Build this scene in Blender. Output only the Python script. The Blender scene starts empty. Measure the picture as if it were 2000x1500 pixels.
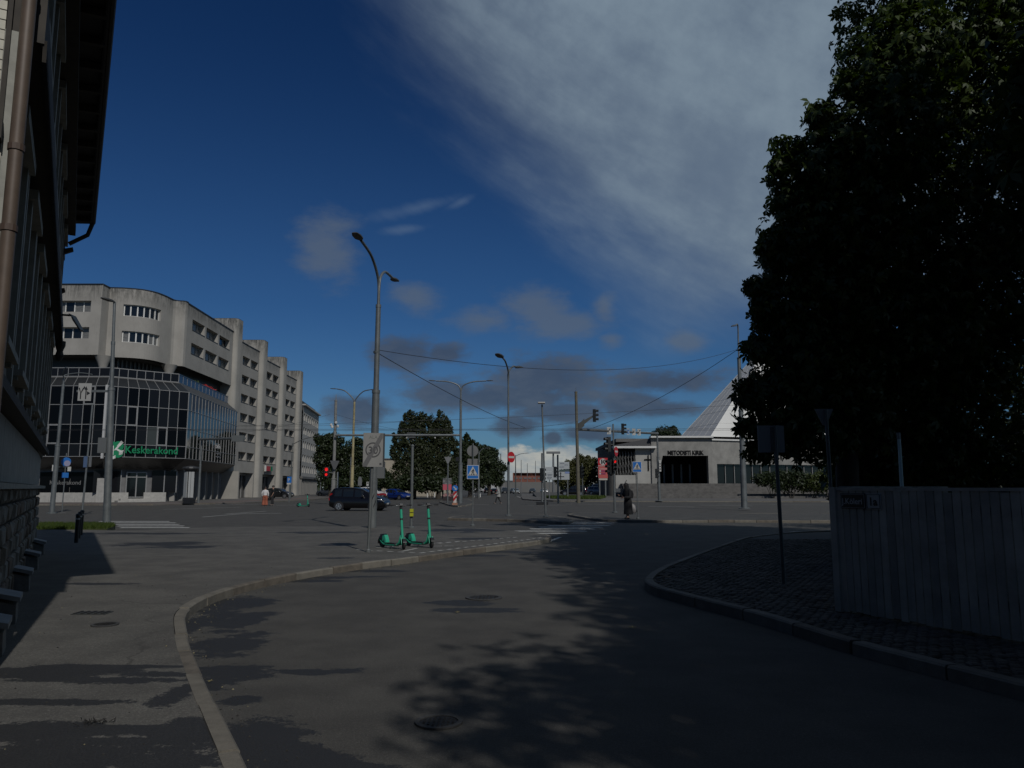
import bpy, bmesh, math, random
import numpy as np
from mathutils import Vector, Matrix
random.seed(7); RNG = np.random.default_rng(7)
S = bpy.context.scene; C = S.collection
R = math.radians; PI = math.pi
V = Vector

# ------------------------------------------------------------------ camera
PITCH = math.atan(203/1500)
cd = bpy.data.cameras.new('camera'); cam = bpy.data.objects.new('camera', cd); C.objects.link(cam)
cam.location = (0, 0, 1.6); cam.rotation_euler = (PI/2+PITCH, 0, 0)
cd.lens = 27; cd.sensor_width = 36; cd.clip_end = 8000; cd.clip_start = .05
S.camera = cam
S.view_settings.view_transform = 'Standard'; S.view_settings.look = 'None'
S.view_settings.exposure = -0.95; S.view_settings.gamma = 1
S.view_settings.use_curve_mapping = False
S.cycles.max_bounces = 5; S.cycles.diffuse_bounces = 3; S.cycles.transparent_max_bounces = 8

_c, _s = math.cos(PITCH), math.sin(PITCH)
def ray(px, py):
    u = (px-1000)/1500; v = (750-py)/1500
    return u, _c-v*_s, _s+v*_c
def gz(px, py, z=0.):                     # point of the place at height z seen at that pixel of the photograph
    u, f, w = ray(px, py); k = (z-1.6)/w
    return V((u*k, f*k, z))
def at(px, py, Y):                        # point of the place at depth Y
    u, f, w = ray(px, py); k = Y/f
    return V((u*k, Y, 1.6+w*k))

# ------------------------------------------------------------------ sun and sky
SUN_EL, SHX, SHY = R(40), -.43, .9028    # shadows fall away from the camera and to the left
sd = bpy.data.lights.new('sun', 'SUN'); sd.energy = 4.4; sd.angle = R(.55); sd.color = (1, .982, .955)
so = bpy.data.objects.new('sun', sd); C.objects.link(so)
ldir = V((SHX*math.cos(SUN_EL), SHY*math.cos(SUN_EL), -math.sin(SUN_EL)))
so.rotation_euler = ldir.to_track_quat('-Z', 'Y').to_euler(); so.location = (20, -40, 40)

W = bpy.data.worlds.new('World'); S.world = W; W.use_nodes = True
nt = W.node_tree; nt.nodes.clear()
class N:
    """small helper for building node trees"""
    def __init__(s, nt): s.nt = nt
    def new(s, t, **k):
        n = s.nt.nodes.new(t)
        for a, b in k.items(): setattr(n, a, b)
        return n
    def put(s, sock, v):
        if isinstance(v, bpy.types.NodeSocket): s.nt.links.new(v, sock)
        elif v is not None: sock.default_value = v
    def m(s, op, a, b=None, c=None, clamp=False):
        n = s.new('ShaderNodeMath', operation=op, use_clamp=clamp)
        s.put(n.inputs[0], a); s.put(n.inputs[1], b)
        if c is not None: s.put(n.inputs[2], c)
        return n.outputs[0]
    def vm(s, op, a, b=None):
        n = s.new('ShaderNodeVectorMath', operation=op); s.put(n.inputs[0], a)
        if b is not None: s.put(n.inputs[1], b)
        return n.outputs['Value'] if op in ('LENGTH', 'DOT_PRODUCT') else n.outputs[0]
    def noise(s, vec, scale, detail=4, rough=.55, dim='3D'):
        n = s.new('ShaderNodeTexNoise'); s.put(n.inputs['Vector'], vec)
        n.inputs['Scale'].default_value = scale; n.inputs['Detail'].default_value = detail
        n.inputs['Roughness'].default_value = rough
        return n.outputs[0]
    def ramp(s, f, a, b, c=0., d=1., smooth=True):
        n = s.new('ShaderNodeMapRange'); n.interpolation_type = 'SMOOTHSTEP' if smooth else 'LINEAR'
        s.put(n.inputs[0], f)
        for i, x in enumerate((a, b, c, d)): s.put(n.inputs[i+1], x)
        return n.outputs[0]
    def mix(s, f, a, b, blend='MIX'):
        n = s.new('ShaderNodeMix', data_type='RGBA', blend_type=blend)
        s.put(n.inputs[0], f)
        s.put(n.inputs[6], a if isinstance(a, bpy.types.NodeSocket) else (*a, 1))
        s.put(n.inputs[7], b if isinstance(b, bpy.types.NodeSocket) else (*b, 1))
        return n.outputs[2]
    def xyz(s, vec):
        n = s.new('ShaderNodeSeparateXYZ'); s.put(n.inputs[0], vec); return n.outputs
    def com(s, x, y, z=0.):
        n = s.new('ShaderNodeCombineXYZ')
        s.put(n.inputs[0], x); s.put(n.inputs[1], y); s.put(n.inputs[2], z); return n.outputs[0]
g = N(nt)
gen = g.new('ShaderNodeTexCoord').outputs['Generated']
X, Y, Z = g.xyz(gen)
# direction on the sky as azimuth and elevation in degrees
az = g.m('MULTIPLY', g.m('ARCTAN2', X, Y), 57.2958)
el = g.m('MULTIPLY', g.m('ARCSINE', Z), 57.2958)
def azel(px, py):
    u, f, w = ray(px, py)
    return math.degrees(math.atan2(u, f)), math.degrees(math.atan2(w, math.hypot(u, f)))
P2 = g.com(az, el)
n1 = g.noise(P2, .16, 6, .6); n2 = g.noise(g.vm('MULTIPLY', P2, (.6, 1.3, 1)), .35, 6, .62)
def blob(px, py, rx, ry, rot=0):
    a, e = azel(px, py); k = .036           # degrees per pixel, about
    d = g.vm('SUBTRACT', P2, (a, e, 0))
    if rot:
        dx, dy, _ = g.xyz(d); cs, sn = math.cos(R(rot)), math.sin(R(rot))
        d = g.com(g.m('ADD', g.m('MULTIPLY', dx, cs), g.m('MULTIPLY', dy, sn)),
                  g.m('SUBTRACT', g.m('MULTIPLY', dy, cs), g.m('MULTIPLY', dx, sn)))
    return g.m('SUBTRACT', 1, g.vm('LENGTH', g.vm('MULTIPLY', d, (1/(rx*k), 1/(ry*k), 1))))
def union(bl):
    r = bl[0]
    for b in bl[1:]: r = g.m('MAXIMUM', r, b)
    return r
sky = g.new('ShaderNodeTexSky', sky_type='NISHITA', sun_disc=False)
sky.sun_elevation = SUN_EL; sky.sun_rotation = math.atan2(-SHX, -SHY); sky.air_density = 1.0; sky.dust_density = .3; sky.ozone_density = 2.0
tint = g.mix(g.ramp(el, 13, 34), g.mix(g.ramp(el, 5, 13, smooth=False), (.42, .76, 1.19), (.31, .65, 1.09)), (.155, .43, .85))
base = g.mix(1, sky.outputs[0], tint, 'MULTIPLY')
SKYMUL = 0.062
# the great bright cloud bank in the upper right: a half plane with a torn edge, ending low
a0, e0 = azel(770, -40); a1, e1 = azel(1290, 575)
L_ = math.hypot(a1-a0, e1-e0); nx, ny = (e0-e1)/L_, (a1-a0)/L_
side = g.m('ADD', g.m('MULTIPLY', g.m('SUBTRACT', az, a0), nx), g.m('MULTIPLY', g.m('SUBTRACT', el, e0), ny))
low = g.m('SUBTRACT', el, azel(1430, 612)[1])
streak = g.noise(g.com(g.m('ADD', g.m('MULTIPLY', az, .5), g.m('MULTIPLY', el, -.3)), g.m('ADD', g.m('MULTIPLY', az, .9), g.m('MULTIPLY', el, 1.6))), .11, 7, .6)
edge = g.m('ADD', g.m('MINIMUM', side, g.m('MULTIPLY', low, 1.6)), g.m('MULTIPLY', g.m('SUBTRACT', streak, .5), 9.5))
bank = g.ramp(edge, -5.5, 8.5)
farside = g.ramp(az, 95, 140, 1, 0)
bank = g.m('MULTIPLY', g.m('MULTIPLY', bank, farside), g.ramp(n1, .2, .7, .84, 1.0))
# middle small clouds, dull grey
smalls = union([blob(790, 690, 85, 42), blob(870, 690, 60, 25), blob(1070, 740, 130, 55), blob(1000, 775, 210, 32),
                blob(1010, 830, 60, 25), blob(1090, 805, 110, 26), blob(1080, 855, 26, 18), blob(1240, 790, 85, 32), blob(1300, 745, 140, 30),
                blob(1150, 850, 75, 22), blob(700, 800, 80, 34), blob(880, 770, 90, 35), blob(1290, 800, 90, 20)])
smallm = g.ramp(g.m('ADD', smalls, g.m('MULTIPLY', g.m('SUBTRACT', n2, .5), 2.3)), -.22, .5, 0, .88)
paler = union([blob(1050, 605, 80, 50), blob(1090, 635, 110, 34), blob(950, 625, 75, 30), blob(640, 480, 70, 75), blob(815, 580, 55, 36),
               blob(1180, 600, 30, 40), blob(1195, 665, 30, 18), blob(1340, 665, 40, 25)])
palem = g.ramp(g.m('ADD', paler, g.m('MULTIPLY', g.m('SUBTRACT', n2, .5), 2.2)), -.3, .8, 0, .7)
wisp = union([blob(820, 405, 130, 18, 14), blob(790, 448, 65, 12, 8), blob(900, 395, 60, 14, 25), blob(1230, 420, 300, 60, 0)])
wispm = g.ramp(g.m('ADD', wisp, g.m('MULTIPLY', g.m('SUBTRACT', streak, .5), 3.0)), .1, 1.3, 0, .42)
cum = union([blob(1060, 925, 150, 55), blob(1120, 900, 80, 42), blob(1000, 905, 60, 38), blob(940, 930, 110, 38), blob(700, 935, 120, 30), blob(1300, 915, 260, 50)])
cumm = g.ramp(g.m('ADD', cum, g.m('MULTIPLY', g.m('SUBTRACT', n2, .5), 1.6)), 0, .3, 0, .92)
# the same kinds of cloud go on all round, outside the picture
rest = g.m('MULTIPLY', g.ramp(g.m('ABSOLUTE', az), 48, 75), g.ramp(n1, .46, .72, 0, .62))
K = 1/.062
def cc(r, gg, b): return (r*K*.1, gg*K*.1, b*K*.1)
col = g.mix(g.m('MULTIPLY', rest, g.ramp(el, 2, 12)), base, cc(3.1, 3.2, 3.3))
col = g.mix(palem, col, cc(1.75, 2.3, 3.2))
col = g.mix(wispm, col, cc(1.9, 2.9, 4.6))
col = g.mix(bank, col, g.mix(g.ramp(g.m('ADD', streak, g.m('MULTIPLY', g.m('SUBTRACT', n1, .5), .8)), .25, .8), cc(2.5, 3.4, 4.6), cc(3.6, 4.75, 5.9)))
col = g.mix(cumm, col, g.mix(g.ramp(n2, .35, .7), cc(4.6, 5.4, 6.0), cc(9.6, 9.2, 8.0)))
col = g.mix(smallm, col, g.mix(g.ramp(n2, .35, .75), cc(.88, 1.25, 2.0), cc(1.45, 1.85, 2.55)))
bg = g.new('ShaderNodeBackground'); g.put(bg.inputs[0], col); bg.inputs[1].default_value = SKYMUL
g.nt.links.new(bg.outputs[0], g.new('ShaderNodeOutputWorld').inputs[0])

# ------------------------------------------------------------------ materials
MC = {}
AK = (.765, .75, .715)            # one reflectance scale for all surfaces
def mat(name, col, rough=.7, metal=0., var=0., vs=4., bump=0., bs=40., emit=0., spec=.5, dirt=None, streak=0., rnd=0.):
    if name in MC: return MC[name]
    if not emit and metal < .6: col = tuple(a*b for a, b in zip(col, AK))
    m = bpy.data.materials.new(name); m.use_nodes = True; MC[name] = m
    t = m.node_tree; p = t.nodes['Principled BSDF']; h = N(t)
    p.inputs['Roughness'].default_value = rough; p.inputs['Metallic'].default_value = metal
    p.inputs['Specular IOR Level'].default_value = spec
    p.inputs['Base Color'].default_value = (*col, 1)
    if var or streak or bump or dirt:
        pos = h.new('ShaderNodeNewGeometry').outputs['Position']
        c = tuple(col)
        if var:
            nz = h.noise(pos, vs, 6, .65)
            c = h.mix(h.ramp(nz, .25, .75), tuple(x*(1-var) for x in col), tuple(min(1, x*(1+var)) for x in col))
        if rnd:                                   # every piece weathered a little differently
            c = h.mix(1, c, h.mix(h.new('ShaderNodeObjectInfo').outputs['Random'], (1-rnd, 1-rnd, 1-rnd), (1+rnd, 1+rnd*.95, 1+rnd*.85)), 'MULTIPLY')
        if streak:
            sn = h.noise(h.vm('MULTIPLY', pos, (1.3, 1.3, .12)), 2.2, 5, .7)
            c = h.mix(h.m('MULTIPLY', h.ramp(sn, .52, .75), streak), c, tuple(x*.45 for x in col))
        if dirt:                                  # rain dirt running down from a height
            zt, zl, amt = dirt
            sn = h.noise(h.vm('MULTIPLY', pos, (2.2, 2.2, .3)), 2.0, 6, .75)
            zz = h.xyz(pos)[2]
            bl_ = h.noise(h.vm('MULTIPLY', pos, (1, 1, .7)), .55, 6, .7)
            d = h.m('MULTIPLY', h.m('MULTIPLY', h.ramp(zz, zt-zl, zt), h.ramp(sn, .34, .58, 0, amt)), h.ramp(bl_, .36, .56, .15, 1))
            c = h.mix(d, c, (.07, .068, .06))
        h.put(p.inputs['Base Color'], c)
        if bump:
            bn = h.new('ShaderNodeBump'); bn.inputs['Strength'].default_value = bump; bn.inputs['Distance'].default_value = .02
            h.put(bn.inputs['Height'], h.noise(pos, bs, 3, .6)); h.put(p.inputs['Normal'], bn.outputs[0])
    if emit:
        p.inputs['Emission Color'].default_value = (*col, 1); p.inputs['Emission Strength'].default_value = emit
    return m

def damp_mat(name, col, blobs, speck=.42, wet=(.028, .028, .029), k=1.5, crack=False, fine=1.):
    """asphalt with aggregate, blotches and patches still damp after rain or darkened as a painted shadow (world positions)"""
    m = bpy.data.materials.new(name); m.use_nodes = True; col = tuple(a*b for a, b in zip(col, AK)); wet = tuple(a*b for a, b in zip(wet, AK))
    t = m.node_tree; p = t.nodes['Principled BSDF']; h = N(t)
    pos = h.new('ShaderNodeNewGeometry').outputs['Position']
    a = h.noise(pos, 95*fine, 2, .7); b = h.noise(pos, 1.3, 5, .65); b2 = h.noise(pos, 9, 4, .7)
    c = h.mix(h.ramp(a, .3, .72), tuple(x*(1-speck) for x in col), tuple(x*(1+speck) for x in col))
    a2 = h.noise(pos, 42*fine, 2, .7)
    c = h.mix(h.ramp(a2, .32, .7), tuple(x*(1-speck*.6) for x in col), c)
    c = h.mix(h.ramp(h.noise(pos, 60, 1, .5), .70, .78, 0, .5), c, tuple(x*2.1 for x in col))
    c = h.mix(h.ramp(b, .3, .72), h.mix(1, c, (.70, .70, .71), 'MULTIPLY'), c)
    c = h.mix(h.ramp(b2, .60, .74, 0, .45), c, tuple(x*.6 for x in col))
    vo = h.new('ShaderNodeTexVoronoi'); h.put(vo.inputs['Vector'], pos); vo.inputs['Scale'].default_value = 26
    c = h.mix(h.ramp(vo.outputs['Distance'], .05, .1, .5, 0), c, tuple(x*1.9 for x in col))
    rough = .85
    if crack:
        vc = h.new('ShaderNodeTexVoronoi', feature='DISTANCE_TO_EDGE')
        h.put(vc.inputs['Vector'], h.vm('ADD', pos, h.com(h.m('MULTIPLY', h.noise(pos, .8, 5), 1.6), h.m('MULTIPLY', h.noise(pos, .7, 5), 1.6))))
        vc.inputs['Scale'].default_value = .22
        ck = h.m('MULTIPLY', h.ramp(vc.outputs['Distance'], .002, .005, 1, 0), h.ramp(h.noise(pos, .35, 2), .55, .65))
        c = h.mix(h.m('MULTIPLY', ck, .6), c, tuple(x*.35 for x in col))
    if blobs:
        nz = h.m('ADD', h.m('MULTIPLY', h.noise(h.vm('MULTIPLY', pos, (.6, 1.25, 1)), 1.6, 5, .6), .62), h.m('ADD', h.m('MULTIPLY', h.noise(pos, 8, 4, .7), .26), h.m('MULTIPLY', h.noise(pos, 45, 2, .7), .14))); nz = h.m('ADD', .5, h.m('MULTIPLY', h.m('SUBTRACT', nz, .5), 1.7)); r = None
        px, py, _ = h.xyz(pos); flat = h.com(px, py, 0)
        for (x, y, rx, ry) in blobs:
            v = h.m('SUBTRACT', 1, h.vm('LENGTH', h.vm('MULTIPLY', h.vm('SUBTRACT', flat, (x, y, 0)), (1/rx, 1/ry, 0))))
            r = v if r is None else h.m('MAXIMUM', r, v)
        d = h.ramp(h.m('ADD', r, h.m('MULTIPLY', h.m('SUBTRACT', nz, .5), k*2)), .0, .16)
        c = h.mix(h.m('MULTIPLY', d, .9), c, h.mix(h.ramp(a, .3, .75), tuple(x*.7 for x in wet), tuple(x*1.35 for x in wet)))
        rough = h.m('SUBTRACT', .86, h.m('MULTIPLY', d, .22))
    h.put(p.inputs['Base Color'], c); h.put(p.inputs['Roughness'], rough); p.inputs['Specular IOR Level'].default_value = .25
    bn = h.new('ShaderNodeBump'); bn.inputs['Strength'].default_value = .45; bn.inputs['Distance'].default_value = .012
    h.put(bn.inputs['Height'], a); h.put(p.inputs['Normal'], bn.outputs[0])
    MC[name] = m
    return m

def leaf_mat(name, c0, c1, tr=.3):
    m = bpy.data.materials.new(name); m.use_nodes = True; t = m.node_tree; h = N(t); t.nodes.clear()
    c0 = tuple(a*b for a, b in zip(c0, AK)); c1 = tuple(a*b for a, b in zip(c1, AK))
    ge = h.new('ShaderNodeNewGeometry')
    nz = h.noise(ge.outputs['Position'], .9, 3)
    c = h.mix(h.m('MULTIPLY', h.m('ADD', ge.outputs['Random Per Island'], nz), .5), c0, c1)
    d = h.new('ShaderNodeBsdfPrincipled'); h.put(d.inputs['Base Color'], c); d.inputs['Roughness'].default_value = .5
    d.inputs['Specular IOR Level'].default_value = .3
    l = h.new('ShaderNodeBsdfTranslucent'); h.put(l.inputs[0], h.mix(1, c, (1.5, 1.6, .5), 'MULTIPLY'))
    x = h.new('ShaderNodeMixShader'); x.inputs[0].default_value = tr
    t.links.new(d.outputs[0], x.inputs[1]); t.links.new(l.outputs[0], x.inputs[2])
    t.links.new(x.outputs[0], h.new('ShaderNodeOutputMaterial').inputs[0]); MC[name] = m
    return m

GALV = mat('galvanised', (.165, .18, .185), .5, .35, .2, 2.5, streak=.35)
DGALV = mat('dark_painted_metal', (.10, .11, .11), .5, .2, .2, 3)
SIGNW = mat('sign_white', (.52, .52, .50), .45, 0, .06, 6)
SIGNBACK = mat('sign_back', (.22, .225, .23), .5, .4, .1, 4)
SIGNB = mat('sign_blue', (.02, .16, .52), .4)
SIGNR = mat('sign_red', (.50, .015, .02), .4)
BLACK = mat('black_plastic', (.012, .012, .013), .45)
RUBBER = mat('rubber', (.015, .015, .016), .8)
GLASS = mat('dark_glass', (.010, .012, .014), .06, spec=.5)
WHITEF = mat('white_frame', (.72, .72, .70), .5)
CONC = mat('concrete_facade', (.37, .355, .33), .9, 0, .13, .35, .25, 6, dirt=(23.75, 2.6, .85), streak=.2)
CONCT = mat('concrete_tower', (.38, .365, .335), .9, 0, .13, .35, .25, 6, dirt=(25.3, 3.2, .95), streak=.25)
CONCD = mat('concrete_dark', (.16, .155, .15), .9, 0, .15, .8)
MULL = mat('aluminium_mullion', (.33, .33, .33), .45, .3, .08, 3)
WIRE = mat('wire', (.02, .02, .022), .6)
PAINT = mat('road_paint', (.50, .50, .48), .75, 0, .4, 7)
MINT = mat('mint_paint', (.035, .42, .27), .38)
SKIN = mat('skin', (.42, .25, .18), .6)

# ------------------------------------------------------------------ mesh helpers
class B:
    def __init__(s): s.v = []; s.f = []
    def add(s, vs, fs):
        o = len(s.v); s.v += [tuple(p) for p in vs]; s.f += [tuple(i+o for i in f) for f in fs]; return s
    def box(s, c, d, rz=0., rx=0.):
        x, y, z = d[0]/2, d[1]/2, d[2]/2; M = Matrix.Rotation(rz, 3, 'Z') @ Matrix.Rotation(rx, 3, 'X')
        vs = [M @ V((i*x, j*y, k*z)) + V(c) for k in (-1, 1) for j in (-1, 1) for i in (-1, 1)]
        return s.add(vs, [(0, 2, 3, 1), (4, 5, 7, 6), (0, 1, 5, 4), (2, 6, 7, 3), (0, 4, 6, 2), (1, 3, 7, 5)])
    def obb(s, c, ux, uy, uz):                       # box from centre and three full edge vectors
        c = V(c); vs = [c + V(ux)*i + V(uy)*j + V(uz)*k for k in (-.5, .5) for j in (-.5, .5) for i in (-.5, .5)]
        return s.add(vs, [(0, 2, 3, 1), (4, 5, 7, 6), (0, 1, 5, 4), (2, 6, 7, 3), (0, 4, 6, 2), (1, 3, 7, 5)])
    def quad(s, a, b, c, d): return s.add([a, b, c, d], [(0, 1, 2, 3)])
    def tube(s, pts, r, n=8, cap=True):
        pts = [V(p) for p in pts]; rs = r if isinstance(r, (list, tuple)) else [r]*len(pts)
        o = len(s.v); up = None
        for i, p in enumerate(pts):
            d = (pts[min(i+1, len(pts)-1)]-pts[max(i-1, 0)]).normalized()
            if up is None:
                up = d.orthogonal().normalized()
            up = (up-d*up.dot(d)).normalized(); w = d.cross(up)
            for k in range(n):
                a = 2*PI*k/n; s.v.append(tuple(p+(up*math.cos(a)+w*math.sin(a))*rs[i]))
        for i in range(len(pts)-1):
            for k in range(n):
                a = o+i*n+k; b = o+i*n+(k+1) % n; s.f.append((a, b, b+n, a+n))
        if cap:
            s.f.append(tuple(o+k for k in range(n))[::-1]); s.f.append(tuple(o+(len(pts)-1)*n+k for k in range(n)))
        return s
    def cyl(s, a, b, r0, r1=None, n=12): return s.tube([a, b], [r0, r0 if r1 is None else r1], n)
    def prism(s, poly, z0, z1):
        n = len(poly); vs = [(p[0], p[1], z0) for p in poly]+[(p[0], p[1], z1) for p in poly]
        return s.add(vs, [tuple(range(n))[::-1], tuple(range(n, 2*n))]+[(i, (i+1) % n, (i+1) % n+n, i+n) for i in range(n)])
    def plate(s, poly, o, ux, uy, d):                # a 2D outline in a plane, pushed out by vector d
        n = len(poly); o, ux, uy, d = V(o), V(ux), V(uy), V(d)
        a = [o+ux*p[0]+uy*p[1] for p in poly]
        return s.add(a+[p+d for p in a], [tuple(range(n))[::-1], tuple(range(n, 2*n))]+[(i, (i+1) % n, (i+1) % n+n, i+n) for i in range(n)])
    def rings(s, rings, cap=True, closed=True):      # loft of equal-length rings
        o = len(s.v); n = len(rings[0])
        for r in rings: s.v += [tuple(p) for p in r]
        for i in range(len(rings)-1):
            for k in range(n if closed else n-1):
                a = o+i*n+k; b = o+i*n+(k+1) % n; s.f.append((a, b, b+n, a+n))
        if cap: s.f.append(tuple(o+k for k in range(n))[::-1]); s.f.append(tuple(o+(len(rings)-1)*n+k for k in range(n)))
        return s
    def lathe(s, prof, c=(0, 0, 0), n=16):
        return s.rings([[(c[0]+r*math.cos(2*PI*k/n), c[1]+r*math.sin(2*PI*k/n), c[2]+z) for k in range(n)] for r, z in prof])
    def mesh(s, name, m, smooth=False, fix=True):
        me = bpy.data.meshes.new(name); me.from_pydata(s.v, [], s.f)
        if fix:
            bm = bmesh.new(); bm.from_mesh(me); bmesh.ops.recalc_face_normals(bm, faces=bm.faces); bm.to_mesh(me); bm.free()
        if m: me.materials.append(m)
        if smooth:
            me.polygons.foreach_set('use_smooth', [True]*len(me.polygons))
            if smooth != 'all': me.set_sharp_from_angle(angle=R(smooth if smooth is not True else 40))
        me.update(); return me
    def obj(s, name, m, parent=None, smooth=False, world=False, fix=True):
        return link(name, s.mesh(name, m, smooth, fix), parent, world)

def pinv(p): return Matrix.LocRotScale(p.location, p.rotation_euler, None).inverted()
def link(name, me, parent=None, world=False, mtx=None):
    o = bpy.data.objects.new(name, me); C.objects.link(o)
    if parent is not None:
        o.parent = parent
        if world and parent.parent is None: o.matrix_parent_inverse = pinv(parent)
    if mtx is not None: o.matrix_basis = mtx
    return o
LABELS = {}
def tag(o, label, cat, group=None, kind=None):
    o['label'] = label; o['category'] = cat
    if group: o['group'] = group
    if kind: o['kind'] = kind
    return o
def T(name, label, cat, loc=(0, 0, 0), rz=0., group=None):
    o = bpy.data.objects.new(name, None); C.objects.link(o); o.empty_display_size = .2
    o.location = loc; o.rotation_euler = (0, 0, rz); return tag(o, label, cat, group)
def struct(name, bm, m, **k):
    o = bm.obj(name, m, **k); o['kind'] = 'structure'; return o
def sroot(name, label=None):
    o = bpy.data.objects.new(name, None); C.objects.link(o); o['kind'] = 'structure'
    if label: o['label'] = label
    return o
UC = {}
def slab(name, c, ux, uy, uz, m, parent, world=True, bev=0.):
    """one box-shaped piece; alike pieces share mesh data"""
    key = (m.name, bev)
    if key not in UC:
        bm = bmesh.new(); bmesh.ops.create_cube(bm, size=1)
        me = bpy.data.meshes.new(name); bm.to_mesh(me); bm.free(); me.materials.append(m); UC[key] = me
    M = Matrix(((ux[0], uy[0], uz[0], c[0]), (ux[1], uy[1], uz[1], c[1]), (ux[2], uy[2], uz[2], c[2]), (0, 0, 0, 1)))
    return link(name, UC[key], parent, world, M)
def kids(o): return [c for c in bpy.data.objects if c.parent is o]
def dup(root, loc, rz, label, group=None):
    def cp(o, par):
        c = o.copy(); C.objects.link(c)
        if par is not None: c.parent = par
        for ch in o.children: cp(ch, c)
        return c
    r = cp(root, None); r.location = loc; r.rotation_euler = (0, 0, rz); r['label'] = label
    if group: r['group'] = group
    return r
def text(s, size, m, o, ux, uy, parent, name='lettering', depth=.01, world=False, align='LEFT', bold=0.):
    cu = bpy.data.curves.new(name, 'FONT'); cu.body = s; cu.size = size; cu.extrude = depth; cu.offset = bold
    cu.align_x = align; cu.resolution_u = 3
    ob = bpy.data.objects.new(name, cu); C.objects.link(ob)
    me = bpy.data.meshes.new_from_object(ob); bpy.data.objects.remove(ob); bpy.data.curves.remove(cu)
    me.materials.clear(); me.materials.append(m)
    ux, uy = V(ux), V(uy); uz = ux.cross(uy)
    M = Matrix(((ux[0], uy[0], uz[0], o[0]), (ux[1], uy[1], uz[1], o[1]), (ux[2], uy[2], uz[2], o[2]), (0, 0, 0, 1)))
    me.transform(M); me.name = name
    return link(name, me, parent, world)
def circ(r, n=20, c=(0, 0), a0=0., sx=1.): return [(c[0]+r*sx*math.cos(a0+2*PI*k/n), c[1]+r*math.sin(a0+2*PI*k/n)) for k in range(n)]
def ringplate(b, r0, r1, o, ux, uy, d, n=24):
    o, ux, uy, d = V(o), V(ux), V(uy), V(d)
    P = [[o+(ux*math.cos(2*PI*k/n)+uy*math.sin(2*PI*k/n))*r+e for k in range(n)] for r, e in ((r0, d*0), (r1, d*0), (r1, d), (r0, d))]
    for i in range(4):
        q = P[(i+1) % 4]; p = P[i]; off = len(b.v); b.v += [tuple(x) for x in p+q]
        b.f += [(off+k, off+(k+1) % n, off+n+(k+1) % n, off+n+k) for k in range(n)]
    return b
def spline(pts, n=8):
    pts = [V(p) for p in pts]; out = []
    for i in range(len(pts)-1):
        p0 = pts[max(i-1, 0)]; p1 = pts[i]; p2 = pts[i+1]; p3 = pts[min(i+2, len(pts)-1)]
        for k in range(n):
            t = k/n; out.append(.5*((2*p1)+(p2-p0)*t+(2*p0-5*p1+4*p2-p3)*t*t+(3*p1-p0-3*p2+p3)*t**3))
    return out+[pts[-1]]
# ================================================================== ground, roads, pavements
KT = .12
struct('ground', B().quad((-1500, -300, -.06), (1500, -300, -.06), (1500, 3000, -.06), (-1500, 3000, -.06)), mat('far_ground', (.07, .068, .06), .95, 0, .25, .05))
def bl(px, py, rx, ry, z=0): p = gz(px, py, z); return (p.x, p.y, rx, ry)
road_damp = [bl(455, 1180, .5, .9), bl(470, 1215, .3, .8), bl(448, 1260, .35, .6), bl(440, 1310, .4, .35), bl(480, 1320, .3, .15), bl(470, 1368, .16, .14),
             bl(500, 1430, .32, .22), bl(520, 1480, .45, .3), bl(600, 1312, .28, .1), bl(680, 1310, .2, .09), bl(560, 1135, .9, .25),
             bl(640, 1128, 1.1, .2), bl(700, 1115, .9, .2), bl(900, 1085, 1.0, .35), bl(1000, 1078, .8, .3), bl(900, 1178, .45, .25), bl(400, 1215, .2, .9),
             bl(425, 1330, .22, .5), bl(480, 1440, .35, .4), bl(545, 1520, .5, .4), bl(930, 1192, .7, .18)]
pave_damp_shade = [bl(60, 1312, .8, .22, KT), bl(230, 1302, .8, .07, KT), bl(250, 1328, .9, .12, KT), bl(330, 1318, .5, .12, KT), bl(60, 1372, .6, .09, KT), bl(40, 1430, .7, .2, KT),
             bl(355, 1350, .16, .35, KT), bl(370, 1420, .26, .4, KT), bl(300, 1425, .45, .12, KT), bl(150, 1470, .9, .18, KT), bl(330, 1480, .5, .25, KT), bl(60, 1490, .7, .2, KT),
             bl(200, 1450, .6, .1, KT), bl(310, 1062, 1.0, .9, KT), bl(340, 1068, .9, .45, KT), bl(660, 1064, .5, .5, KT), bl(640, 1040, 1.4, .6, KT), bl(190, 1140, .6, .15, KT), bl(270, 1042, 2.5, .5, KT),  # the blob left of the zone sign paints its cast shadow into the colour
             bl(900, 1036, 1.3, 1.2, KT), bl(940, 1052, .8, .4, KT), bl(655, 1090, .5, .15, KT)]
ROADM = damp_mat('asphalt_road', (.116, .111, .102), road_damp, crack=True)
PAVEM = damp_mat('asphalt_pavement', (.165, .158, .145), pave_damp_shade, crack=True, fine=.9)
struct('road', B().quad((-140, -40, 0), (160, -40, 0), (160, 420, 0), (-140, 420, 0)), ROADM)

kerb_px = [(505, 1560), (487, 1500), (452, 1430), (410, 1345), (375, 1268), (362, 1218), (363, 1196), (383, 1178), (425, 1158), (500, 1136), (600, 1116), (715, 1099), (800, 1089),
           (925, 1072), (1000, 1063), (1060, 1054), (1076, 1049), (1070, 1044), (1040, 1040)]
KERB = [gz(x, y, KT) for x, y in kerb_px]
p_first = KERB[0]+(KERB[0]-KERB[1]).normalized()*3
edge = spline([p_first]+KERB, 6)
far_px = [(1000, 1036), (940, 1031), (860, 1028.5), (760, 1028), (650, 1028), (500, 1028.5), (400, 1030), (330, 1033), (245, 1036)]
FAR = [gz(x, y, KT) for x, y in far_px]
poly = [(p.x, p.y) for p in edge[1:]]+[(p.x, p.y) for p in FAR]+[(-24, 29.6), (-30, 29.6), (-30, -6)]
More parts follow.
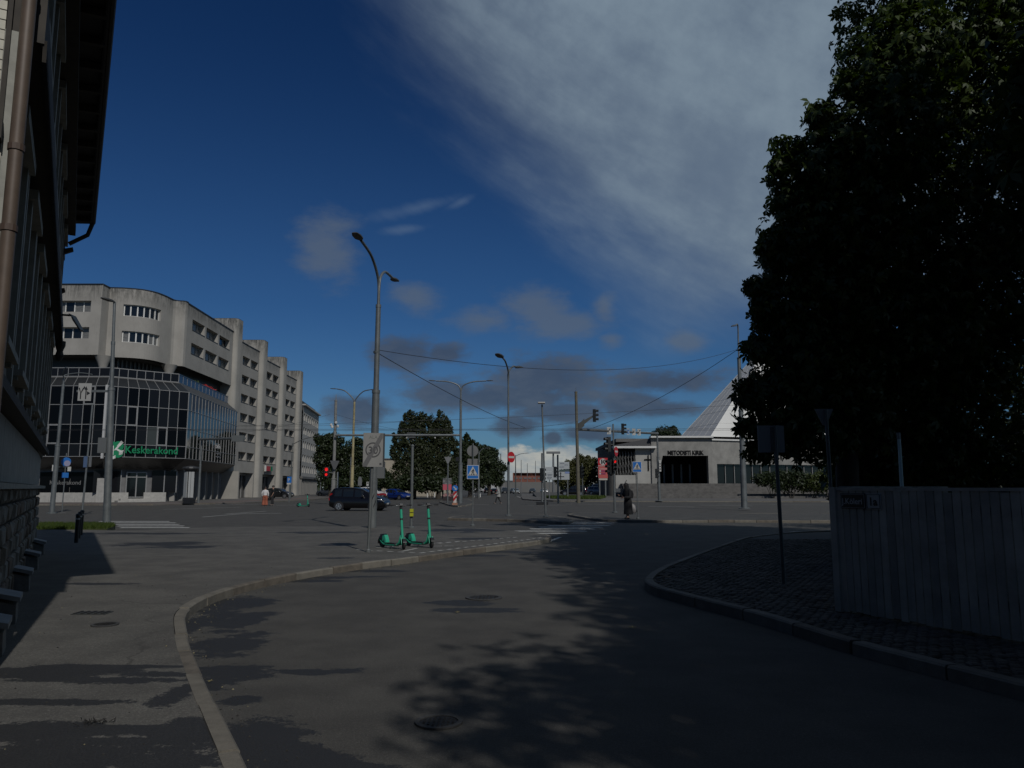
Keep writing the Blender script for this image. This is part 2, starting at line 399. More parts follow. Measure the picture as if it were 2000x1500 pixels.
# the slab stops half a kerb inside its own edge
def offset(pts, d):
    out = []
    for i, p in enumerate(pts):
        t = (pts[min(i+1, len(pts)-1)]-pts[max(i-1, 0)]).normalized(); out.append(p+V((-t.y, t.x, 0))*d)
    return out
inner = offset(edge, .118)
poly = [(p.x, p.y) for p in inner[1:]]+[(p.x, p.y) for p in FAR]+[(-24, 29.6), (-30, 29.6), (-30, -6)]
struct('scooter_pavement', B().prism(poly, -.04, KT), PAVEM)

KST = [mat('kerb_granite', (.165, .15, .125), .85, 0, .22, 5, .35, 60), mat('kerb_granite_light', (.19, .175, .148), .85, 0, .22, 5, .35, 60), mat('kerb_granite_worn', (.135, .117, .095), .85, 0, .3, 5, .35, 60)]
def kerb(name, pts, w, z1, step=.95, side=1, z0=-.05, rough=.012):
    """a line of kerb stones, each its own piece; side=1 keeps the stones left of the line"""
    root = sroot(name); L = [0]
    for a, b in zip(pts, pts[1:]): L.append(L[-1]+(b-a).length)
    def P(s):
        s = min(max(s, 0), L[-1]-1e-4)
        for i in range(len(pts)-1):
            if L[i+1] >= s:
                t = (s-L[i])/max(L[i+1]-L[i], 1e-6); d = (pts[i+1]-pts[i]).normalized(); return pts[i].lerp(pts[i+1], t), V((-d.y, d.x, 0))*side
        return pts[-1], V((0, 1, 0))
    s = 0
    while s < L[-1]-.1:
        e = min(s+step*random.uniform(.85, 1.1), L[-1]); gp = .012; dz = random.uniform(-rough, rough); do = random.uniform(-rough, rough)*.6
        rg = []
        for k in range(4):
            p, n = P(s+gp+(e-s-2*gp)*k/3); p = V((p.x, p.y, 0))+n*do
            c = .018
            rg.append([p+V((0, 0, z0)), p+V((0, 0, z1+dz-c)), p+n*c+V((0, 0, z1+dz)), p+n*(w-.004)+V((0, 0, z1+dz)), p+n*(w-.004)+V((0, 0, z0))])
        B().rings(rg).obj('kerb_stone', random.choice(KST), root, world=False)
        s = e
    return root
kerb('kerb', edge, .122, KT+.006, 1.0)
kerb('kerb', [gz(1040, 1040, KT)]+FAR, .15, KT-.05, 1.6)

# right pavement of rough setts
rk_px = [(2000, 1338), (1800, 1288), (1650, 1250), (1487, 1201), (1390, 1177), (1325, 1160), (1280, 1148), (1260, 1137), (1262, 1127), (1290, 1108), (1357, 1082), (1406, 1065), (1455, 1050), (1504, 1043), (1560, 1039), (1650, 1036), (1800, 1033)]
RK = spline([gz(2000, 1338, KT)+V((.9, -2.2, 0))]+[gz(x, y, KT) for x, y in rk_px], 5)
kerb('kerb', RK, .14, KT+.01, 1.1, side=-1)
inner = offset(RK, -.135)
rp = [(p.x, p.y) for p in inner]+[(40, 34), (40, 2), (9, 0)]
MORT = mat('sett_bed', (.05, .048, .045), .95, 0, .2, 8)
struct('sett_pavement', B().prism(rp, -.04, KT-.02), MORT)
def inside(x, y, poly):
    r = False; j = len(poly)-1
    for i in range(len(poly)):
        xi, yi = poly[i]; xj, yj = poly[j]
        if (yi > y) != (yj > y) and x < (xj-xi)*(y-yi)/(yj-yi)+xi: r = not r
        j = i
    return r
SETT = mat('granite_sett', (.10, .093, .082), .8, 0, .5, 3.1, .4, 45, rnd=.2, spec=.2)
def sett_shape(w, d):
    b = B(); h = .03; c = .015
    b.rings([[(-w/2, -d/2, -.05), (w/2, -d/2, -.05), (w/2, d/2, -.05), (-w/2, d/2, -.05)], [(-w/2, -d/2, 0), (w/2, -d/2, 0), (w/2, d/2, 0), (-w/2, d/2, 0)],
             [(-w/2+c, -d/2+c, c), (w/2-c, -d/2+c, c), (w/2-c, d/2-c, c), (-w/2+c, d/2-c, c)]])
    return b
setts = []
for i in range(-2, 140):
    for j in range(0, 170):
        x = .2+i*.115+(.05 if j % 2 else 0)+random.uniform(-.01, .01); y = 5+j*.105+random.uniform(-.008, .008)
        if x > 9.5 or y > 23 or x > .75*y+1.2: continue
        if inside(x, y, rp) and inside(x+.05, y-.05, rp) and inside(x-.05, y+.05, rp): setts.append((x, y))
setts.sort(key=lambda p: math.hypot(p[0], p[1]))
pav = sroot('sett_paving'); proto = [sett_shape(.098, .088).mesh('sett', SETT), sett_shape(.092, .092).mesh('sett', SETT), sett_shape(.1, .08).mesh('sett', SETT)]
rest = B()
for k, (x, y) in enumerate(setts):
    if k < 300:
        o = link('sett', random.choice(proto), pav); o.location = (x, y, KT-.012+random.uniform(-.008, .008)); o.rotation_euler = (random.uniform(-.05, .05), random.uniform(-.05, .05), random.uniform(-.08, .08))
    else:
        s = sett_shape(.098, .088); z = KT-.012+random.uniform(-.008, .008); tx, ty = random.uniform(-.09, .09), random.uniform(-.09, .09)
        rest.add([(a+x, b+y, c+z+a*tx+b*ty) for a, b, c in s.v], s.f)
o = rest.obj('sett_field', SETT, pav, fix=False); o['kind'] = 'stuff'

# traffic islands in the middle of the junction
ISL = damp_mat('asphalt_island', (.115, .112, .105), [], crack=True)
def island(px, z=KT, step=1.2, m=ISL):
    pts = [gz(x, y, z) for x, y in px]; ring = spline(pts+[pts[0]], 5)
    inn = offset(ring, .15)
    struct('traffic_island', B().prism([(p.x, p.y) for p in inn[:-1]], -.04, z-.004), m)
    kerb('island_kerb', ring, .155, z, step)
island([(874, 1011.5), (1000, 1014.3), (1060, 1017), (1098, 1019), (1118, 1017), (1112, 1012), (1090, 1008), (1040, 1003.5), (960, 1004), (890, 1008)])
island([(1108, 1004), (1150, 1011), (1213, 1015.5), (1460, 1015.5), (1720, 1015.5), (1720, 1003), (1460, 1002.5), (1200, 1001), (1130, 1001)])
island([(858, 979), (880, 986), (905, 987), (925, 982), (915, 975), (880, 974)], step=1.6)
# far pavements
BRICKP = mat('brick_paving', (.15, .105, .09), .9, 0, .3, 1.2)
struct('left_pavement', B().prism([(-90, 70.5), (-33, 71.5), (-27.5, 80), (-26.5, 104), (-28, 120), (-33, 210), (-90, 210)], -.04, KT), mat('slab_paving', (.115, .105, .098), .9, 0, .2, .8))
kerb('left_kerb', [V((-33, 71.5, 0)), V((-27.5, 80, 0)), V((-26.5, 104, 0)), V((-28, 120, 0))], .18, KT+.01, 3.2)
kerb('left_kerb', [V((-70, 70.8, 0)), V((-33, 71.5, 0))], .18, KT+.01, 3.2)
struct('brick_strip', B().prism([(-60, 74), (-36, 74.5), (-29.6, 82), (-28.6, 104), (-30, 118), (-31.6, 118), (-30.8, 104), (-32, 83), (-37, 76.5), (-60, 76)], .1, KT+.006), BRICKP)
struct('church_pavement', B().prism([(1.5, 104), (4, 94.5), (12, 90), (60, 86), (120, 84), (120, 200), (2.5, 200), (1.5, 130)], -.04, KT), mat('church_paving', (.12, .113, .105), .9, 0, .2, .6))
kerb('church_kerb', spline([V((1.5, 108, 0)), V((4, 94.5, 0)), V((12, 90, 0)), V((60, 86, 0)), V((110, 84.2, 0))], 5), .18, KT+.01, 3, side=-1)
# grass
GRASS = leaf_mat('grass_blades', (.045, .075, .012), (.085, .12, .02), .3)
def grass(name, poly, z, n, h, hump=0.):
    xs = [p[0] for p in poly]; ys = [p[1] for p in poly]; cx, cy = sum(xs)/len(xs), sum(ys)/len(ys)
    b = B(); k = 0
    while k < n:
        x, y = random.uniform(min(xs), max(xs)), random.uniform(min(ys), max(ys))
        if not inside(x, y, poly): continue
        k += 1; a = random.uniform(0, PI); w = h*.16; hh = h*random.uniform(.5, 1.2); dx, dy = math.cos(a)*w, math.sin(a)*w; l = random.uniform(-.5, .5)*hh
        b.add([(x-dx, y-dy, z), (x+dx, y+dy, z), (x+l, y+l*.6, z+hh)], [(0, 1, 2)])
    o = b.obj(name, GRASS, None, fix=False); o['kind'] = 'stuff'; o['label'] = 'short green grass'
    struct('grass_bed', B().prism(poly, -.03, z+.002), mat('turf', (.05, .06, .02), .95, 0, .3, 3)); return o
grass('grass', [(-19.9, 27.4), (-14.7, 28.3), (-15.4, 30.3), (-16.6, 31), (-20.6, 31)], KT+.01, 9000, .16)
grass('grass', [(5.6, 106), (9, 101.5), (11.5, 101.5), (12.6, 108), (14.6, 120), (8, 122), (5, 116)], KT+.05, 9000, .35)
# painted markings: zebra stripes, dashes and lines, each its own sheet
def stripes(name, rows, w, zz=.004):
    r = sroot(name)
    for (x0, x1, y) in rows:
        a, b = gz(x0, y), gz(x1, y); yc = (a.y+b.y)/2
        B().quad((a.x, yc-w/2, zz), (b.x, yc-w/2, zz), (b.x-.1, yc+w/2, zz), (a.x-.1, yc+w/2, zz)).obj('crosswalk_stripe', PAINT, r, fix=False)
stripes('zebra_crossing', [(1106, 1206, 1020.3), (1090, 1199, 1023.2), (1072, 1193, 1026.6), (1056, 1178, 1029.8), (1038, 1164, 1033.2), (1002, 1147, 1037.4), (1034, 1111, 1041.8)], .52)
stripes('zebra_crossing', [(196, 333, 1018.5), (212, 345, 1021.2), (222, 352, 1024.3), (232, 362, 1027.4), (238, 372, 1030.6)], .48)
def lines(segs, w=.14):
    r = sroot('road_marking')
    for (x0, y0, x1, y1, *ww) in segs:
        a, b = gz(x0, y0), gz(x1, y1); d = (b-a).normalized(); n = V((-d.y, d.x, 0))*(ww[0] if ww else w)/2; z = V((0, 0, .005))
        B().quad(a-n+z, b-n+z, b+n+z, a+n+z).obj('paint_line', PAINT, r, fix=False)
lines([(1072, 1058, 1094, 1049.5, .12), (915, 985.8, 955, 985.6, .3), (1030, 987, 1105, 986.6, .25), (1265, 989, 1355, 990.4, .3), (1365, 986.5, 1470, 988, .3), (1400, 984.5, 1634, 986.5, .2), (1105, 984.5, 1190, 985.2, .25),
       (395, 1010, 480, 1003, .14), (440, 1004, 520, 998.5, .14), (100, 1002, 128, 1001.7, .25), (320, 995, 470, 990.5, .16), (480, 1003.5, 550, 1002.6, .25), (300, 985.5, 410, 986.3, .3), (420, 986, 505, 984.6, .3), (540, 987, 590, 986.3, .3),
       (862, 970, 900, 969, .3), (1010, 970, 1025, 973, .35), (760, 972, 840, 970, .3), (1180, 1043, 1182, 1043, .2), (1545, 1039, 1600, 1037.3, .18), (1230, 1016.6, 1440, 1017.2, .12), (1450, 1017.5, 1630, 1017.4, .12), (900, 1016.5, 1085, 1020.3, .1)])
# dashed parking box of the scooters
pk = sroot('scooter_parking_marking')
def dashed(a, b, n, w=.09, fill=.55):
    for k in range(n):
        p = a.lerp(b, k/n); q = a.lerp(b, (k+fill)/n); d = (q-p).normalized(); m_ = V((-d.y, d.x, 0))*w/2; z = V((0, 0, .005))
        B().quad(p-m_+z, q-m_+z, q+m_+z, p+m_+z).obj('dash', PAINT, pk, fix=False)
c0, c1, c2, c3 = gz(696, 1074, KT), gz(1010, 1050, KT), gz(820, 1080.5, KT), gz(1050, 1052.5, KT)
dashed(c0, c2, 6); dashed(c2, gz(1062, 1050, KT), 17); dashed(gz(735, 1070, KT), gz(905, 1057, KT), 9); dashed(gz(840, 1063, KT), gz(1015, 1049, KT), 12, .08)
dashed(gz(786, 1077, KT), gz(815, 1071, KT), 1, .08, 1.); dashed(gz(846, 1067, KT), gz(890, 1066.5, KT), 2, .07, .8)
# covers let into the asphalt
IRON = mat('cast_iron', (.035, .034, .034), .7, .5, .3, 30, .4, 60)
def cover(p, r, label, z):
    t = T('manhole_cover', label, 'manhole', (p.x, p.y, z))
    b = B(); ringplate(b, r*.80, r, (0, 0, .003), (1, 0, 0), (0, 1, 0), (0, 0, .012), 28); b.obj('rim', mat('rim_concrete', (.05, .05, .05), .85, 0, .3, 20), t)
    b = B().prism(circ(r*.78, 24), .002, .009)
    for k in range(-3, 4):
        for j in range(-3, 4):
            if math.hypot(k, j) < 3.3: b.box((k*r*.2, j*r*.2, .012), (r*.1, r*.1, .008))
    b.obj('lid', IRON, t)
cover(gz(857, 1412), .165, 'small round iron cover in the middle of the near road', 0)
cover(gz(945, 1168), .27, 'round iron manhole cover farther up the road in leaf shade', 0)
cover(gz(205, 1221, KT), .14, 'round iron cover set in the left pavement', KT)
t = T('drain_grate', 'faint rectangular drain plate in the left pavement', 'drain', gz(180, 1198, KT))
B().box((0, 0, .004), (.4, .22, .01)).obj('plate', mat('grate_plate', (.06, .065, .065), .7, .4, .2, 20), t)
for k in range(5): slab('bar', (t.location.x-.16+k*.08, t.location.y, KT+.012), (.03, 0, 0), (0, .18, 0), (0, 0, .01), IRON, t)
# grit and leaf crumbs gathered along the kerb and on the pavement
for nm, m_, cnt in (('grit', mat('grit_dark', (.03, .028, .025), .9), 420), ('leaf_crumbs', mat('leaf_crumb', (.24, .21, .12), .8), 150)):
    b = B()
    for k in range(cnt):
        i = random.randrange(4, len(edge)-20); p = edge[i].lerp(edge[i+1], random.random()); tn = (edge[i+1]-edge[i]).normalized(); n = V((-tn.y, tn.x, 0))
        d = -abs(random.gauss(.03, .16)) if random.random() < .7 else random.uniform(.2, 2.5); z = .001 if d < 0 else KT+.001; s_ = random.uniform(.004, .013)
        q = p+n*d; a = random.random()*6; b.add([(q.x+math.cos(a)*s_, q.y+math.sin(a)*s_, z), (q.x+math.cos(a+2)*s_, q.y+math.sin(a+2)*s_, z), (q.x+math.cos(a+4)*s_, q.y+math.sin(a+4)*s_, z), (q.x, q.y, z+s_*.8)], [(0, 1, 3), (1, 2, 3), (2, 0, 3)])
    o = b.obj(nm, m_, None, fix=False); o['kind'] = 'stuff'; o['label'] = 'scattered bits along the near kerb'
# fallen leaves and twigs
for q, (px, py, s, lab) in enumerate([(1235, 1228, .06, 'pale fallen leaf lying in the shaded road'), (893, 1198, .045, 'small yellow leaf near the far manhole cover'), (442, 1158, .05, 'yellowish leaf scrap lying against the curved kerb'), (410, 1334, .03, 'tiny pale leaf beside the near kerb')]):
    p = gz(px, py); b = B()
    for k in range(5):
        a = k*1.1+.3; b.add([(0, 0, .012), (math.cos(a-.25)*s*.6, math.sin(a-.25)*s*.6, .02), (math.cos(a)*s, math.sin(a)*s, .015+.01*(k % 2)), (math.cos(a+.25)*s*.6, math.sin(a+.25)*s*.6, .02)], [(0, 1, 2, 3)])
    o = b.obj('fallen_leaf', mat('dry_leaf', (.30, .25, .10), .8), fix=False); o.location = p; tag(o, lab, 'leaf')
b = B()
for k in range(34):
    x, y = random.gauss(0, .065), random.gauss(0, .03); b.tube([(x, y, .008), (x+random.uniform(-.05, .05), y+random.uniform(-.03, .03), random.uniform(.012, .03))], .0025, 4)
o = b.obj('twig_heap', mat('wet_twig', (.012, .01, .008), .8), fix=False); o['kind'] = 'stuff'; o.location = gz(190, 1413, KT); tag(o, 'small dark heap of wet twigs on the left pavement', 'twigs')

# ================================================================== timber house on the left
hd = V((-.4948, .8690, 0)); hn = V((.8690, .4948, 0)); up = V((0, 0, 1))
def H(t, o, z): return hd*t+hn*o+up*z
house = T('timber_house', 'dark old timber house with stone plinth and deep eaves on the left', 'house', H(7, -.7, KT))
BOARD = mat('weathered_board', (.17, .165, .15), .85, 0, .35, 3, .25, 20, rnd=.25)
BOARDW = mat('white_board', (.55, .53, .45), .7, 0, .12, 4, .1, 30, streak=.2)
TRIM = mat('grey_trim', (.32, .32, .29), .75, 0, .2, 5)
DTRIM = mat('dark_trim', (.045, .038, .03), .8, 0, .3, 5)
ROOFM = mat('roof_sheet', (.03, .028, .027), .7, .2, .2, 3)
STM = [mat('plinth_stone', (.16, .145, .12), .9, 0, .35, 5, .5, 25), mat('plinth_stone_brown', (.13, .10, .075), .9, 0, .35, 5, .5, 25), mat('plinth_stone_grey', (.20, .195, .18), .9, 0, .3, 5, .5, 25)]
T0, T1 = 7.0, 22.0
# core walls
B().obb(H((T0+T1)/2, -3.9, 4.6), hd*(T1-T0-.1), hn*6.2, up*9.0).obj('wall', DTRIM, house, world=True)
B().obb(H((T0+T1)/2, -.86, .75), hd*(T1-T0), hn*.3, up*1.5).obj('plinth_core', mat('plinth_mortar', (.07, .062, .05), .95, 0, .3, 8), house, world=True)
# plinth stones
z = KT-.05
for row in range(6):
    h = [.34, .27, .25, .24, .24, .2][row]; t = T0+.1*random.random()
    while t < T1-.1:
        L = min(random.uniform(.28, .62), T1-t); g_ = .016
        w = random.uniform(.05, .10)
        B().rings([[H(t+g_, -.73, z+g_), H(t+L-g_, -.73, z+g_), H(t+L-g_, -.73, z+h-g_), H(t+g_, -.73, z+h-g_)],
                   [H(t+g_, -.71+w*.6, z+g_), H(t+L-g_, -.71+w*.6, z+g_), H(t+L-g_, -.71+w*.6, z+h-g_), H(t+g_, -.71+w*.6, z+h-g_)],
                   [H(t+.05, -.71+w, z+.04), H(t+L-.05, -.71+w*random.uniform(.7, 1.1), z+.05), H(t+L-.04, -.71+w, z+h-.045), H(t+.045, -.71+w*random.uniform(.7, 1.1), z+h-.04)]]).obj('stone', random.choice(STM), house, world=True)
        t += L
    z += h
for k, tt in enumerate((8.6, 10.5, 13.6, 17.0, 20.6)):
    B().rings([[H(tt-.24, -.75, -.02), H(tt+.24, -.75, -.02), H(tt+.24, -.42, -.02), H(tt-.24, -.42, -.02)], [H(tt-.24, -.75, .42), H(tt+.24, -.75, .42), H(tt+.22, -.44, .32), H(tt-.22, -.44, .32)]]).obj('buttress', STM[2], house, world=True)
    B().obb(H(tt, -.585, .43), hd*.54, hn*.37+up*-.10, up*.05).obj('buttress_cap', mat('zinc_cap', (.25, .27, .28), .6, .2, .2, 5), house, world=True)
# ledge, flat board band, water table
slab('ledge', H((T0+T1)/2, -.66, 1.62), hd*(T1-T0+.1), hn*.24, up*.06, TRIM, house)
tt = T0
for k, L in enumerate((3.1, 3.4, 3.0, 3.2, 2.3)):
    slab('apron_panel', H(tt+L/2, -.70, 2.02), hd*(L-.02), hn*.05, up*.70, mat('apron_board', (.33, .33, .31), .8, 0, .15, 4), house); tt += L
slab('water_table', H((T0+T1)/2, -.63, 2.45), hd*(T1-T0), hn*.22, up*.10, DTRIM, house)
slab('water_table', H((T0+T1)/2, -.67, 2.54), hd*(T1-T0), hn*.12, up*.07, DTRIM, house)
# windows and clapboards
wins = [(8.6, 1.1), (10.9, 1.1), (13.2, 1.1), (15.6, 1.1), (18.0, 1.1), (20.3, 1.1)]
def hwin(t, w, z0, z1, off):
    f = B()
    for s in (-1, 1): f.obb(H(t+s*(w/2+.07), off+.03, (z0+z1)/2), hd*.14, hn*.09, up*(z1-z0+.28))
    f.obb(H(t, off+.05, z1+.12), hd*(w+.42), hn*.16, up*.12); f.obb(H(t, off+.05, z0-.06), hd*(w+.34), hn*.15, up*.07)
    for s in (-1, 1): f.obb(H(t+s*w/2.15, off-.02, (z0+z1)/2), hd*.06, hn*.05, up*(z1-z0-.01))
    f.obb(H(t, off-.015, (z0+z1)/2), hd*.06, hn*.05, up*(z1-z0-.02)); f.obb(H(t, off-.013, z0+(z1-z0)*.68), hd*(w-.02), hn*.05, up*.05)
    fr = f.obj('window', TRIM, house, world=True)
    slab('pane', H(t, off-.05, (z0+z1)/2), hd*w, hn*.02, up*(z1-z0), GLASS, fr)
def cladding(z0, z1, off, zw0, zw1, pitch=.15):
    z = z0
    while z < z1-.05:
        cuts = [T0+.12]
        if z+pitch > zw0-.1 and z < zw1+.18:
            for t, w in wins: cuts += [t-w/2-.14, t+w/2+.14]
        cuts.append(T1-.1)
        for a, b in zip(cuts[::2], cuts[1::2]):
            slab('plank', H((a+b)/2, off+.012, z+pitch/2), hd*(b-a-.004), hn*.025, up*(pitch+.01)+hn*-.022, BOARD, house)
        z += pitch
cladding(2.6, 5.2, -.70, 2.95, 4.85); cladding(5.65, 7.6, -.60, 5.95, 7.35)
for t, w in wins: hwin(t, w, 2.95, 4.85, -.68); hwin(t, w, 5.95, 7.35, -.58)
for t in (T0+.06, T1-.05): slab('corner_board', H(t, -.66, 3.9), hd*.16, hn*.12, up*2.7, TRIM, house)
for t in (9.75, 12.05, 14.4, 16.8, 19.15): slab('pilaster', H(t, -.655, 3.9), hd*.14, hn*.06, up*2.55, TRIM, house); slab('pilaster', H(t, -.555, 6.6), hd*.14, hn*.06, up*1.9, TRIM, house)
# jettied storey skirt with saw-tooth boards, cornice
slab('skirt', H((T0+T1)/2, -.56, 5.42), hd*(T1-T0), hn*.26, up*.42, DTRIM, house)
b = B()
k = T0
while k < T1-.1:
    b.plate([(0, 0), (.12, 0), (.06, -.16)], H(k, -.44, 5.24), hd, up, hn*.03); k += .125
b.obj('saw_tooth_trim', DTRIM, house, world=True)
slab('cornice', H((T0+20.5)/2, -.45, 7.62), hd*(20.5-T0), hn*.3, up*.14, DTRIM, house)
# roof with boarded eave, rafters and gutter
E1 = 20.35
B().rings([[H(t, -.9, 7.72), H(t, .03, 7.86), H(t, .03, 8.0), H(t, -3.4, 9.6), H(t, -3.4, 9.2)] for t in (T0-.9, E1)]).obj('roof', ROOFM, house, world=True)
B().rings([[H(t, -.9, 7.3), H(t, -.52, 7.4), H(t, -.52, 7.5), H(t, -3.2, 9.0), H(t, -3.2, 8.6)] for t in (E1+.02, T1+.35)]).obj('roof', ROOFM, house, world=True)
k = T0-.7
while k < E1: slab('rafter', H(k, -.3, 7.76), hd*.08, hn*.6+up*.08, up*.1, DTRIM, house); k += .75
B().tube([H(T0-.9, .05, 7.92), H(E1+.1, .05, 7.92)], .05, 8).obj('gutter', DTRIM, house, world=True)
b = B(); k = T0
while k < E1-.05: b.plate([(0, 0), (.11, 0), (.055, -.13)], H(k, -.02, 7.86), hd, up, hn*.025); k += .115
b.obj('fringe_board', DTRIM, house, world=True)
br = B().plate([(0, 0), (.30, .16), (.28, .24), (.05, .16), (.02, .4), (-.06, .4), (-.05, -.3), (.0, -.36), (.08, -.36), (.07, -.22)], H(E1+.4, -.62, 7.1), hn, up, hd*.14)
br.plate([(0, 0), (.2, .12), (.18, .2), (.0, .16)], H(E1+1.2, -.64, 6.3), hn, up, hd*.14).obj('eave_bracket', DTRIM, house, world=True)
B().tube([H(E1+.02, .04, 7.9), H(E1+.1, -.05, 7.6), H(E1+.2, -.42, 7.35)], .05, 8).obj('gutter_spout', DTRIM, house, world=True)
B().lathe([(.0, -.5), (.05, -.48), (.10, -.36), (.07, -.25), (.12, -.1), (.12, 0)], H(T1-.2, -.46, 5.2), 8).obj('pendant', DTRIM, house, world=True)
# end wall facing the camera: white boards between mouldings
def endb(z0, z1, m, off, nm, th=.03): slab(nm, H(T0-off-th/2, -2.9, (z0+z1)/2), hn*4.5, hd*th, up*(z1-z0), m, house)
z = 1.7
while z < 7.4:
    if 3.3 <= z < 3.9 or 4.02 < z < 4.28 or 3.92 <= z < 4.02 or 4.28 <= z < 4.45: z += .085; continue
    slab('plank', H(T0-.02, -2.92, z+.043), hn*4.44, hd*.024, up*.082+hd*.014, BOARDW, house); z += .085
endb(4.29, 4.45, DTRIM, .02, 'moulding', .12); endb(3.86, 3.97, DTRIM, .02, 'moulding', .14); endb(3.97, 4.29, BOARDW, .01, 'frieze_panel'); endb(3.32, 3.86, BOARDW, .005, 'frieze_panel'); endb(3.2, 3.32, DTRIM, .02, 'moulding', .1)
slab('corner_board', H(T0-.02, -.675, 4.6), hn*.035, hd*.06, up*6.2, DTRIM, house)
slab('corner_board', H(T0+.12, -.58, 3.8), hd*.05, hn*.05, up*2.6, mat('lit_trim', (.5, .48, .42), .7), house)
dp = B().tube([H(T0-.15, -.545, .25), H(T0-.15, -.545, 9)], .052, 14).obj('drainpipe', mat('brown_pipe', (.115, .083, .062), .55, .1, .15, 6), house, True, world=True)
for z in (2.0, 3.55, 4.2, 5.6, 6.9): B().tube([H(T0-.15, -.545, z), H(T0-.15, -.545, z+.05)], .06, 14).obj('pipe_collar', mat('brown_pipe_dark', (.08, .05, .035), .6), dp)
# lamp on a long arm fixed to the facade
wl = T('wall_lamp', 'small lamp on a thin horizontal arm fixed to the timber house', 'lamp', at(84, 614, 15.8))
e = at(138, 616, 15.9)-wl.location
B().tube([V((-.35, 0, 0)), e*.5+V((0, 0, .01)), e], .022, 8).obj('arm', GALV, wl, True)
B().rings([[e+V((-.03, -.05, .04)), e+V((-.03, .05, .04)), e+V((.03, .05, -.02)), e+V((.03, -.05, -.02))], [e+V((.06, -.10, 0)), e+V((.06, .10, 0)), e+V((.10, .10, -.12)), e+V((.10, -.10, -.12))],
           [e+V((.27, -.07, -.32)), e+V((.27, .07, -.32)), e+V((.25, .06, -.35)), e+V((.25, -.06, -.35))]]).obj('lamp_head', mat('lamp_grey', (.2, .2, .19), .5), wl)

# ---------------- unseen timber houses, added to keep low blue sky light off the shade
def sky_blocker_house(label, c, d, L, Wd, h):
    """plain two storey timber house, added out of view to block low sky; c is the middle of its street front, d runs along the front"""
    d = V(d).normalized(); n = V((d.y, -d.x, 0)); t = T('timber_house', label, 'house', c); c = V(c)
    B().obb(c-n*Wd/2+up*(h/2+.5), d*L, n*Wd, up*(h-1.0)).obj('wall', BOARD, t, world=True); B().obb(c-n*(Wd/2-.06)+up*.5, d*L, n*(Wd+.1), up*1.0).obj('plinth', STM[0], t, world=True)
    B().rings([[c+d*s+n*.6+up*h, c+d*s-n*(Wd+.6)+up*h, c+d*s-n*Wd/2+up*(h+2.6)] for s in (-L/2-.5, L/2+.5)]).obj('roof', ROOFM, t, world=True)
    k = -L/2+1.5
    while k < L/2-1:
        for z in (2.5, 5.4):
            w = slab('window', c+d*k+n*.02+up*z, d*1.2, n*.1, up*1.8, TRIM, t); slab('pane', c+d*k+n*.05+up*z, d*.9, n*.1, up*1.5, GLASS, w, world=False)
        k += 2.6
sky_blocker_house('added unseen timber house behind the camera on the left', H(-9, -3.4, 0), hd, 22, 9, 7.6)
sky_blocker_house('added unseen timber house on the right behind the chestnuts', (16.5, -14, 0), (-.25, -1, 0), 20, 9, 7.6)
# ================================================================== concrete apartment block with glazed podium
block = T('apartment_block', 'long pale concrete apartment block with rounded stair towers and glazed two storey podium', 'building', (-39, 90, KT))
def wall_grid(b, us, zs, holes, f, depth):
    """a wall in (u, z) with real openings and reveals; f(u, z, inward) gives the point"""
    us = sorted(set(us+[h[0] for h in holes]+[h[1] for h in holes])); zs = sorted(set(zs+[h[2] for h in holes]+[h[3] for h in holes]))
    for a, c in zip(us, us[1:]):
        for d, e in zip(zs, zs[1:]):
            m_, n_ = (a+c)/2, (d+e)/2
            if any(h[0] < m_ < h[1] and h[2] < n_ < h[3] for h in holes): continue
            b.quad(f(a, d, 0), f(c, d, 0), f(c, e, 0), f(a, e, 0))
    for h in holes:
        hu = [u for u in us if h[0] <= u <= h[1]]
        for a, c in zip(hu, hu[1:]):
            b.quad(f(a, h[3], 0), f(c, h[3], 0), f(c, h[3], depth), f(a, h[3], depth)); b.quad(f(a, h[2], 0), f(a, h[2], depth), f(c, h[2], depth), f(c, h[2], 0))
        for u in h[:2]: b.quad(f(u, h[2], 0), f(u, h[3], 0), f(u, h[3], depth), f(u, h[2], depth))
    return b
def plane(P0, U, Nn): return lambda u, z, d: P0+U*u+up*z-Nn*d
def pline(pts):
    L = [0]
    for a, b in zip(pts, pts[1:]): L.append(L[-1]+(b-a).length)
    def f(u, z, d):
        i = 0
        while i < len(L)-2 and u > L[i+1]: i += 1
        t = (u-L[i])/(L[i+1]-L[i]); dr = (pts[i+1]-pts[i]).normalized()
        def nrm(k):
            k0, k1 = max(k-1, 0), min(k+1, len(pts)-1); q = (pts[k1]-pts[k0]).normalized(); return V((q.y, -q.x, 0))
        nn = nrm(i).lerp(nrm(i+1), t)
        p = pts[i].lerp(pts[i+1], t); return V((p.x, p.y, z))-nn*d
    return f, L
CURT = mat('curtained_pane', (.17, .17, .165), .25, 0, .3, 6)
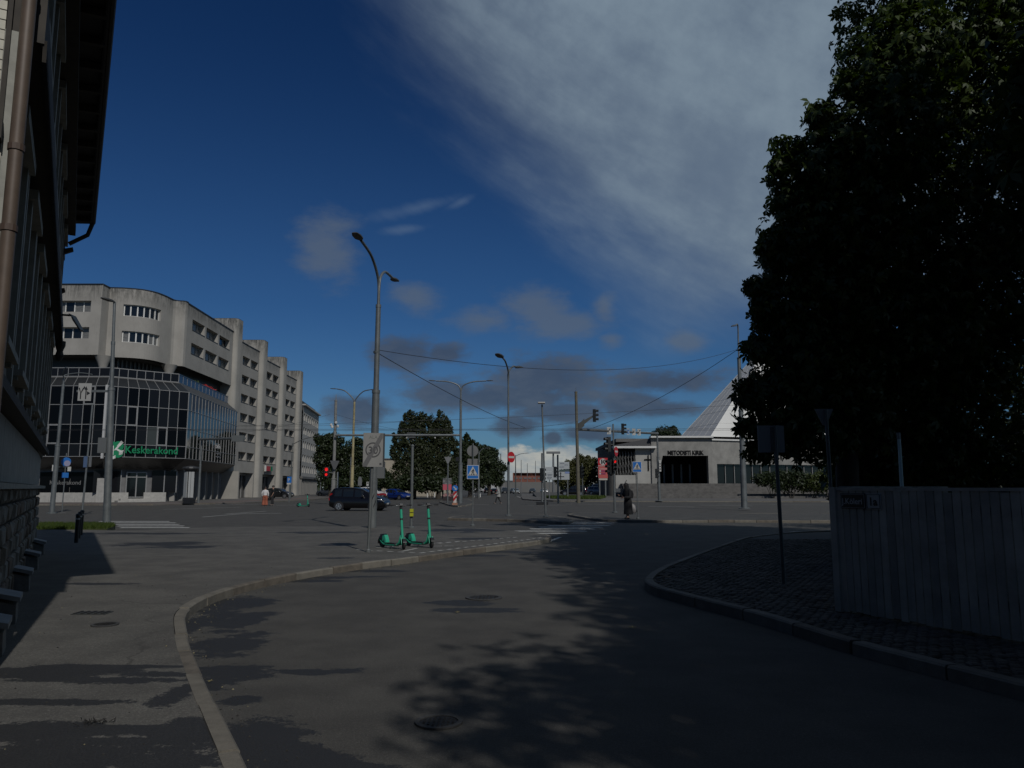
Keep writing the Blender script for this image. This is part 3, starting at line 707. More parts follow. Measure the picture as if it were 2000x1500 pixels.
def block_window(f, u0, u1, z0, z1, n, parent, depth, m=WHITEF, lit=None, fw=.06):
    b = B(); du = (u1-u0)/n
    for k in range(n+1):
        u = u0+du*k; w = fw*1.8 if 0 < k < n else fw*1.6
        uu = min(max(u, u0+w/2), u1-w/2)
        p = f(uu, (z0+z1)/2, depth-.02); q = f(uu+.01, (z0+z1)/2, depth-.02)-f(uu-.01, (z0+z1)/2, depth-.02); q.normalize(); nn = V((q.y, -q.x, 0))
        b.obb(p, q*w, nn*.09, up*(z1-z0-.01))
    for k in range(n):
        a, c = f(u0+du*k, 0, depth-.02), f(u0+du*(k+1), 0, depth-.02); q = (c-a).normalized(); nn = V((q.y, -q.x, 0)); mid = (a+c)/2
        for z in (z0+fw/2+.003, z1-fw/2-.003): b.obb(V((mid.x, mid.y, z)), q*(c-a).length, nn*.07, up*fw)
    fr = b.obj('window', m, parent, world=True)
    for k in range(n):
        a, c = f(u0+du*k, 0, depth+.02), f(u0+du*(k+1), 0, depth+.02); q = (c-a).normalized(); mid = (a+c)/2
        slab('pane', (mid.x, mid.y, (z0+z1)/2), q*(c-a).length, V((q.y, -q.x, 0))*.02, up*(z1-z0), (CURT if random.random() < .4 else GLASS) if lit is None else lit, fr, world=False)
    return fr
Z0, Z1 = 15.9, 23.7
# front, left flat part
fl = plane(V((-62, 82, 0)), V((1, 0, 0)), V((0, -1, 0)))
hl = [(62-49.4, 62-45.4, 20.65, 21.9), (62-49.4, 62-45.4, 17.7, 18.95), (62-57, 62-52, 20.65, 21.9), (62-57, 62-52, 17.7, 18.95)]
wall_grid(B(), [0, 17.75], [Z0, Z1], hl, fl, .55).obj('front_wall', CONC, block, world=True)
for h in hl: block_window(fl, h[0], h[1]-.0, h[2], h[3], 4, block, .5)
B().quad(V((-44.25, 82, Z0)), V((-44.25, 83.5, Z0)), V((-44.25, 83.5, Z1)), V((-44.25, 82, Z1))).obj('return_wall', CONC, block, world=True)
# curved corner bay
cp = spline([V((-44.25, 83.5, 0)), V((-42.7, 83.7, 0)), V((-41.1, 84.35, 0)), V((-40.15, 85.5, 0)), V((-39.75, 87.0, 0)), V((-39.6, 89.1, 0))], 5)+[V((-39.45, 89.42, 0)), V((-39.1, 89.62, 0)), V((-38.7, 89.7, 0)), V((-38.45, 89.9, 0)), V((-38.38, 90.3, 0))]
fc, Lc = pline(cp)
def u_at(px):
    r = (px-1000)/1500
    for i in range(len(cp)-1):
        if (cp[i].x/cp[i].y-r)*(cp[i+1].x/cp[i+1].y-r) <= 0 and i > 0:
            a, b = cp[i].x/cp[i].y, cp[i+1].x/cp[i+1].y; return Lc[i]+(Lc[i+1]-Lc[i])*((r-a)/(b-a))
uA, uB = 1.55, 5.95
hc = [(uA, uB, 20.6, 21.9), (uA, uB, 17.65, 18.9)]
wall_grid(B(), Lc, [Z0, Z1], hc, fc, .35).obj('curved_wall', CONC, block, smooth=50, world=True)
for h in hc: block_window(fc, h[0], h[1], h[2], h[3], 6, block, .28, fw=.075)
# side facades, one bay after another, stepped like a saw; stair towers between
TY = [107.3, 122.8, 138.4, 154.4]; FX = [-39.05, -40.35, -41.7, -43.1]; NX = [-38.45, -39.7, -41.05, -42.4]; YS = [90.3, 109.0, 124.5, 140.1]
for k in range(4):
    x0 = -38.38 if k == 0 else FX[k]+.1
    P0 = V((x0, YS[k], 0)); P1 = V((FX[k], TY[k]+.6, 0)); U = (P1-P0).normalized(); L = (P1-P0).length; Nn = V((U.y, -U.x, 0))
    f = plane(P0, U, Nn); holes = []; rec = .6
    if k == 0:
        for z in (20.75, 17.85):
            for y0, y1 in ((1.7, 5.9), (6.5, 10.8), (11.4, 15.6)): holes.append((y0, y1, z, z+1.3))
        zb = 15.9
    else:
        for z in (20.3, 17.4, 14.5, 11.6, 8.7, 5.75):
            for y1, y0 in ((.5, 3.9), (4.35, 7.7)): holes.append((L-.6-y0, L-.6-y1, z, z+1.25))
        holes.append((L-8.6, L-1.1, .12, 3.9)); zb = .1
    ztop = 23.6-.12*k
    wall_grid(B(), [0, L], [zb, ztop], holes, f, rec).obj('bay_wall', CONC, block, world=True)
    for h in holes:
        if h[3]-h[2] < 2: block_window(f, h[0], h[1], h[2], h[3], 3, block, rec-.06, m=mat('aged_frame', (.33, .32, .30), .6), lit=CURT if random.random() < .75 else GLASS, fw=.05)
    for h in holes:
        if h[3]-h[2] < 2: slab('sill', f((h[0]+h[1])/2, h[2]-.02, .1), U*(h[1]-h[0]+.06), Nn*.3, up*.05, mat('sill_metal', (.09, .09, .09), .5, .3), block)
        else:
            sf = B()
            for q in range(5): sf.obb(f(h[0]+(h[1]-h[0])*q/4, 2.0, 1.2), U*.16, Nn*.16, up*3.76)
            sf.obb(f((h[0]+h[1])/2, 3.7, 1.1), U*(h[1]-h[0]), Nn*.1, up*.34); s_ = sf.obj('shop_front', MULL, block, world=True)
            slab('pane', f((h[0]+h[1])/2, 1.95, 1.35), U*(h[1]-h[0]), Nn*.04, up*3.7, mat('shop_glass', (.05, .05, .052), .12), s_, world=False)
            wf = B()
            for u in h[:2]: wf.obb(f(u, 2, .98), U*.02, Nn*.75, up*3.75)
            wf.obj('recess_side', CONC, block, world=True)
    # parapet strip and flat roof
    slab('parapet_cap', f(L/2, ztop+.05, .1), U*L, Nn*.36, up*.1, mat('roof_edge', (.035, .045, .06), .5, .3), block)
    # stair tower: deep concrete drum with a rounded nose
    y, nx = TY[k], NX[k]; zt = 25.55-.12*k; rr = .62; ring = [(nx-9, y), (nx-rr, y)]
    for q in range(9): a = -PI/2+PI/2*q/8; ring.append((nx-rr+rr*math.cos(a), y+rr+rr*math.sin(a)))
    ring += [(nx, y+2.0)]
    for q in range(1, 7): a = PI/2*q/6; ring.append((nx-rr+rr*math.cos(a), y+2.0+rr*math.sin(a)))
    ring += [(nx-9, y+2.62)]
    tb = B().prism(ring, 0.1, zt)
    tb.obj('stair_tower', CONCT, block, smooth=35, world=True)
    B().prism([(p[0]*1.0, p[1]) for p in ring], zt, zt+.06).obj('tower_cap', mat('tower_edge', (.07, .07, .07), .7), block, world=True)
# body behind: roof and cores
BODY = mat('roof_felt', (.06, .06, .06), .9)
B().prism([(-62, 82.6), (-44.6, 82.6), (-44.6, 84.2), (-42, 84.8), (-40.9, 86), (-40.4, 90), (-40.2, 107), (-41.4, 108), (-41.5, 122), (-42.8, 123), (-43, 138), (-44.2, 139), (-44.5, 157), (-62, 157)], Z0+.02, 23.2).obj('roof_slab', BODY, block, world=True)
B().prism([(-41.7, 109), (-41.7, 122.5), (-43.1, 124), (-43.1, 138), (-44.5, 139.5), (-44.5, 157), (-62, 157), (-62, 107.5), (-41.0, 107.5)], .1, Z0).obj('core', CONCD, block, world=True)
for k, (a, b) in enumerate((((-62, 82.0), (-44.25, 82.0)),)): slab('parapet_cap', ((a[0]+b[0])/2, 82.08, Z1+.05), V((b[0]-a[0], 0, 0)), V((0, .36, 0)), up*.1, MC['roof_edge'], block)
B().tube([p+V((0, .05, Z1+.05)) for p in [V((-44.25, 82, 0))]+cp], .085, 6).obj('parapet_cap', MC['roof_edge'], block, world=True)
# recess storey under the overhang with tapered columns
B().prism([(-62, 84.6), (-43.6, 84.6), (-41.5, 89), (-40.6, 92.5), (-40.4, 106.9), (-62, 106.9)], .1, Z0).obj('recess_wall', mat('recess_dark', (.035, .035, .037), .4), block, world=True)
for (x, y) in ((-44.1, 82.9), (-39.6, 89.0)):
    B().lathe([(.28, 13.0), (.28, 14.2), (.55, 15.1), (.9, 15.88)], (x, y, 0), 14).obj('column', CONC, block, True, world=True)
for k in range(9):
    a, b = V((-43.6, 84.5, 0)), V((-41.5, 88.9, 0)); p = a.lerp(b, (k+.5)/9); q = (b-a).normalized(); slab('recess_post', (p.x+.05, p.y-.05, 14.6), q*.12, V((q.y, -q.x, 0))*.1, up*2.5, mat('pale_post', (.2, .2, .2), .6), block)
# ---------------- glazed podium
C0, C1, C2, C3 = V((-53, 79, 0)), V((-41.4, 79, 0)), V((-35.2, 84.5, 0)), V((-37.65, 106.6, 0))
ZR = [4.8, 6.1, 8.1, 10.15, 12.1]
PAN = [mat('podium_glass', (.004, .0045, .006), .05, spec=.10), mat('podium_glass_grey', (.012, .013, .016), .06, spec=.16), mat('podium_blind', (.06, .07, .07), .2, spec=.2)]
PANS = [mat('side_glass', (.006, .008, .012), .03, spec=.9), mat('side_glass_grey', (.015, .02, .028), .05, spec=.9), mat('side_blind', (.05, .06, .07), .15)]
def nrm2(a, b): q = (b-a).normalized(); return q, V((q.y, -q.x, 0))
def inset(a, b, d): q, n_ = nrm2(a, b); return -n_*d
def curtain(a, b, n, mw, wing):
    q, nn = nrm2(a, b); L = (b-a).length; w = L/n
    for k in range(n+1):
        p = a+q*(L*k/n); slab('mullion', (p.x, p.y, (ZR[0]+ZR[-1])/2), q*mw, nn*(mw+.04), up*(ZR[-1]-ZR[0]+.06), MULL, block)
    for z in ZR: p = (a+b)/2+nn*.005; slab('transom', (p.x, p.y, z), q*L, nn*(mw+.02), up*mw, MULL, block)
    for k in range(n):
        for j in range(4):
            p = a+q*(w*(k+.5))-nn*.02; PP = PAN if wing else PANS; m_ = PP[0] if random.random() < .74 else PP[1 if random.random() < .85 else 2]
            tl = random.uniform(-.006, .006)
            slab('pane', (p.x, p.y, (ZR[j]+ZR[j+1])/2), q*(w-mw)+nn*tl, nn*.02, up*(ZR[j+1]-ZR[j]-mw)+nn*random.uniform(-.008, .008), m_, block)
            if wing and (k*7+j*3) % 9 == 2 and j > 0:      # opening casements with a wider frame
                fr = B(); z0, z1 = ZR[j]+mw/2, ZR[j+1]-mw/2
                for s in (-1, 1): fr.obb(p+nn*.05+q*s*(w/2-mw/2-.05)+up*(z0+z1)/2, q*.09, nn*.05, up*(z1-z0))
                for z in (z0+.05, z1-.05): fr.obb(p+nn*.052+up*z, q*(w-mw-.2), nn*.05, up*.09)
                fr.obj('casement', MULL, block, world=True)
def slope(a, b, n, z0, z1, d0a, d0b, d1a, d1b, m_, bar, nm):
    """tilted glazing between two heights; d are insets at either end"""
    for k in range(n):
        def P(t, top): p = a.lerp(b, t); return (p+(d1a.lerp(d1b, t) if top else d0a.lerp(d0b, t)))+up*(z1 if top else z0)
        t0, t1 = k/n, (k+1)/n
        bb = B(); c = [P(t0, 0), P(t1, 0), P(t1, 1), P(t0, 1)]; e = (c[1]-c[0]).cross(c[3]-c[0]).normalized()*.03
        bb.add([x for x in c]+[x-e for x in c], [(0, 1, 2, 3), (7, 6, 5, 4), (0, 4, 5, 1), (1, 5, 6, 2), (2, 6, 7, 3), (3, 7, 4, 0)]).obj(nm, m_, block, world=True)
        if bar: B().tube([c[0]+e*.6, c[3]+e*.6], .035, 4).obj('glazing_bar', MULL, block, world=True)
for (a, b, n, wing) in ((C0, C1, 10, True), (C1, C2, 8, True), (C2, C3, 17, False)): curtain(a, b, n, .062 if wing else .05, wing)
# insets joined at the corners
def corner_in(a, b, c, d):
    q0, n0 = nrm2(a, b); q1, n1_ = nrm2(b, c); m_ = (n0+n1_).normalized(); return -m_*(d/max(m_.dot(n0), .3))
def ins(d): return [inset(C0, C1, d), corner_in(C0, C1, C2, d), corner_in(C1, C2, C3, d), inset(C2, C3, d)]
O = [V()]*4; I1, I2 = ins(1.35), ins(1.6); SG = mat('sloped_glass', (.025, .027, .03), .3, spec=.2); RSM = mat('podium_sheet', (.075, .073, .07), .5, .2, .1, 2)
CS = [C0, C1, C2, C3]
for k, n in ((0, 10), (1, 8), (2, 12)): slope(CS[k], CS[k+1], n, 12.14, 13.25, O[k], O[k+1], I1[k], I1[k+1], SG if k < 2 else RSM, k < 2, 'sloped_pane' if k < 2 else 'roof_sheet')
DK = mat('soffit_glass', (.02, .02, .021), .25)
for k, n in ((0, 10), (1, 8), (2, 14)): slope(CS[k], CS[k+1], n, 4.75, 3.65, O[k], O[k+1], I2[k], I2[k+1], DK if k < 2 else mat('soffit_sheet', (.05, .048, .045), .5), True, 'soffit_pane')
I3 = ins(1.4)
for k, n in ((0, 10), (1, 8), (2, 14)):
    a, b = CS[k]+I3[k], CS[k+1]+I3[k+1]; q, nn = nrm2(a, b); L = (b-a).length
    for j in range(n+1): p = a+q*(L*j/n); slab('rail_post', (p.x, p.y, 13.75), q*.06, nn*.06, up*.96, MULL, block)
    for z in (13.3, 14.22): p = (a+b)/2; slab('rail', (p.x, p.y, z), q*L, nn*.08, up*.08, MULL if k < 2 else mat('blue_rail', (.05, .10, .17), .4), block)
    for j in range(n): p = a+q*(L*(j+.5)/n)-nn*.01; slab('rail_pane', (p.x, p.y, 13.76), q*(L/n-.06), nn*.02, up*.82, PAN[1] if k < 2 else mat('blue_rail_glass', (.02, .07, .16), .12), block)
# podium deck and inner core
deck = [(p+i) for p, i in zip(CS, ins(.25))]
B().prism([(p.x, p.y) for p in deck]+[(-39.5, 106.8), (-53, 106.8)], 4.9, 12.05).obj('podium_core', mat('podium_inside', (.012, .012, .013), .7), block, world=True)
d2 = [(p+i) for p, i in zip(CS, ins(1.25))]
B().prism([(p.x, p.y) for p in d2]+[(-39.5, 106.8), (-53, 106.8)], 13.0, 13.24).obj('terrace', CONCD, block, world=True)
d3 = [(p+i) for p, i in zip(CS, ins(1.7))]
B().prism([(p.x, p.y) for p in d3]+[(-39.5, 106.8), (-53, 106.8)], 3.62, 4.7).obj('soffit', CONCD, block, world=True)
# ground floor: plinth, piers, shop glass, double door
G = [p+i for p, i in zip(CS, ins(2.1))]; G2 = [p+i for p, i in zip(CS, ins(2.3))]
B().prism([(p.x, p.y) for p in G2]+[(-39.5, 106.8), (-53, 106.8)], .1, 3.64).obj('shop_wall', mat('ground_floor_wall', (.17, .17, .175), .6, 0, .2, 1.5), block, world=True)
PL = mat('pale_plinth', (.42, .41, .39), .85, 0, .15, 3)
for (a, b, skip) in ((G[0], G[1], None), (G[1], G[2], (.38, .62))):
    q, nn = nrm2(a, b); L = (b-a).length
    for t0, t1 in (((0, .995),) if skip is None else ((.01, skip[0]), (skip[1], .98))):
        n_ = max(1, int((t1-t0)*L/2.2))
        for j in range(n_): s0 = t0+(t1-t0)*j/n_; s1 = t0+(t1-t0)*(j+1)/n_; p = a+q*(L*(s0+s1)/2)+nn*.12; slab('plinth_panel', (p.x, p.y, .62), q*(L*(s1-s0)-.02), nn*.3, up*1.0, PL, block)
q, nn = nrm2(G[1], G[2]); L = (G[2]-G[1]).length
mid = G[1]+q*(L*.5)
dr = B()
for s in (-1.0, 0, 1.0): dr.obb(mid+q*s+nn*.03+up*1.9, q*.12, nn*.12, up*2.7)
for z in (.62, 2.75, 3.25): dr.obb(mid+nn*.034+up*z, q*2.0, nn*.1, up*.1)
door = dr.obj('entrance_door', MULL, block, world=True)
for s in (-.5, .5): slab('pane', mid+q*s+nn*.02+up*1.68, q*.88, nn*.03, up*2.05, GLASS, door, world=False); slab('transom_pane', mid+q*s+nn*.02+up*3.0, q*.88, nn*.03, up*.42, GLASS, door, world=False)
slab('door_step', (mid+nn*.45+up*.3).to_tuple(), q*3.4, nn*1.2, up*.36, PL, block)
slab('door_step', (mid+nn*.95+up*.2).to_tuple(), q*4.2, nn*1.2, up*.18, PL, block)
for s in (-3.6, -2.2, 2.2, 3.5): slab('shop_pane', mid+q*s+nn*.02+up*2.3, q*1.2, nn*.06, up*2.3, PAN[1], block); slab('shop_mullion', mid+q*(s+.66)+nn*.03+up*2.3, q*.1, nn*.1, up*2.4, MULL, block)
q0, nn0 = nrm2(G[0], G[1])
for s in (-6.5, -4.9, -3.3, -1.7): slab('shop_pane', G[1]+q0*(s+.6)+nn0*.02+up*2.2, q0*1.5, nn0*.06, up*2.1, PAN[0], block)
slab('square_pier', G[1]+q0*.2+nn0*.2+up*1.35, q0*1.1, nn0*.8, up*2.5, PL, block)
slab('corner_column', C1+up*8.4, V((.22, 0, 0)), V((0, .22, 0)), up*7.6, mat('column_white', (.55, .55, .55), .4), block)
text('Keskerakond', .62, mat('grey_letters', (.2, .2, .2), .6), G[1]+q0*-5.6+nn0*.08+up*1.95, q0, up, block, 'window_lettering', .01, True)
q2, nn2 = nrm2(G[2], G[3]); L2 = (G[3]-G[2]).length
for s in range(7): slab('arcade_pier', G[2]+q2*(1+s*3.0)+nn2*.3+up*1.9, q2*.35, nn2*.5, up*3.5, CONC if s % 3 == 0 else mat('pale_post2', (.25, .25, .245), .7), block)
B().prism([(-37.7, 106.9), (-37.2, 106.9), (-37.2, 107.25), (-38.6, 107.25), (-40, 107.25), (-40, 106.9)], .1, 3.9).obj('end_pier', CONCT, block, world=True)
# party sign on the glass: clover emblem with a white K and green lettering (a thing fixed to the building)
qf, nf = nrm2(C1, C2)
def on_front(px, z): 
    u = (px-1000)/1500; a, b = C1, C2
    t = 0.
    for _ in range(40):
        p = a.lerp(b, t); e = (p.x/p.y)-u/1.0; t -= e*12; t = min(max(t, 0), 1)
    return a.lerp(b, t)+up*z+nf*.14
GRN = mat('sign_green', (.0, .235, .095), .5)
e0_ = on_front(236, 5.55)
sg = T('party_sign', 'green clover emblem with white K and green lettering on the dark glass', 'sign', e0_-up*5.43)
b = B()
for k in range(4):
    a = PI/4+k*PI/2; c = e0_+qf*math.cos(a)*.47+up*math.sin(a)*.47; b.plate(circ(.52, 18), c+nf*.002*k, qf, up, nf*.06)
for k in range(4):
    a = k*PI/2; c = e0_+qf*math.cos(a)*.47+up*math.sin(a)*.47
b.obj('emblem', GRN, sg, world=True)
WH = mat('sign_white_bright', (.75, .75, .73), .5); b = B(); o_ = e0_+nf*.075
b.plate([(-.33, -.62), (-.10, -.62), (-.10, .38), (-.33, .38)], o_, qf, up, nf*.03)
b.plate([(-.10, -.12), (.42, .62), (.70, .62), (.10, -.08)], o_+nf*.002, qf, up, nf*.03)
b.plate([(.0, .02), (.62, -.32), (.72, -.16), (.12, .16)], o_+nf*.004, qf, up, nf*.03)
for k in range(4):
    b.plate([(.18+k*.09, .38), (.24+k*.09, .38), (.62+k*.06, .9-k*.05), (.56+k*.06, .9-k*.05)], o_+nf*.006, qf, up, nf*.02)
    b.plate([(-.62, .18+k*.11), (-.33, .02+k*.11), (-.33, .08+k*.11), (-.62, .24+k*.11)], o_+nf*.006, qf, up, nf*.02)
    b.plate([(.40, -.22-k*.1), (.86-k*.03, -.02-k*.12), (.86-k*.03, -.09-k*.12), (.44, -.28-k*.1)], o_+nf*.008, qf, up, nf*.02)
    b.plate([(-.25+k*.0, -.75-k*.08), (.12, -.60-k*.08), (.12, -.66-k*.08), (-.22, -.82-k*.08)], o_+nf*.008, qf, up, nf*.02)
b.obj('emblem_stripes', WH, sg, world=True)
text('Keskerakond', 1.08, GRN, on_front(256, 5.22), qf*.93, up, sg, 'lettering', .05, True, bold=.012)
# further lettering panel on the side glass
qs, ns = nrm2(C2, C3)
t = T('glass_sign', 'small pale lettering panel on the side glass of the podium', 'sign', C2+qs*11+ns*.1)
text('studio', .9, mat('pale_letters', (.4, .4, .4), .5), C2+qs*11.5+ns*.12+up*6.5, qs, up, t, 'lettering', .02, True)
for z in (5.9, 5.5): slab('line', C2+qs*13+ns*.12+up*z, qs*2.4, ns*.02, up*.12, mat('pale_letters_dim', (.22, .22, .22), .5), t)
for o_ in (block, sg, t): o_.location.x -= .6
# red flowers and greenery on the terrace
RF = mat('red_petals', (.42, .02, .015), .6); PLG = leaf_mat('planter_leaves', (.04, .07, .02), (.08, .12, .03))
for k, tpos in enumerate((.34, .52, .58, .64, .70)):
    p = (C2+I3[2]).lerp(C3+I3[3], tpos)-ns*.35
    t = T('flower_box', ['green plant box on the podium terrace behind the blue rail, leftmost', 'red flower box on the podium terrace, second from the left', 'red flower box on the podium terrace, third from the left', 'red flower box on the podium terrace, fourth from the left', 'red flower box on the podium terrace nearest the first stair tower'][k], 'flowers', (p.x-.6, p.y, 13.25), 0, 'flower boxes on the podium terrace')
    bb = B(); bb.obb((0, 0, .55), qs*1.2, ns*.35, up*.3); bb.obb(-qs*.4+up*.2, qs*.1, ns*.2, up*.4); bb.obb(qs*.4+up*.2, qs*.1, ns*.2, up*.4); bb.obj('box', DTRIM, t)
    fb = B()
    for j in range(90):
        c = qs*random.uniform(-.7, .7)+ns*random.uniform(-.25, .3)+up*random.uniform(.7, 1.25); s_ = random.uniform(.05, .11); a = random.random()*6
        fb.add([c+V((math.cos(a)*s_, math.sin(a)*s_, 0)), c+V((0, 0, s_)), c-V((math.cos(a)*s_, math.sin(a)*s_, 0)), c-V((0, 0, s_))], [(0, 1, 2, 3)])
    o = fb.obj('blossoms', PLG if k == 0 else RF, t, fix=False); o['kind'] = 'stuff'
# shop sign over bay 3
p = V((-41.55, 132.6, 0)); p.x -= .45; t = T('shop_sign', 'small white, red and green shop sign above a ground floor opening', 'sign', (p.x, p.y, 4.4))
for k, (y, m_, w) in enumerate(((-1.3, WH, .55), (.1, SIGNR, 2.1), (1.75, GRN, 1.1))): slab('panel', (p.x+.1, p.y+y, 4.9), V((0, w, 0)), V((.16, 0, 0)), up*(1.0 if k == 0 else .8), m_, t)

# ================================================================== office block beyond
off = T('office_block', 'pale five storey office block with paired small windows past the stair towers', 'building', (-44, 160, KT))
P0, P1 = V((-43.3, 158.6, 0)), V((-46.05, 182.5, 0)); U = (P1-P0).normalized(); L = (P1-P0).length; Nn = V((U.y, -U.x, 0)); f = plane(P0, U, Nn)
holes = []
for z in (15.6, 12.75, 9.9, 7.05, 4.75):
    for g_ in range(4):
        for q in (0, 1): u0 = 1.2+g_*5.9+q*2.6; holes.append((u0, u0+1.7, z, z+1.45))
OFF = mat('office_plaster', (.40, .39, .37), .85, 0, .08, .6, streak=.1)
wall_grid(B(), [0, L], [3.9, 18.6], holes, f, .35).obj('wall', OFF, off, world=True)
for h in holes: block_window(f, h[0], h[1], h[2], h[3], 2, off, .3, fw=.05)
slab('cornice', f(L/2, 18.75, -.15), U*(L+.4), Nn*.7, up*.3, OFF, off); slab('attic', f(L/2, 19.4, 1.0), U*(L-1), Nn*.4, up*1.1, mat('attic_dark', (.05, .055, .07), .6), off)
slab('band', f(L/2, 3.75, -.1), U*L, Nn*.5, up*.45, mat('office_band', (.13, .125, .12), .7), off)
slab('core', f(L/2, 9.4, 6.6), U*L, Nn*12, up*18.5, CONCD, off)
for k in range(13): slab('pillar', f(.5+k*(L-1)/12, 1.85, .1), U*.55, Nn*.5, up*3.4, mat('office_pillar', (.22, .215, .205), .8), off)
B().quad(P1+up*.1, P1-Nn*12+up*.1, P1-Nn*12+up*18.6, P1+up*18.6).obj('end_wall', OFF, off, world=True)
# beige building behind the trees
bb = T('beige_building', 'low beige flat roofed building glimpsed behind the trees', 'building', at(760, 950, 150))
bx = at(737, 950, 150).x; bx1 = at(800, 950, 150).x
wall_grid(B(), [0, bx1-bx+8], [0, 7.1], [(1.0, 2.4, 2.6, 4.1), (6, 8, 2.6, 4.1)], plane(V((bx, 150, 0)), V((1, 0, 0)), V((0, -1, 0))), .3).obj('wall', mat('beige_plaster', (.40, .36, .29), .85, 0, .1, .6), bb, world=True)
for u in (1.0, 6): slab('pane', (bx+u+.8, 150.3, 3.35), V((1.9, 0, 0)), V((0, .04, 0)), up*1.5, GLASS, bb)
slab('roof', ((bx+bx1+8)/2, 156, 7.2), V((bx1-bx+8.6, 0, 0)), V((0, 12.4, 0)), up*.2, CONCD, bb)

# ================================================================== church with pyramid roof
church = T('church', 'grey concrete church with tall white pyramid roof and dark portal', 'church', (34, 130, KT))
CH = mat('church_concrete', (.27, .265, .25), .9, 0, .22, .7, .2, 8, streak=.25)
CHW = mat('church_plaster', (.38, .375, .355), .85, 0, .1, .8)
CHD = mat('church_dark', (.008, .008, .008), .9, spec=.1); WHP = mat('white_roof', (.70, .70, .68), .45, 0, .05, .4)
D = 130
def cx(px): return at(px, 950, D).x
def cz(py, Y=D): return at(1300, py, Y).z
ZP = cz(944.5)
# portal block: wall with slanted opening
xa, xb = cx(1274), cx(1393); xo0, xo1, xo2 = cx(1283), cx(1296), cx(1385); zt, zo = cz(855), cz(890)
fw = B(); y = D
for poly in ([(xa, ZP), (xo0, ZP), (xo1, zo), (xa, zo)], [(xa, zo), (xb, zo), (xb, zt), (xa, zt)], [(xo2, ZP), (xb, ZP), (xb, zo), (xo2, zo)]): fw.plate(poly, (0, y, 0), (1, 0, 0), (0, 0, 1), (0, 1.2, 0))
fw.obj('portal_wall', CH, church, world=True)
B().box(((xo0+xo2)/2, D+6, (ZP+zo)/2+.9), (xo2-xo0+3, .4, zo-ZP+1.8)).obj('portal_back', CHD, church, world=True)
for k in range(6):
    x = xo0+.8+k*(xo2-xo0-1.2)/5; slab('door_post', (x, D+5.5, (ZP+zo)/2-.6), V((.3, 0, 0)), V((0, .3, 0)), up*(zo-ZP-1.4), mat('door_metal', (.13, .13, .125), .6), church)
slab('roof_edge', ((xa+xb)/2, D+.3, zt+.12), V((xb-xa+.3, 0, 0)), V((0, 2.0, 0)), up*.28, WHP, church)
text('METODISTI KIRIK', .98, mat('dark_letters', (.012, .011, .011), .6, spec=.1), (cx(1305.5), D-.06, cz(888)), (.80, 0, 0), (0, 0, 1), church, 'lettering', .05, True, bold=.03)
# right wing, wall turning back with a band of windows
P0, P1 = V((xb, D, 0)), V((cx(1640)*1.06, D+9, 0)); U = (P1-P0).normalized(); L = (P1-P0).length; Nn = V((U.y, -U.x, 0)); f = plane(P0, U, Nn)
zc = cz(906); fz = cz(860)
wall_grid(B(), [0, L], [ZP-1, fz-.0], [(.9, L-1, ZP, zc)], f, .8).obj('wing_wall', CH, church, world=True)
slab('roof_edge', f(L/2, fz+.12, .4), U*(L+.2), Nn*1.4, up*.26, WHP, church)
for k in range(14): slab('mullion', f(1.0+k*(L-2.2)/13, (ZP+zc)/2, .5), U*.1, Nn*.12, up*(zc-ZP), mat('church_mullion', (.3, .3, .29), .5), church)
for k in range(13): slab('pane', f(1.0+(k+.5)*(L-2.2)/13, (ZP+zc)/2, .62), U*((L-2.2)/13-.1), Nn*.03, up*(zc-ZP), GLASS, church)
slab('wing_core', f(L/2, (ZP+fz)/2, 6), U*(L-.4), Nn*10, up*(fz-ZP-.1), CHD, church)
# left wing: lower, cross, lattice window, shaded end
xl, xm = cx(1203.5), cx(1243); yl = D+.35
ze = cz(874.5, yl); zl0, zl1 = cz(928, yl), cz(882, yl)
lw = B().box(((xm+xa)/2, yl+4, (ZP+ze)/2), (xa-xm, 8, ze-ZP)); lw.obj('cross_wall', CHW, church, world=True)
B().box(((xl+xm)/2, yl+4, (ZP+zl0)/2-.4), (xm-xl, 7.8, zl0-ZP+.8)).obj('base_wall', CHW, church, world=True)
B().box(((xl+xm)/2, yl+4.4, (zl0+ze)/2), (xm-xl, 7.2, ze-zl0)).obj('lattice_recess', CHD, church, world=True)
lat = [];
for k in range(7):
    x = xl+.3+k*(xm-xl-.5)/6; slab('lattice_bar', (x, yl+.15, (zl0+zl1)/2), V((.07, 0, 0)), V((0, .08, 0)), up*(zl1-zl0), mat('lattice', (.19, .19, .185), .6), church)
for k in range(8):
    x = xl-.9+k*.52; a, b = V((max(x, xl+.05), yl+.3, zl1 if x > xl else zl1-(xl-x)*2.8)), V((min(x+1.45, xm-.05), yl+.3, zl0 if x+1.45 < xm else zl0+(x+1.45-xm)*2.8))
    B().tube([a, b], .035, 4).obj('lattice_bar', MC['lattice'], church, world=True)
slab('roof_edge', ((xl+xa)/2+.1, yl-.3, ze+.05), V((xa-xl+1.2, 0, 0)), V((0, 1.8, 0)), up*.34, WHP, church)
B().rings([[V((xl-.2, yl-.4, ze+.25)), V((xl-.2, yl+9, ze+.25)), V((xa, yl+9, ze+.25)), V((xa, yl-.4, ze+.25))], [V((xl+.2, yl+.6, cz(868.5, yl))), V((xl+.4, yl+8, cz(868, yl))), V((xa, yl+8, cz(855.5, yl))), V((xa, yl+.6, cz(855.5, yl)))]]).obj('low_roof', mat('roof_dark', (.045, .045, .047), .7), church, world=True)
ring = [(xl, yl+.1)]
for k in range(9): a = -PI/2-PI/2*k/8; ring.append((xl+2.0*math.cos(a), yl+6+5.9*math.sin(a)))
ring += [(xl-2, yl+9), (xl, yl+9)]
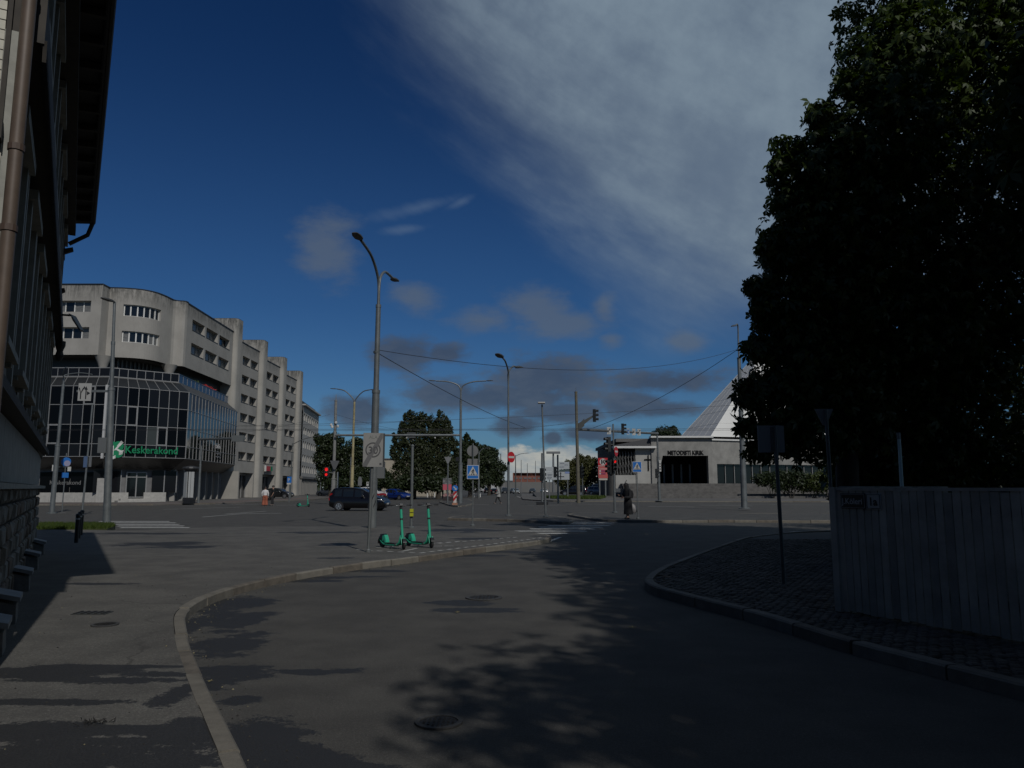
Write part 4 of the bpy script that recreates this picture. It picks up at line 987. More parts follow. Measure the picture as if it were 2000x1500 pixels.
B().prism(ring, ZP-2.2, ze).obj('rounded_end', mat('church_end_shaded', (.13, .128, .12), .9, 0, .15, 1), church, smooth=40, world=True)  # shade on the receding end is put into this darker wall colour
cr = cx(1268)
slab('cross_upright', (cr, yl-.12, cz(904, yl)), V((.17, 0, 0)), V((0, .12, 0)), up*(cz(889, yl)-cz(919, yl)), CHD, church)
slab('cross_arm', (cr, yl-.125, cz(897.5, yl)), V((1.3, 0, 0)), V((0, .12, 0)), up*.17, CHD, church)
B().prism([(xl+.3, yl+1.2), (xa, D+1.3), (xb, D+1.3), (cx(1640)*1.03, D+10), (cx(1640)*1.03, D+34), (xl+.3, D+34)], zt-.6, zt-.05).obj('flat_roof', CONCD, church, world=True)
# pyramid of metal sheets
A_ = at(1321, 853.5, 145); Bq = at(1388, 854, 131.5); AP = at(1509, 658, 141); zB = zt+.3
A_.z = zB; Bq.z = zB; Cq = V((66, 139, zB)); Dq = V((55, 158, zB))
PY = B().add([A_, Bq, Cq, Dq, AP], [(0, 1, 4), (1, 2, 4), (2, 3, 4), (3, 0, 4)]); PY.obj('pyramid_roof', WHP, church, world=True)
for (p, q, n) in ((A_, Bq, 5), (Bq, Cq, 11)):
    nn = (q-p).cross(AP-p).normalized(); nn = nn if nn.y < 0 else -nn
    for k in range(0, n+1):
        t = k/n; base = p.lerp(q, t); B().tube([base+nn*.01, AP+nn*.01], .012 if k not in (0, n) else .05, 4).obj('standing_seam', mat('seam', (.68, .68, .67), .5), church, world=True)
    for k in range(1, 7): B().tube([p.lerp(AP, k/8)+nn*.01, q.lerp(AP, k/8)+nn*.01], .012, 4).obj('sheet_joint', mat('joint', (.5, .5, .49), .6), church, world=True)
# terrace and steps in front
STEP = mat('step_stone', (.125, .12, .115), .9, 0, .3, 1.4, .3, 10)
zs = [ZP, ZP-.42, ZP-.84, ZP-1.26, ZP-1.6, ZP-1.9]
for k in range(6):
    y0 = D-2.2-k*3.1
    B().prism([(cx(1212)-k*.25, y0), (cx(1640)*.98-k*.3, y0-.4), (cx(1640)*1.02, D+9), (cx(1212), D+.3)], (zs[k+1] if k < 5 else 0)-.3, zs[k]).obj('step', STEP, church, world=True)
B().tube([V((cx(1204), D-5, cz(957))), V((cx(1222), D-1.2, cz(938)))], .06, 6).obj('handrail', WIRE, church, world=True)
# far low buildings, wall and board fence at the end of the street
red = T('warehouse', 'far low warehouse with long red brick front and grey roof at street end', 'building', at(1030, 950, 330))
def X3(px, Y): return at(px, 950, Y).x
slab('wall', (X3(1030, 330), 333, at(1000, 935, 330).z-1.0), V((X3(1060, 330)-X3(1003, 330), 0, 0)), V((0, 6, 0)), up*7, mat('red_brick_far', (.22, .085, .06), .9, 0, .3, .3), red)
slab('roof', (X3(1040, 330), 335, at(1000, 926.5, 330).z), V((X3(1068, 330)-X3(996, 330), 0, 0)), V((0, 10, 0)), up*1.2, mat('far_roof', (.16, .18, .2), .7), red)
for k in range(6): slab('window_strip', (X3(1008+k*9, 330), 329.9, at(1000, 934, 330).z), V((1.3, 0, 0)), V((0, .2, 0)), up*.5, SIGNBACK, red)
bf = T('grey_wall', 'long plain grey wall closing the far end of the street', 'wall', at(1040, 953, 290))
slab('panel', (X3(1040, 290), 290, 1.9), V((X3(1115, 290)-X3(1008, 290), 0, 0)), V((0, .5, 0)), up*3.8, mat('far_wall', (.17, .17, .165), .9, 0, .1, .2), bf)
sh = T('far_shed', 'pale low shed roof left of the red warehouse at street end', 'building', at(985, 952, 380))
slab('wall', (X3(985, 380), 385, 2.4), V((26, 0, 0)), V((0, 8, 0)), up*4.8, mat('shed_wall', (.2, .2, .2), .9), sh); slab('roof', (X3(985, 380), 385, 5.0), V((27, 0, 0)), V((0, 9, 0)), up*.5, MC['far_roof'], sh)
# ================================================================== poles, lamps, signals, signs, wires
def head(b, p, d, L=.62, w=.26, h=.11):
    """a flat luminaire leaving p in direction d"""
    d = V(d).normalized(); sdir = d.cross(V((0, 0, 1))).normalized(); n = sdir.cross(d).normalized()
    prof = [(0, .3, .45), (.12, .5, .8), (.3, .95, 1), (.7, 1, .8), (.95, .7, .45), (1, .5, .3)]
    return b.rings([[p+d*L*t+sdir*w/2*a*sx+n*h/2*c*sz for sx, sz in ((-1, -.6), (1, -.6), (1, .3), (.55, 1), (-.55, 1), (-1, .3))] for t, a, c in prof])
LAMPH = mat('lamp_head_grey', (.09, .09, .088), .5, .3)
def pole(t, segs, m=GALV, lean=(0, 0), n=14):
    """stepped pole: segs of (z0, z1, r0, r1)"""
    b = B(); L = lambda z: V((lean[0]*z, lean[1]*z, z))
    for i, (z0, z1, r0, r1) in enumerate(segs): b.tube([L(z0), L(z1)], [r0, r1], n)
    b.obj('pole', m, t, True)
    for i, (z0, z1, r0, r1) in enumerate(segs[:-1]): B().tube([L(z1-.06), L(z1+.06)], max(r1, segs[i+1][2])*1.12, n).obj('collar', m, t, True)
    return L
def arm(t, pts, r, m=GALV): return B().tube(spline(pts, 6), r, 8).obj('arm', m, t, True)
def lamp(t, p, d, **k): return head(B(), V(p), d, **k).obj('lamp_head', LAMPH, t, 35)
def base_pt(px, py, z=0.): return gz(px, py, z)
def zof(py, Y): return at(1000, py, Y).z
def fl(t, r, h=.05, m=GALV): B().lathe([(r, 0), (r, h), (r*.6, h+.03)], (0, 0, 0), 14).obj('base_flange', m, t)

# A: great double lamp on the scooter pavement
p = base_pt(727, 1031, KT); Y = p.y; t = T('street_lamp', 'tall galvanised street lamp with two opposed arms beside the parked scooters', 'street lamp', p)
zz = lambda py: zof(py, Y)-KT
L = pole(t, [(0, zz(765), .155, .140), (zz(765), zz(598), .108, .095), (zz(598), zz(560), .06, .055)], lean=(.004, 0))
top = L(zz(560))
arm(t, [top-V((0, 0, .3)), top+V((-.03, -.1, .35)), top+V((-.15, -.9, .95)), top+V((-.30, -2.2, 1.15))], [.055]*19); lamp(t, top+V((-.30, -2.2, 1.15)), (-.12, -1, .05), L=.75, w=.32)
arm(t, [top-V((0, 0, .3)), top+V((.02, .1, .35)), top+V((.07, .9, .85)), top+V((.14, 2.3, 1.0))], [.055]*19); lamp(t, top+V((.14, 2.3, 1.0)), (.12, 1, .05), L=.75, w=.32)
B().box((.26, .05, zz(918)), (.30, .2, .62)).obj('control_box', mat('grey_box', (.13, .14, .145), .6), t)
B().tube([V((0, 0, zz(690))), V((0, 0, zz(690)+.08))], .118, 14).obj('wire_clamp', DGALV, t)
for z, a in ((.72, .3), (.95, -.2)):
    b = B(); Rr = .157
    for k in range(5):
        th = -PI/2+a+k*.14; b.add([(Rr*math.cos(th), Rr*math.sin(th), z+.05*k), (Rr*math.cos(th+.13), Rr*math.sin(th+.13), z+.05*k+.07), (Rr*math.cos(th+.13), Rr*math.sin(th+.13), z+.05*k+.16), (Rr*math.cos(th), Rr*math.sin(th), z+.05*k+.07)], [(0, 1, 2, 3)])
    b.obj('graffiti', BLACK, t)
wA = t.location+V((0, 0, zz(688)))

# sign: end of 30 zone
p = base_pt(719, 1078.5, KT); Y = p.y; zz = lambda py: zof(py, Y)-KT
t = T('zone_sign', 'white end of 30 zone sign ALA on a thin leaning post beside the scooters', 'sign', p)
L = pole(t, [(0, zz(848), .034, .034)], lean=(.022, 0), n=10)
yw = R(14); U = V((math.cos(yw), math.sin(yw), 0)); F = V((math.sin(yw), -math.cos(yw), 0)); c = L((zz(846)+zz(912))/2)+F*.06+U*.0; w, h = .46, zz(846)-zz(912)
B().obb(c, U*w, F*.03, up*h).obj('panel', mat('zone_sign_face', (.27, .27, .265), .45, 0, .05, 6), t); GRYP = mat('sign_grey_print', (.06, .06, .065), .5)
o = c+F*.017
ringplate(B(), .150, .178, o-up*.0, U, up, F*.003, 32).obj('ring', GRYP, t)
B().plate([(-w/2+.01, -h/2+.01), (-w/2+.09, -h/2+.01), (w/2-.01, h/2-.11), (w/2-.01, h/2-.01), (w/2-.06, h/2-.01), (-w/2+.01, -h/2+.08)], o+F*.004, U, up, F*.002).obj('slash', mat('sign_mid_grey', (.12, .12, .125), .5), t)
text('30', .24, GRYP, o+F*.008-up*.085, U, up, t, 'numerals', .001, align='CENTER')
text('ALA', .11, mat('sign_pale_grey', (.15, .17, .15), .5), o+up*(h/2-.135), U, up, t, 'lettering', .001, align='CENTER')
B().obb(o+U*(w/2-.05)-up*(h/2-.07), U*.05, F*.004, up*.05).obj('maker_mark', GRYP, t)
B().obb(c+F*-.09+U*.05, U*w, F*.03, up*h).obj('back_panel', mat('sign_back_dark', (.05, .055, .06), .5, .3), t)
for s in (-.25, .25): B().obb(c+F*-.04+up*s, U*.2, F*.07, up*.05).obj('bracket', GALV, t)
fl(t, .06)

# B: post with yellow buttons
p = base_pt(803, 1032, KT); t = T('signal_post', 'plain grey post with two yellow push boxes behind the scooters', 'post', p); Y = p.y
L = pole(t, [(0, zof(872, Y)-KT, .054, .052)]); B().lathe([(.065, 0), (.065, .04), (.02, .08)], (0, 0, zof(872, Y)-KT), 12).obj('cap', GALV, t)
YEL = mat('yellow_plastic', (.45, .46, .02), .5)
for py in (997, 1005): B().obb((.02, -.06, zof(py, Y)-KT), V((.13, 0, 0)), V((0, .13, 0)), up*.12).obj('push_box', YEL, t)
fl(t, .13)

def cross_sign(t, c, s, yw):
    """blue pedestrian crossing sign"""
    U = V((math.cos(yw), math.sin(yw), 0)); F = V((math.sin(yw), -math.cos(yw), 0)); h = s*1.18
    b = B(); b.obb(c, U*s, F*.03, up*h).obj('panel', mat('sign_rim_white', (.7, .72, .74), .5), t)
    B().obb(c+F*.016, U*s*.93, F*.004, up*h*.94).obj('blue_field', SIGNB, t)
    o = c+F*.019-up*s*.30
    B().plate([(-s*.42, 0), (s*.42, 0), (0, s*.80)], o, U, up, F*.003).obj('triangle', SIGNW, t)
    o = o+F*.004; k = s
    b = B().plate([(x*k+.03*k, y*k) for x, y in circ(.045, 10, (0, .53))], o, U, up, F*.002)
    b.plate([(x*k, y*k) for x, y in ((-.05, .28), (.06, .26), (.07, .48), (-.02, .49))], o, U, up, F*.002)
    b.plate([(x*k, y*k) for x, y in ((-.05, .28), (.02, .28), (-.10, .06), (-.17, .06))], o, U, up, F*.0022)
    b.plate([(x*k, y*k) for x, y in ((.0, .28), (.06, .27), (.12, .16), (.10, .05), (.04, .05), (.06, .16))], o, U, up, F*.0024)
    b.plate([(x*k, y*k) for x, y in ((-.02, .48), (-.13, .38), (-.12, .28), (-.09, .28), (-.09, .36), (.0, .43))], o, U, up, F*.0026)
    b.plate([(x*k, y*k) for x, y in ((.05, .47), (.16, .38), (.14, .35), (.05, .41))], o, U, up, F*.0028).obj('walking_figure', BLACK, t)
    for q in range(5): B().plate([(x*k, y*k) for x, y in ((-.31+q*.14, .03), (-.23+q*.14, .03), (-.22+q*.14+.0, .10), (-.28+q*.14, .10))], o, U, up, F*.002).obj('bar', BLACK, t)
# C: crossing sign with backs of two signs above
p = base_pt(923, 1027.5, KT); t = T('crossing_sign', 'blue pedestrian crossing sign under the grey back of a round sign', 'sign', p); Y = p.y; zz = lambda py: zof(py, Y)-KT
L = pole(t, [(0, zz(866), .028, .028)], n=10)
cross_sign(t, V((0, -.07, zz(922))), .46, R(4))
b = B(); b.plate(circ(.225, 24), (-.02, .06, zz(880.5)), (1, 0, 0), (0, 0, 1), (0, .02, 0)).obj('round_back', SIGNBACK, t)
B().obb((-.02, .06, zz(902)), V((.40, 0, 0)), V((0, .02, 0)), up*.24).obj('plate_back', mat('sign_back_mid', (.20, .20, .21), .55, .3), t); fl(t, .08)
# L: crossing sign by the woman
p = base_pt(1246, 1013.5, KT); t = T('crossing_sign', 'blue pedestrian crossing sign beside the woman in black', 'sign', p); Y = p.y; zz = lambda py: zof(py, Y)-KT
pole(t, [(0, zz(902), .03, .03)], n=10, lean=(-.003, 0)); cross_sign(t, V((0, -.07, zz(912))), .43, R(-3)); fl(t, .08)

NOE = mat('sign_rim_red', (.5, .015, .02), .4)
def no_entry(t, c, r, yw):
    U = V((math.cos(yw), math.sin(yw), 0)); F = V((math.sin(yw), -math.cos(yw), 0))
    B().plate(circ(r, 24), c, U, up, F*.02).obj('red_disc', NOE, t); B().obb(c+F*.022, U*r*1.5, F*.005, up*r*.36).obj('white_bar', SIGNW, t)
# D: double lamp with a no entry sign
p = base_pt(993, 1008, KT); Y = p.y; zz = lambda py: zof(py, Y)-KT
t = T('street_lamp', 'slender street lamp with a red no entry sign on its post', 'street lamp', p)
L = pole(t, [(0, zz(905), .072, .066), (zz(905), zz(738), .052, .045)], lean=(-.001, 0)); top = L(zz(738))
arm(t, [top-V((0, 0, .3)), top+V((0, -.1, .3)), top+V((-.15, -.8, .75)), top+V((-.3, -1.5, .85))], [.045]*19); lamp(t, top+V((-.3, -1.5, .85)), (-.35, -1, .1), L=.85, w=.36, h=.16)
arm(t, [top-V((0, 0, .3)), top+V((0, .1, .3)), top+V((.25, .8, .75)), top+V((.42, 1.6, .85))], [.045]*19); lamp(t, top+V((.42, 1.6, .85)), (.45, 1, .1), L=.85, w=.36, h=.16)
no_entry(t, V((.14, -.11, zz(893))), .29, R(48)); fl(t, .17); wD = t.location+V((0, 0, zz(745)))
# E: plain lamp with flat head
p = base_pt(1066, 1010, KT); Y = p.y; zz = lambda py: zof(py, Y)-KT
t = T('street_lamp', 'plain thin lamp post with a small flat head', 'street lamp', p)
L = pole(t, [(0, zz(925), .058, .052), (zz(925), zz(790), .045, .042)], lean=(-.028, 0)); e = L(zz(788))
B().obb(e+V((-.03, 0, .03)), V((.36, 0, 0)), V((0, .5, 0)), up*.06).obj('lamp_head', SIGNW, t); fl(t, .14)
# N: left pole near the left crossing
p = base_pt(208, 1026, KT); Y = p.y; zz = lambda py: zof(py, Y)-KT
t = T('street_lamp', 'tall grey street lamp standing on the grass strip by the left crossing', 'street lamp', p)
L = pole(t, [(0, zz(760), .148, .125), (zz(760), zz(670), .08, .075), (zz(670), zz(590), .06, .055)], lean=(-.034, 0)); e = L(zz(590))
lamp(t, e+V((.02, -.05, .0)), (-.5, -1, .08), L=.6, w=.24)
for py, w_ in ((870, .36),): B().obb(L(zz(py))+V((-.22, -.08, 0)), V((.34, 0, 0)), V((0, .16, 0)), up*.62).obj('control_box', mat('grey_box', (.13, .14, .145), .6), t)
B().obb(L(zz(764))+V((-.75, 0, 0)), V((1.3, 0, 0)), V((0, .07, 0)), up*.09).obj('bracket_arm', GALV, t)
lc = L(zz(767))+V((-1.05, -.09, .02))
B().obb(lc+V((0, .03, 0)), V((.50, .06, 0)), V((0, .03, 0)), up*.72).obj('lane_sign', mat('lane_sign_face', (.38, .38, .37), .45), t)
b = B(); U = V((.99, .12, 0)); F = V((.12, -.99, 0)); o = lc+F*.0
b.plate([(-.16, -.28), (-.12, -.28), (-.12, .0), (-.16, .0)], o, U, up, F*.004); b.plate([(-.14, -.02), (-.10, .0), (-.02, .16), (-.06, .18)], o+F*.002, U, up, F*.004); b.plate([(-.14, -.02), (-.17, .02), (-.23, .16), (-.19, .18)], o+F*.003, U, up, F*.004)
b.plate([(-.04, .13), (.03, .17), (-.03, .25)], o, U, up, F*.004); b.plate([(.04, -.28), (.08, -.28), (.08, .12), (.04, .12)], o, U, up, F*.004); b.plate([(0, .1), (.12, .1), (.06, .24)], o, U, up, F*.004); b.plate([(.10, -.12), (.22, -.04), (.10, .03)], o, U, up, F*.004)
b.obj('lane_arrows', BLACK, t); fl(t, .26)
# O: thick pole left of it with signs
p = base_pt(101, 1003, 0); Y = p.y; zz = lambda py: zof(py, Y)
t = T('street_lamp', 'grey mast partly behind the timber house corner with twin thin arms', 'street lamp', p)
L = pole(t, [(0, zz(870), .155, .145), (zz(870), zz(752), .10, .085), (zz(752), zz(738), .05, .05)], lean=(.011, 0)); e = L(zz(740))
arm(t, [e, e+V((.1, -.3, .3)), e+V((.6, -1, .55)), e+V((1.1, -1.6, .5))], .03)
arm(t, [e, e+V((-.1, .3, .3)), e+V((.2, 1.4, .6)), e+V((.6, 2.2, .62))], .03); fl(t, .3)
p = base_pt(121, 1000, 0); Y = p.y; zz = lambda py: zof(py, Y); t = T('parking_sign', 'round blue sign with white plates beside the left mast', 'sign', p); pole(t, [(0, zz(885), .035, .035)], n=8)
B().plate(circ(.30, 20), (.05, -.06, zz(902)), (1, .2, 0), (0, 0, 1), (0, .02, 0)).obj('blue_disc', SIGNB, t); B().plate(circ(.2, 16), (.14, -.065, zz(905)), (1, .2, 0), (0, 0, 1), (0, -.004, 0)).obj('pale_mark', mat('sign_lilac', (.3, .3, .45), .5), t)
B().obb((.05, -.06, zz(928)), V((.42, .08, 0)), V((0, .02, 0)), up*.34).obj('blue_plate', SIGNB, t); B().obb((.3, -.05, zz(916)), V((.2, .05, 0)), V((0, .02, 0)), up*.3).obj('white_plate', SIGNW, t); B().obb((-.75, -.05, zz(914)), V((.2, .05, 0)), V((0, .02, 0)), up*.42).obj('white_plate', SIGNW, t)
B().obb((-.35, -.03, zz(912)), V((1.0, 0, 0)), V((0, .03, 0)), up*.04).obj('bracket_arm', GALV, t)
p = base_pt(160, 1006, 0); Y = p.y; zz = lambda py: zof(py, Y); t = T('sign_post', 'thin post with a small blue plate between the left mast and the tall lamp', 'post', p)
L = pole(t, [(0, zz(790), .06, .05)], lean=(.022, 0), n=10)
B().obb(L(zz(902))+V((-.06, -.07, 0)), V((.22, 0, 0)), V((0, .03, 0)), up*.66).obj('blue_plate', mat('sign_blue_grey', (.08, .13, .24), .5), t); B().obb(L(zz(902))+V((.2, -.02, 0)), V((.16, 0, 0)), V((0, .03, 0)), up*.6).obj('white_plate', SIGNBACK, t); fl(t, .1)
# M: tall lamp in front of the church
p = base_pt(1454, 993.5, KT); Y = p.y; zz = lambda py: zof(py, Y)-KT
t = T('street_lamp', 'tall thick lamp pole in front of the church beside the chestnut branches', 'street lamp', p)
L = pole(t, [(0, zz(880), .225, .205), (zz(880), zz(802), .185, .17), (zz(802), zz(700), .15, .13), (zz(700), zz(655), .06, .055)], lean=(.0035, 0)); e = L(zz(655))
arm(t, [e-V((0, 0, .3)), e+V((0, -.05, .5)), e+V((-.1, -.25, .78)), e+V((-.45, -.9, .55))], [.055]*19); lamp(t, e+V((-.45, -.9, .55)), (-.6, -1, -.30), L=.85, w=.34, h=.15); fl(t, .42); wM = t.location+V((0, 0, zz(682)))
# F: double lamp carrying the left gantry
p = base_pt(899, 983, KT); Y = p.y; zz = lambda py: zof(py, Y)-KT
t = T('street_lamp', 'double armed lamp mast with long level arms carrying a sign gantry', 'street lamp', p)
L = pole(t, [(0, zz(905), .22, .20), (zz(905), zz(783), .135, .115), (zz(783), zz(758), .08, .075)], lean=(-.004, 0)); e = L(zz(758))
for s in (-1, 1): arm(t, [e-V((0, 0, .4)), e+V((s*.25, 0, .25)), e+V((s*1.2, 0, .62)), e+V((s*2.5, 0, .72))], [.06]*19); lamp(t, e+V((s*2.5, 0, .72)), (s, 0, .06), L=.7, w=.3)
B().obb((-.3, -.2, zz(897)), V((.3, 0, 0)), V((0, .3, 0)), up*.4).obj('control_box', BLACK, t); wF = t.location+V((0, 0, zz(785)))
xg = at(655, 847, Y).x-p.x
gb = B().tube([V((0, 0, zz(850))), V((xg, 0, zz(850)))], .11, 8).obj('gantry_beam', GALV, t, True)
B().obb((at(803, 850, Y).x-p.x, .1, zz(850)), V((.85, 0, 0)), V((0, .25, 0)), up*.55).obj('sign_back', mat('gantry_panel', (.06, .065, .065), .6), t)
for x in (at(795, 850, Y).x-p.x, at(850, 850, Y).x-p.x): B().obb((x, -.1, zz(855)), V((.12, 0, 0)), V((0, .1, 0)), up*.12).obj('camera', SIGNW, t)
# G: concrete mast with cameras, red signal
p = V((at(651, 950, 76).x, 76, KT)); Y = 76; zz = lambda py: zof(py, Y)-KT
t = T('camera_mast', 'concrete mast with white cameras and a triangular sign back at gantry end', 'mast', p)
L = pole(t, [(0, zz(935), .24, .21), (zz(935), zz(783), .16, .13), (zz(783), zz(770), .04, .02)], mat('mast_concrete', (.22, .22, .21), .9, 0, .2, 3))
for dx, py in ((-.25, 834), (.12, 826), (-.36, 830), (.3, 833)): B().lathe([(.0, -.15), (.11, -.1), (.13, .05), (.06, .14)], (dx, -.2, zz(py)), 10).obj('camera', WHITEF, t)
B().plate([(-.5, .35), (.5, .35), (.1, -.5), (-.1, -.5)], (.15, -.35, zz(907)), (.8, .6, 0), (0, 0, 1), (0, -.03, 0)).obj('triangle_back', mat('sign_back_deep', (.11, .11, .115), .6, .3), t)
def signal(t, p, yw, lit=None, s=1., n=3, board=False):
    """three lens traffic light facing yaw (0 faces the camera side)"""
    U = V((math.cos(yw), math.sin(yw), 0)); F = V((math.sin(yw), -math.cos(yw), 0)); p = V(p)
    h = B().obb(p, U*.30*s, F*.2*s, up*.31*s*n).obj('housing', mat('signal_housing', (.012, .014, .014), .5), t)
    if board: B().plate(circ(.36*s, 18), p-F*.08+up*.1, U, up*1.9, F*-.02).obj('backing_board', mat('signal_board', (.05, .05, .047), .6), t)
    for k in range(n):
        c = p+up*.31*s*((n-1)/2-k)+F*.1*s
        m_ = mat('lens_red_lit', (1, .02, .02), .3, emit=1.3) if lit == k else mat('lens_off', (.02, .02, .018), .3)
        B().plate(circ(.105*s, 14), c, U, up, F*.015*s).obj('lens', m_, t)
        v = B(); rg = []
        for d in (0, .2*s): rg.append([c+F*d+U*math.cos(a)*.125*s+up*math.sin(a)*.125*s for a in np.linspace(-.3, PI+.3, 9)])
        rg2 = [[q+(q-c-F*(q-c).dot(F)).normalized()*-.012 for q in r] for r in rg]
        for r0, r1 in (rg, rg2): 
            o_ = len(v.v); v.v += [tuple(q) for q in r0+r1]; v.f += [(o_+i, o_+i+1, o_+10+i, o_+9+i) for i in range(8)]
        v.obj('visor', MC['signal_housing'], t)
t = T('traffic_signal', 'red pedestrian signal lit on the camera mast left of the black car', 'traffic light', V((p.x-.55, 75.4, 3.0))); signal(t, (0, 0, .15), R(5), 0, 1.55, 2); B().obb((.35, .2, .1), V((.5, .1, 0)), V((0, .1, 0)), up*.1).obj('bracket', DGALV, t); B().plate(circ(.13, 14), (0, -.18, -.1), (1, 0, 0), (0, 0, 1), (0, -.02, 0)).obj('lens', MC['lens_red_lit'], t)
# H: rusty pale lamp post
p = V((at(687, 950, 84).x, 84, 0)); Y = 84; zz = lambda py: zof(py, Y)
t = T('street_lamp', 'rust streaked cream lamp mast with two curved arms behind the black car', 'street lamp', p)
pole(t, [(0, zz(910), .20, .18), (zz(910), zz(785), .14, .11)], mat('rusty_cream', (.36, .31, .17), .8, 0, .35, 1.6, streak=.6), lean=(.004, 0)); e = V((.05, 0, zz(786)))
for s, dx, dz in ((-1, -2.2, 1.5), (1, 1.8, 1.4)): arm(t, [e, e+V((dx*.12, 0, dz*.35)), e+V((dx*.5, 0, dz*.85)), e+V((dx*.9, 0, dz))], [.06]*19, DGALV); lamp(t, e+V((dx*.9, 0, dz)), (s, 0, .05), L=.75, w=.3)
# I: tall wooden mast with signal arm, gantry to J
p = base_pt(1130, 982.5, KT); Y = p.y; zz = lambda py: zof(py, Y)-KT
t = T('signal_mast', 'tall brown mast with a signal bracket and sign gantry to its right', 'mast', p)
L = pole(t, [(0, zz(895), .19, .175), (zz(895), zz(766), .155, .135), (zz(766), zz(757), .02, .01)], mat('mast_brown', (.13, .12, .09), .85, 0, .2, 3), lean=(-.012, 0))
q = L(zz(832)); B().rings([[q+V((.1, -.1, -.35)), q+V((.1, .1, -.35)), q+V((.1, .1, .25)), q+V((.1, -.1, .25))], [q+V((1.6, -.08, .85)), q+V((1.6, .08, .85)), q+V((1.6, .08, 1.05)), q+V((1.6, -.08, 1.05))]]).obj('signal_bracket', mat('bracket_dark', (.05, .055, .05), .6), t)
B().rings([[q+V((.15, -.14, -.5)), q+V((.15, .14, -.5)), q+V((.15, .14, .15)), q+V((.15, -.14, .15))], [q+V((.75, -.14, .0)), q+V((.75, .14, .0)), q+V((.75, .14, .75)), q+V((.75, -.14, .75))]]).obj('sign_box', MC['bracket_dark'], t)
J = base_pt(1288, 978.5, KT); jt = at(1285, 846, J.y)-p
B().tube([q+V((.2, 0, -.35)), jt+V((0, 0, -.05))], .13, 8).obj('gantry_beam', GALV, t, True)
def on_beam(px): 
    a, b_ = q+V((.2, 0, -.35)), jt; best = min((abs(((a.lerp(b_, k/200)+p).x/(a.lerp(b_, k/200)+p).y)*1500/.985+1000-px), k) for k in range(201)); return a.lerp(b_, best[1]/200)
for px, py, m_, w, arrow in ((1192, 0, SIGNW, .42, 1), (1230, 0, mat('sign_pale_blue', (.35, .45, .55), .5), .3, 0), (1241, 0, SIGNW, .36, 2), (1251.5, 0, SIGNW, .36, 1)):
    c = on_beam(px)+V((0, -.2, .0)); B().obb(c, V((w, 0, 0)), V((0, .03, 0)), up*.74).obj('gantry_sign', m_, t)
    b = B(); o = c+V((0, -.018, 0))
    if arrow == 1: b.plate([(-.05, -.28), (.0, -.28), (.02, .02), (-.03, .02)], o, (1, 0, 0), up, (0, -.006, 0)); b.plate([(-.03, .0), (.02, .0), (.1, .14), (.05, .16)], o+V((0, -.002, 0)), (1, 0, 0), up, (0, -.006, 0)); b.plate([(.0, .16), (.15, .1), (.13, .28)], o, (1, 0, 0), up, (0, -.006, 0))
    elif arrow == 2: b.plate([(-.1, 0), (0, -.13), (.1, 0), (0, .13)], o, (1, 0, 0), up, (0, -.006, 0))
    else: b.plate([(-.08, .02), (.08, .02), (.08, .2), (-.08, .2)], o, (1, 0, 0), up, (0, -.006, 0)); b.plate([(-.08, -.22), (.08, -.22), (.08, -.08), (-.08, -.08)], o, (1, 0, 0), up, (0, -.006, 0))
    b.obj('arrow', BLACK if arrow else SIGNB, t)
c = q+p+V((1.78, 0, .95)); ts = T('traffic_signal', 'side-on traffic signal at the tip of the brown mast bracket', 'traffic light', c); signal(ts, (0, 0, .1), R(75), None, 1.35)
c = on_beam(1219)+p+V((0, -.3, .25)); ts = T('traffic_signal', 'side-on traffic signal hanging on the gantry between the arrow signs', 'traffic light', c); signal(ts, (0, 0, .0), R(70), None, 1.25)
# J: right gantry pole
Y = J.y; zz = lambda py: zof(py, Y)-KT
t = T('signal_pole', 'grey gantry end pole in front of the church with small signal', 'pole', J)
pole(t, [(0, zz(893), .17, .155), (zz(893), zz(844), .11, .10)], lean=(-.010, 0)); fl(t, .45)
ts = T('traffic_signal', 'small dark signal on the gantry end pole beside the church portal', 'traffic light', J+V((-.35, -.25, zz(925)))); signal(ts, (0, 0, .0), R(80), None, 1.15)
B().obb((.12, -.3, zz(910)-0), V((.22, 0, 0)), V((0, .03, 0)), up*1.3).obj('white_plate', SIGNW, t)
for k in range(3): B().obb((.12, -.32, zz(906)-.3*k), V((.15, 0, 0)), V((0, .02, 0)), up*.1).obj('plate_mark', BLACK, t)
# K: signal cluster left of the woman
p = base_pt(1201, 1001.5, KT); Y = p.y; zz = lambda py: zof(py, Y)-KT
t = T('signal_pole', 'grey pole with clustered signals left of the woman in black', 'pole', p)
L = pole(t, [(0, zz(960), .075, .07), (zz(960), zz(828), .052, .046)], lean=(-.003, 0)); fl(t, .16)
ts = T('traffic_signal', 'tall side-on upper signal on the pole left of the woman', 'traffic light', p+V((-.32, -.05, zz(868)))); signal(ts, (0, 0, .0), R(-72), None, .95); B().obb((.16, 0, 0), V((.3, 0, 0)), V((0, .05, 0)), up*.05).obj('bracket', DGALV, ts)
ts = T('traffic_signal', 'red lit signal facing the road on the pole left of the woman', 'traffic light', p+V((.02, -.16, zz(909)))); signal(ts, (0, 0, .0), R(8), 0, .72)
ts = T('traffic_signal', 'dark lower side signal with backing board on the pole left of the woman', 'traffic light', p+V((-.26, .02, zz(912)))); signal(ts, (0, 0, .0), R(-60), None, .95, 3, True); B().obb((.12, 0, 0), V((.22, 0, 0)), V((0, .05, 0)), up*.05).obj('bracket', DGALV, ts)
ts = T('no_entry_sign', 'red no entry sign seen obliquely on the signal pole left of the woman', 'sign', p+V((.12, -.1, zz(882)-.25))); no_entry(ts, V((0, 0, .25)), .30, R(62))
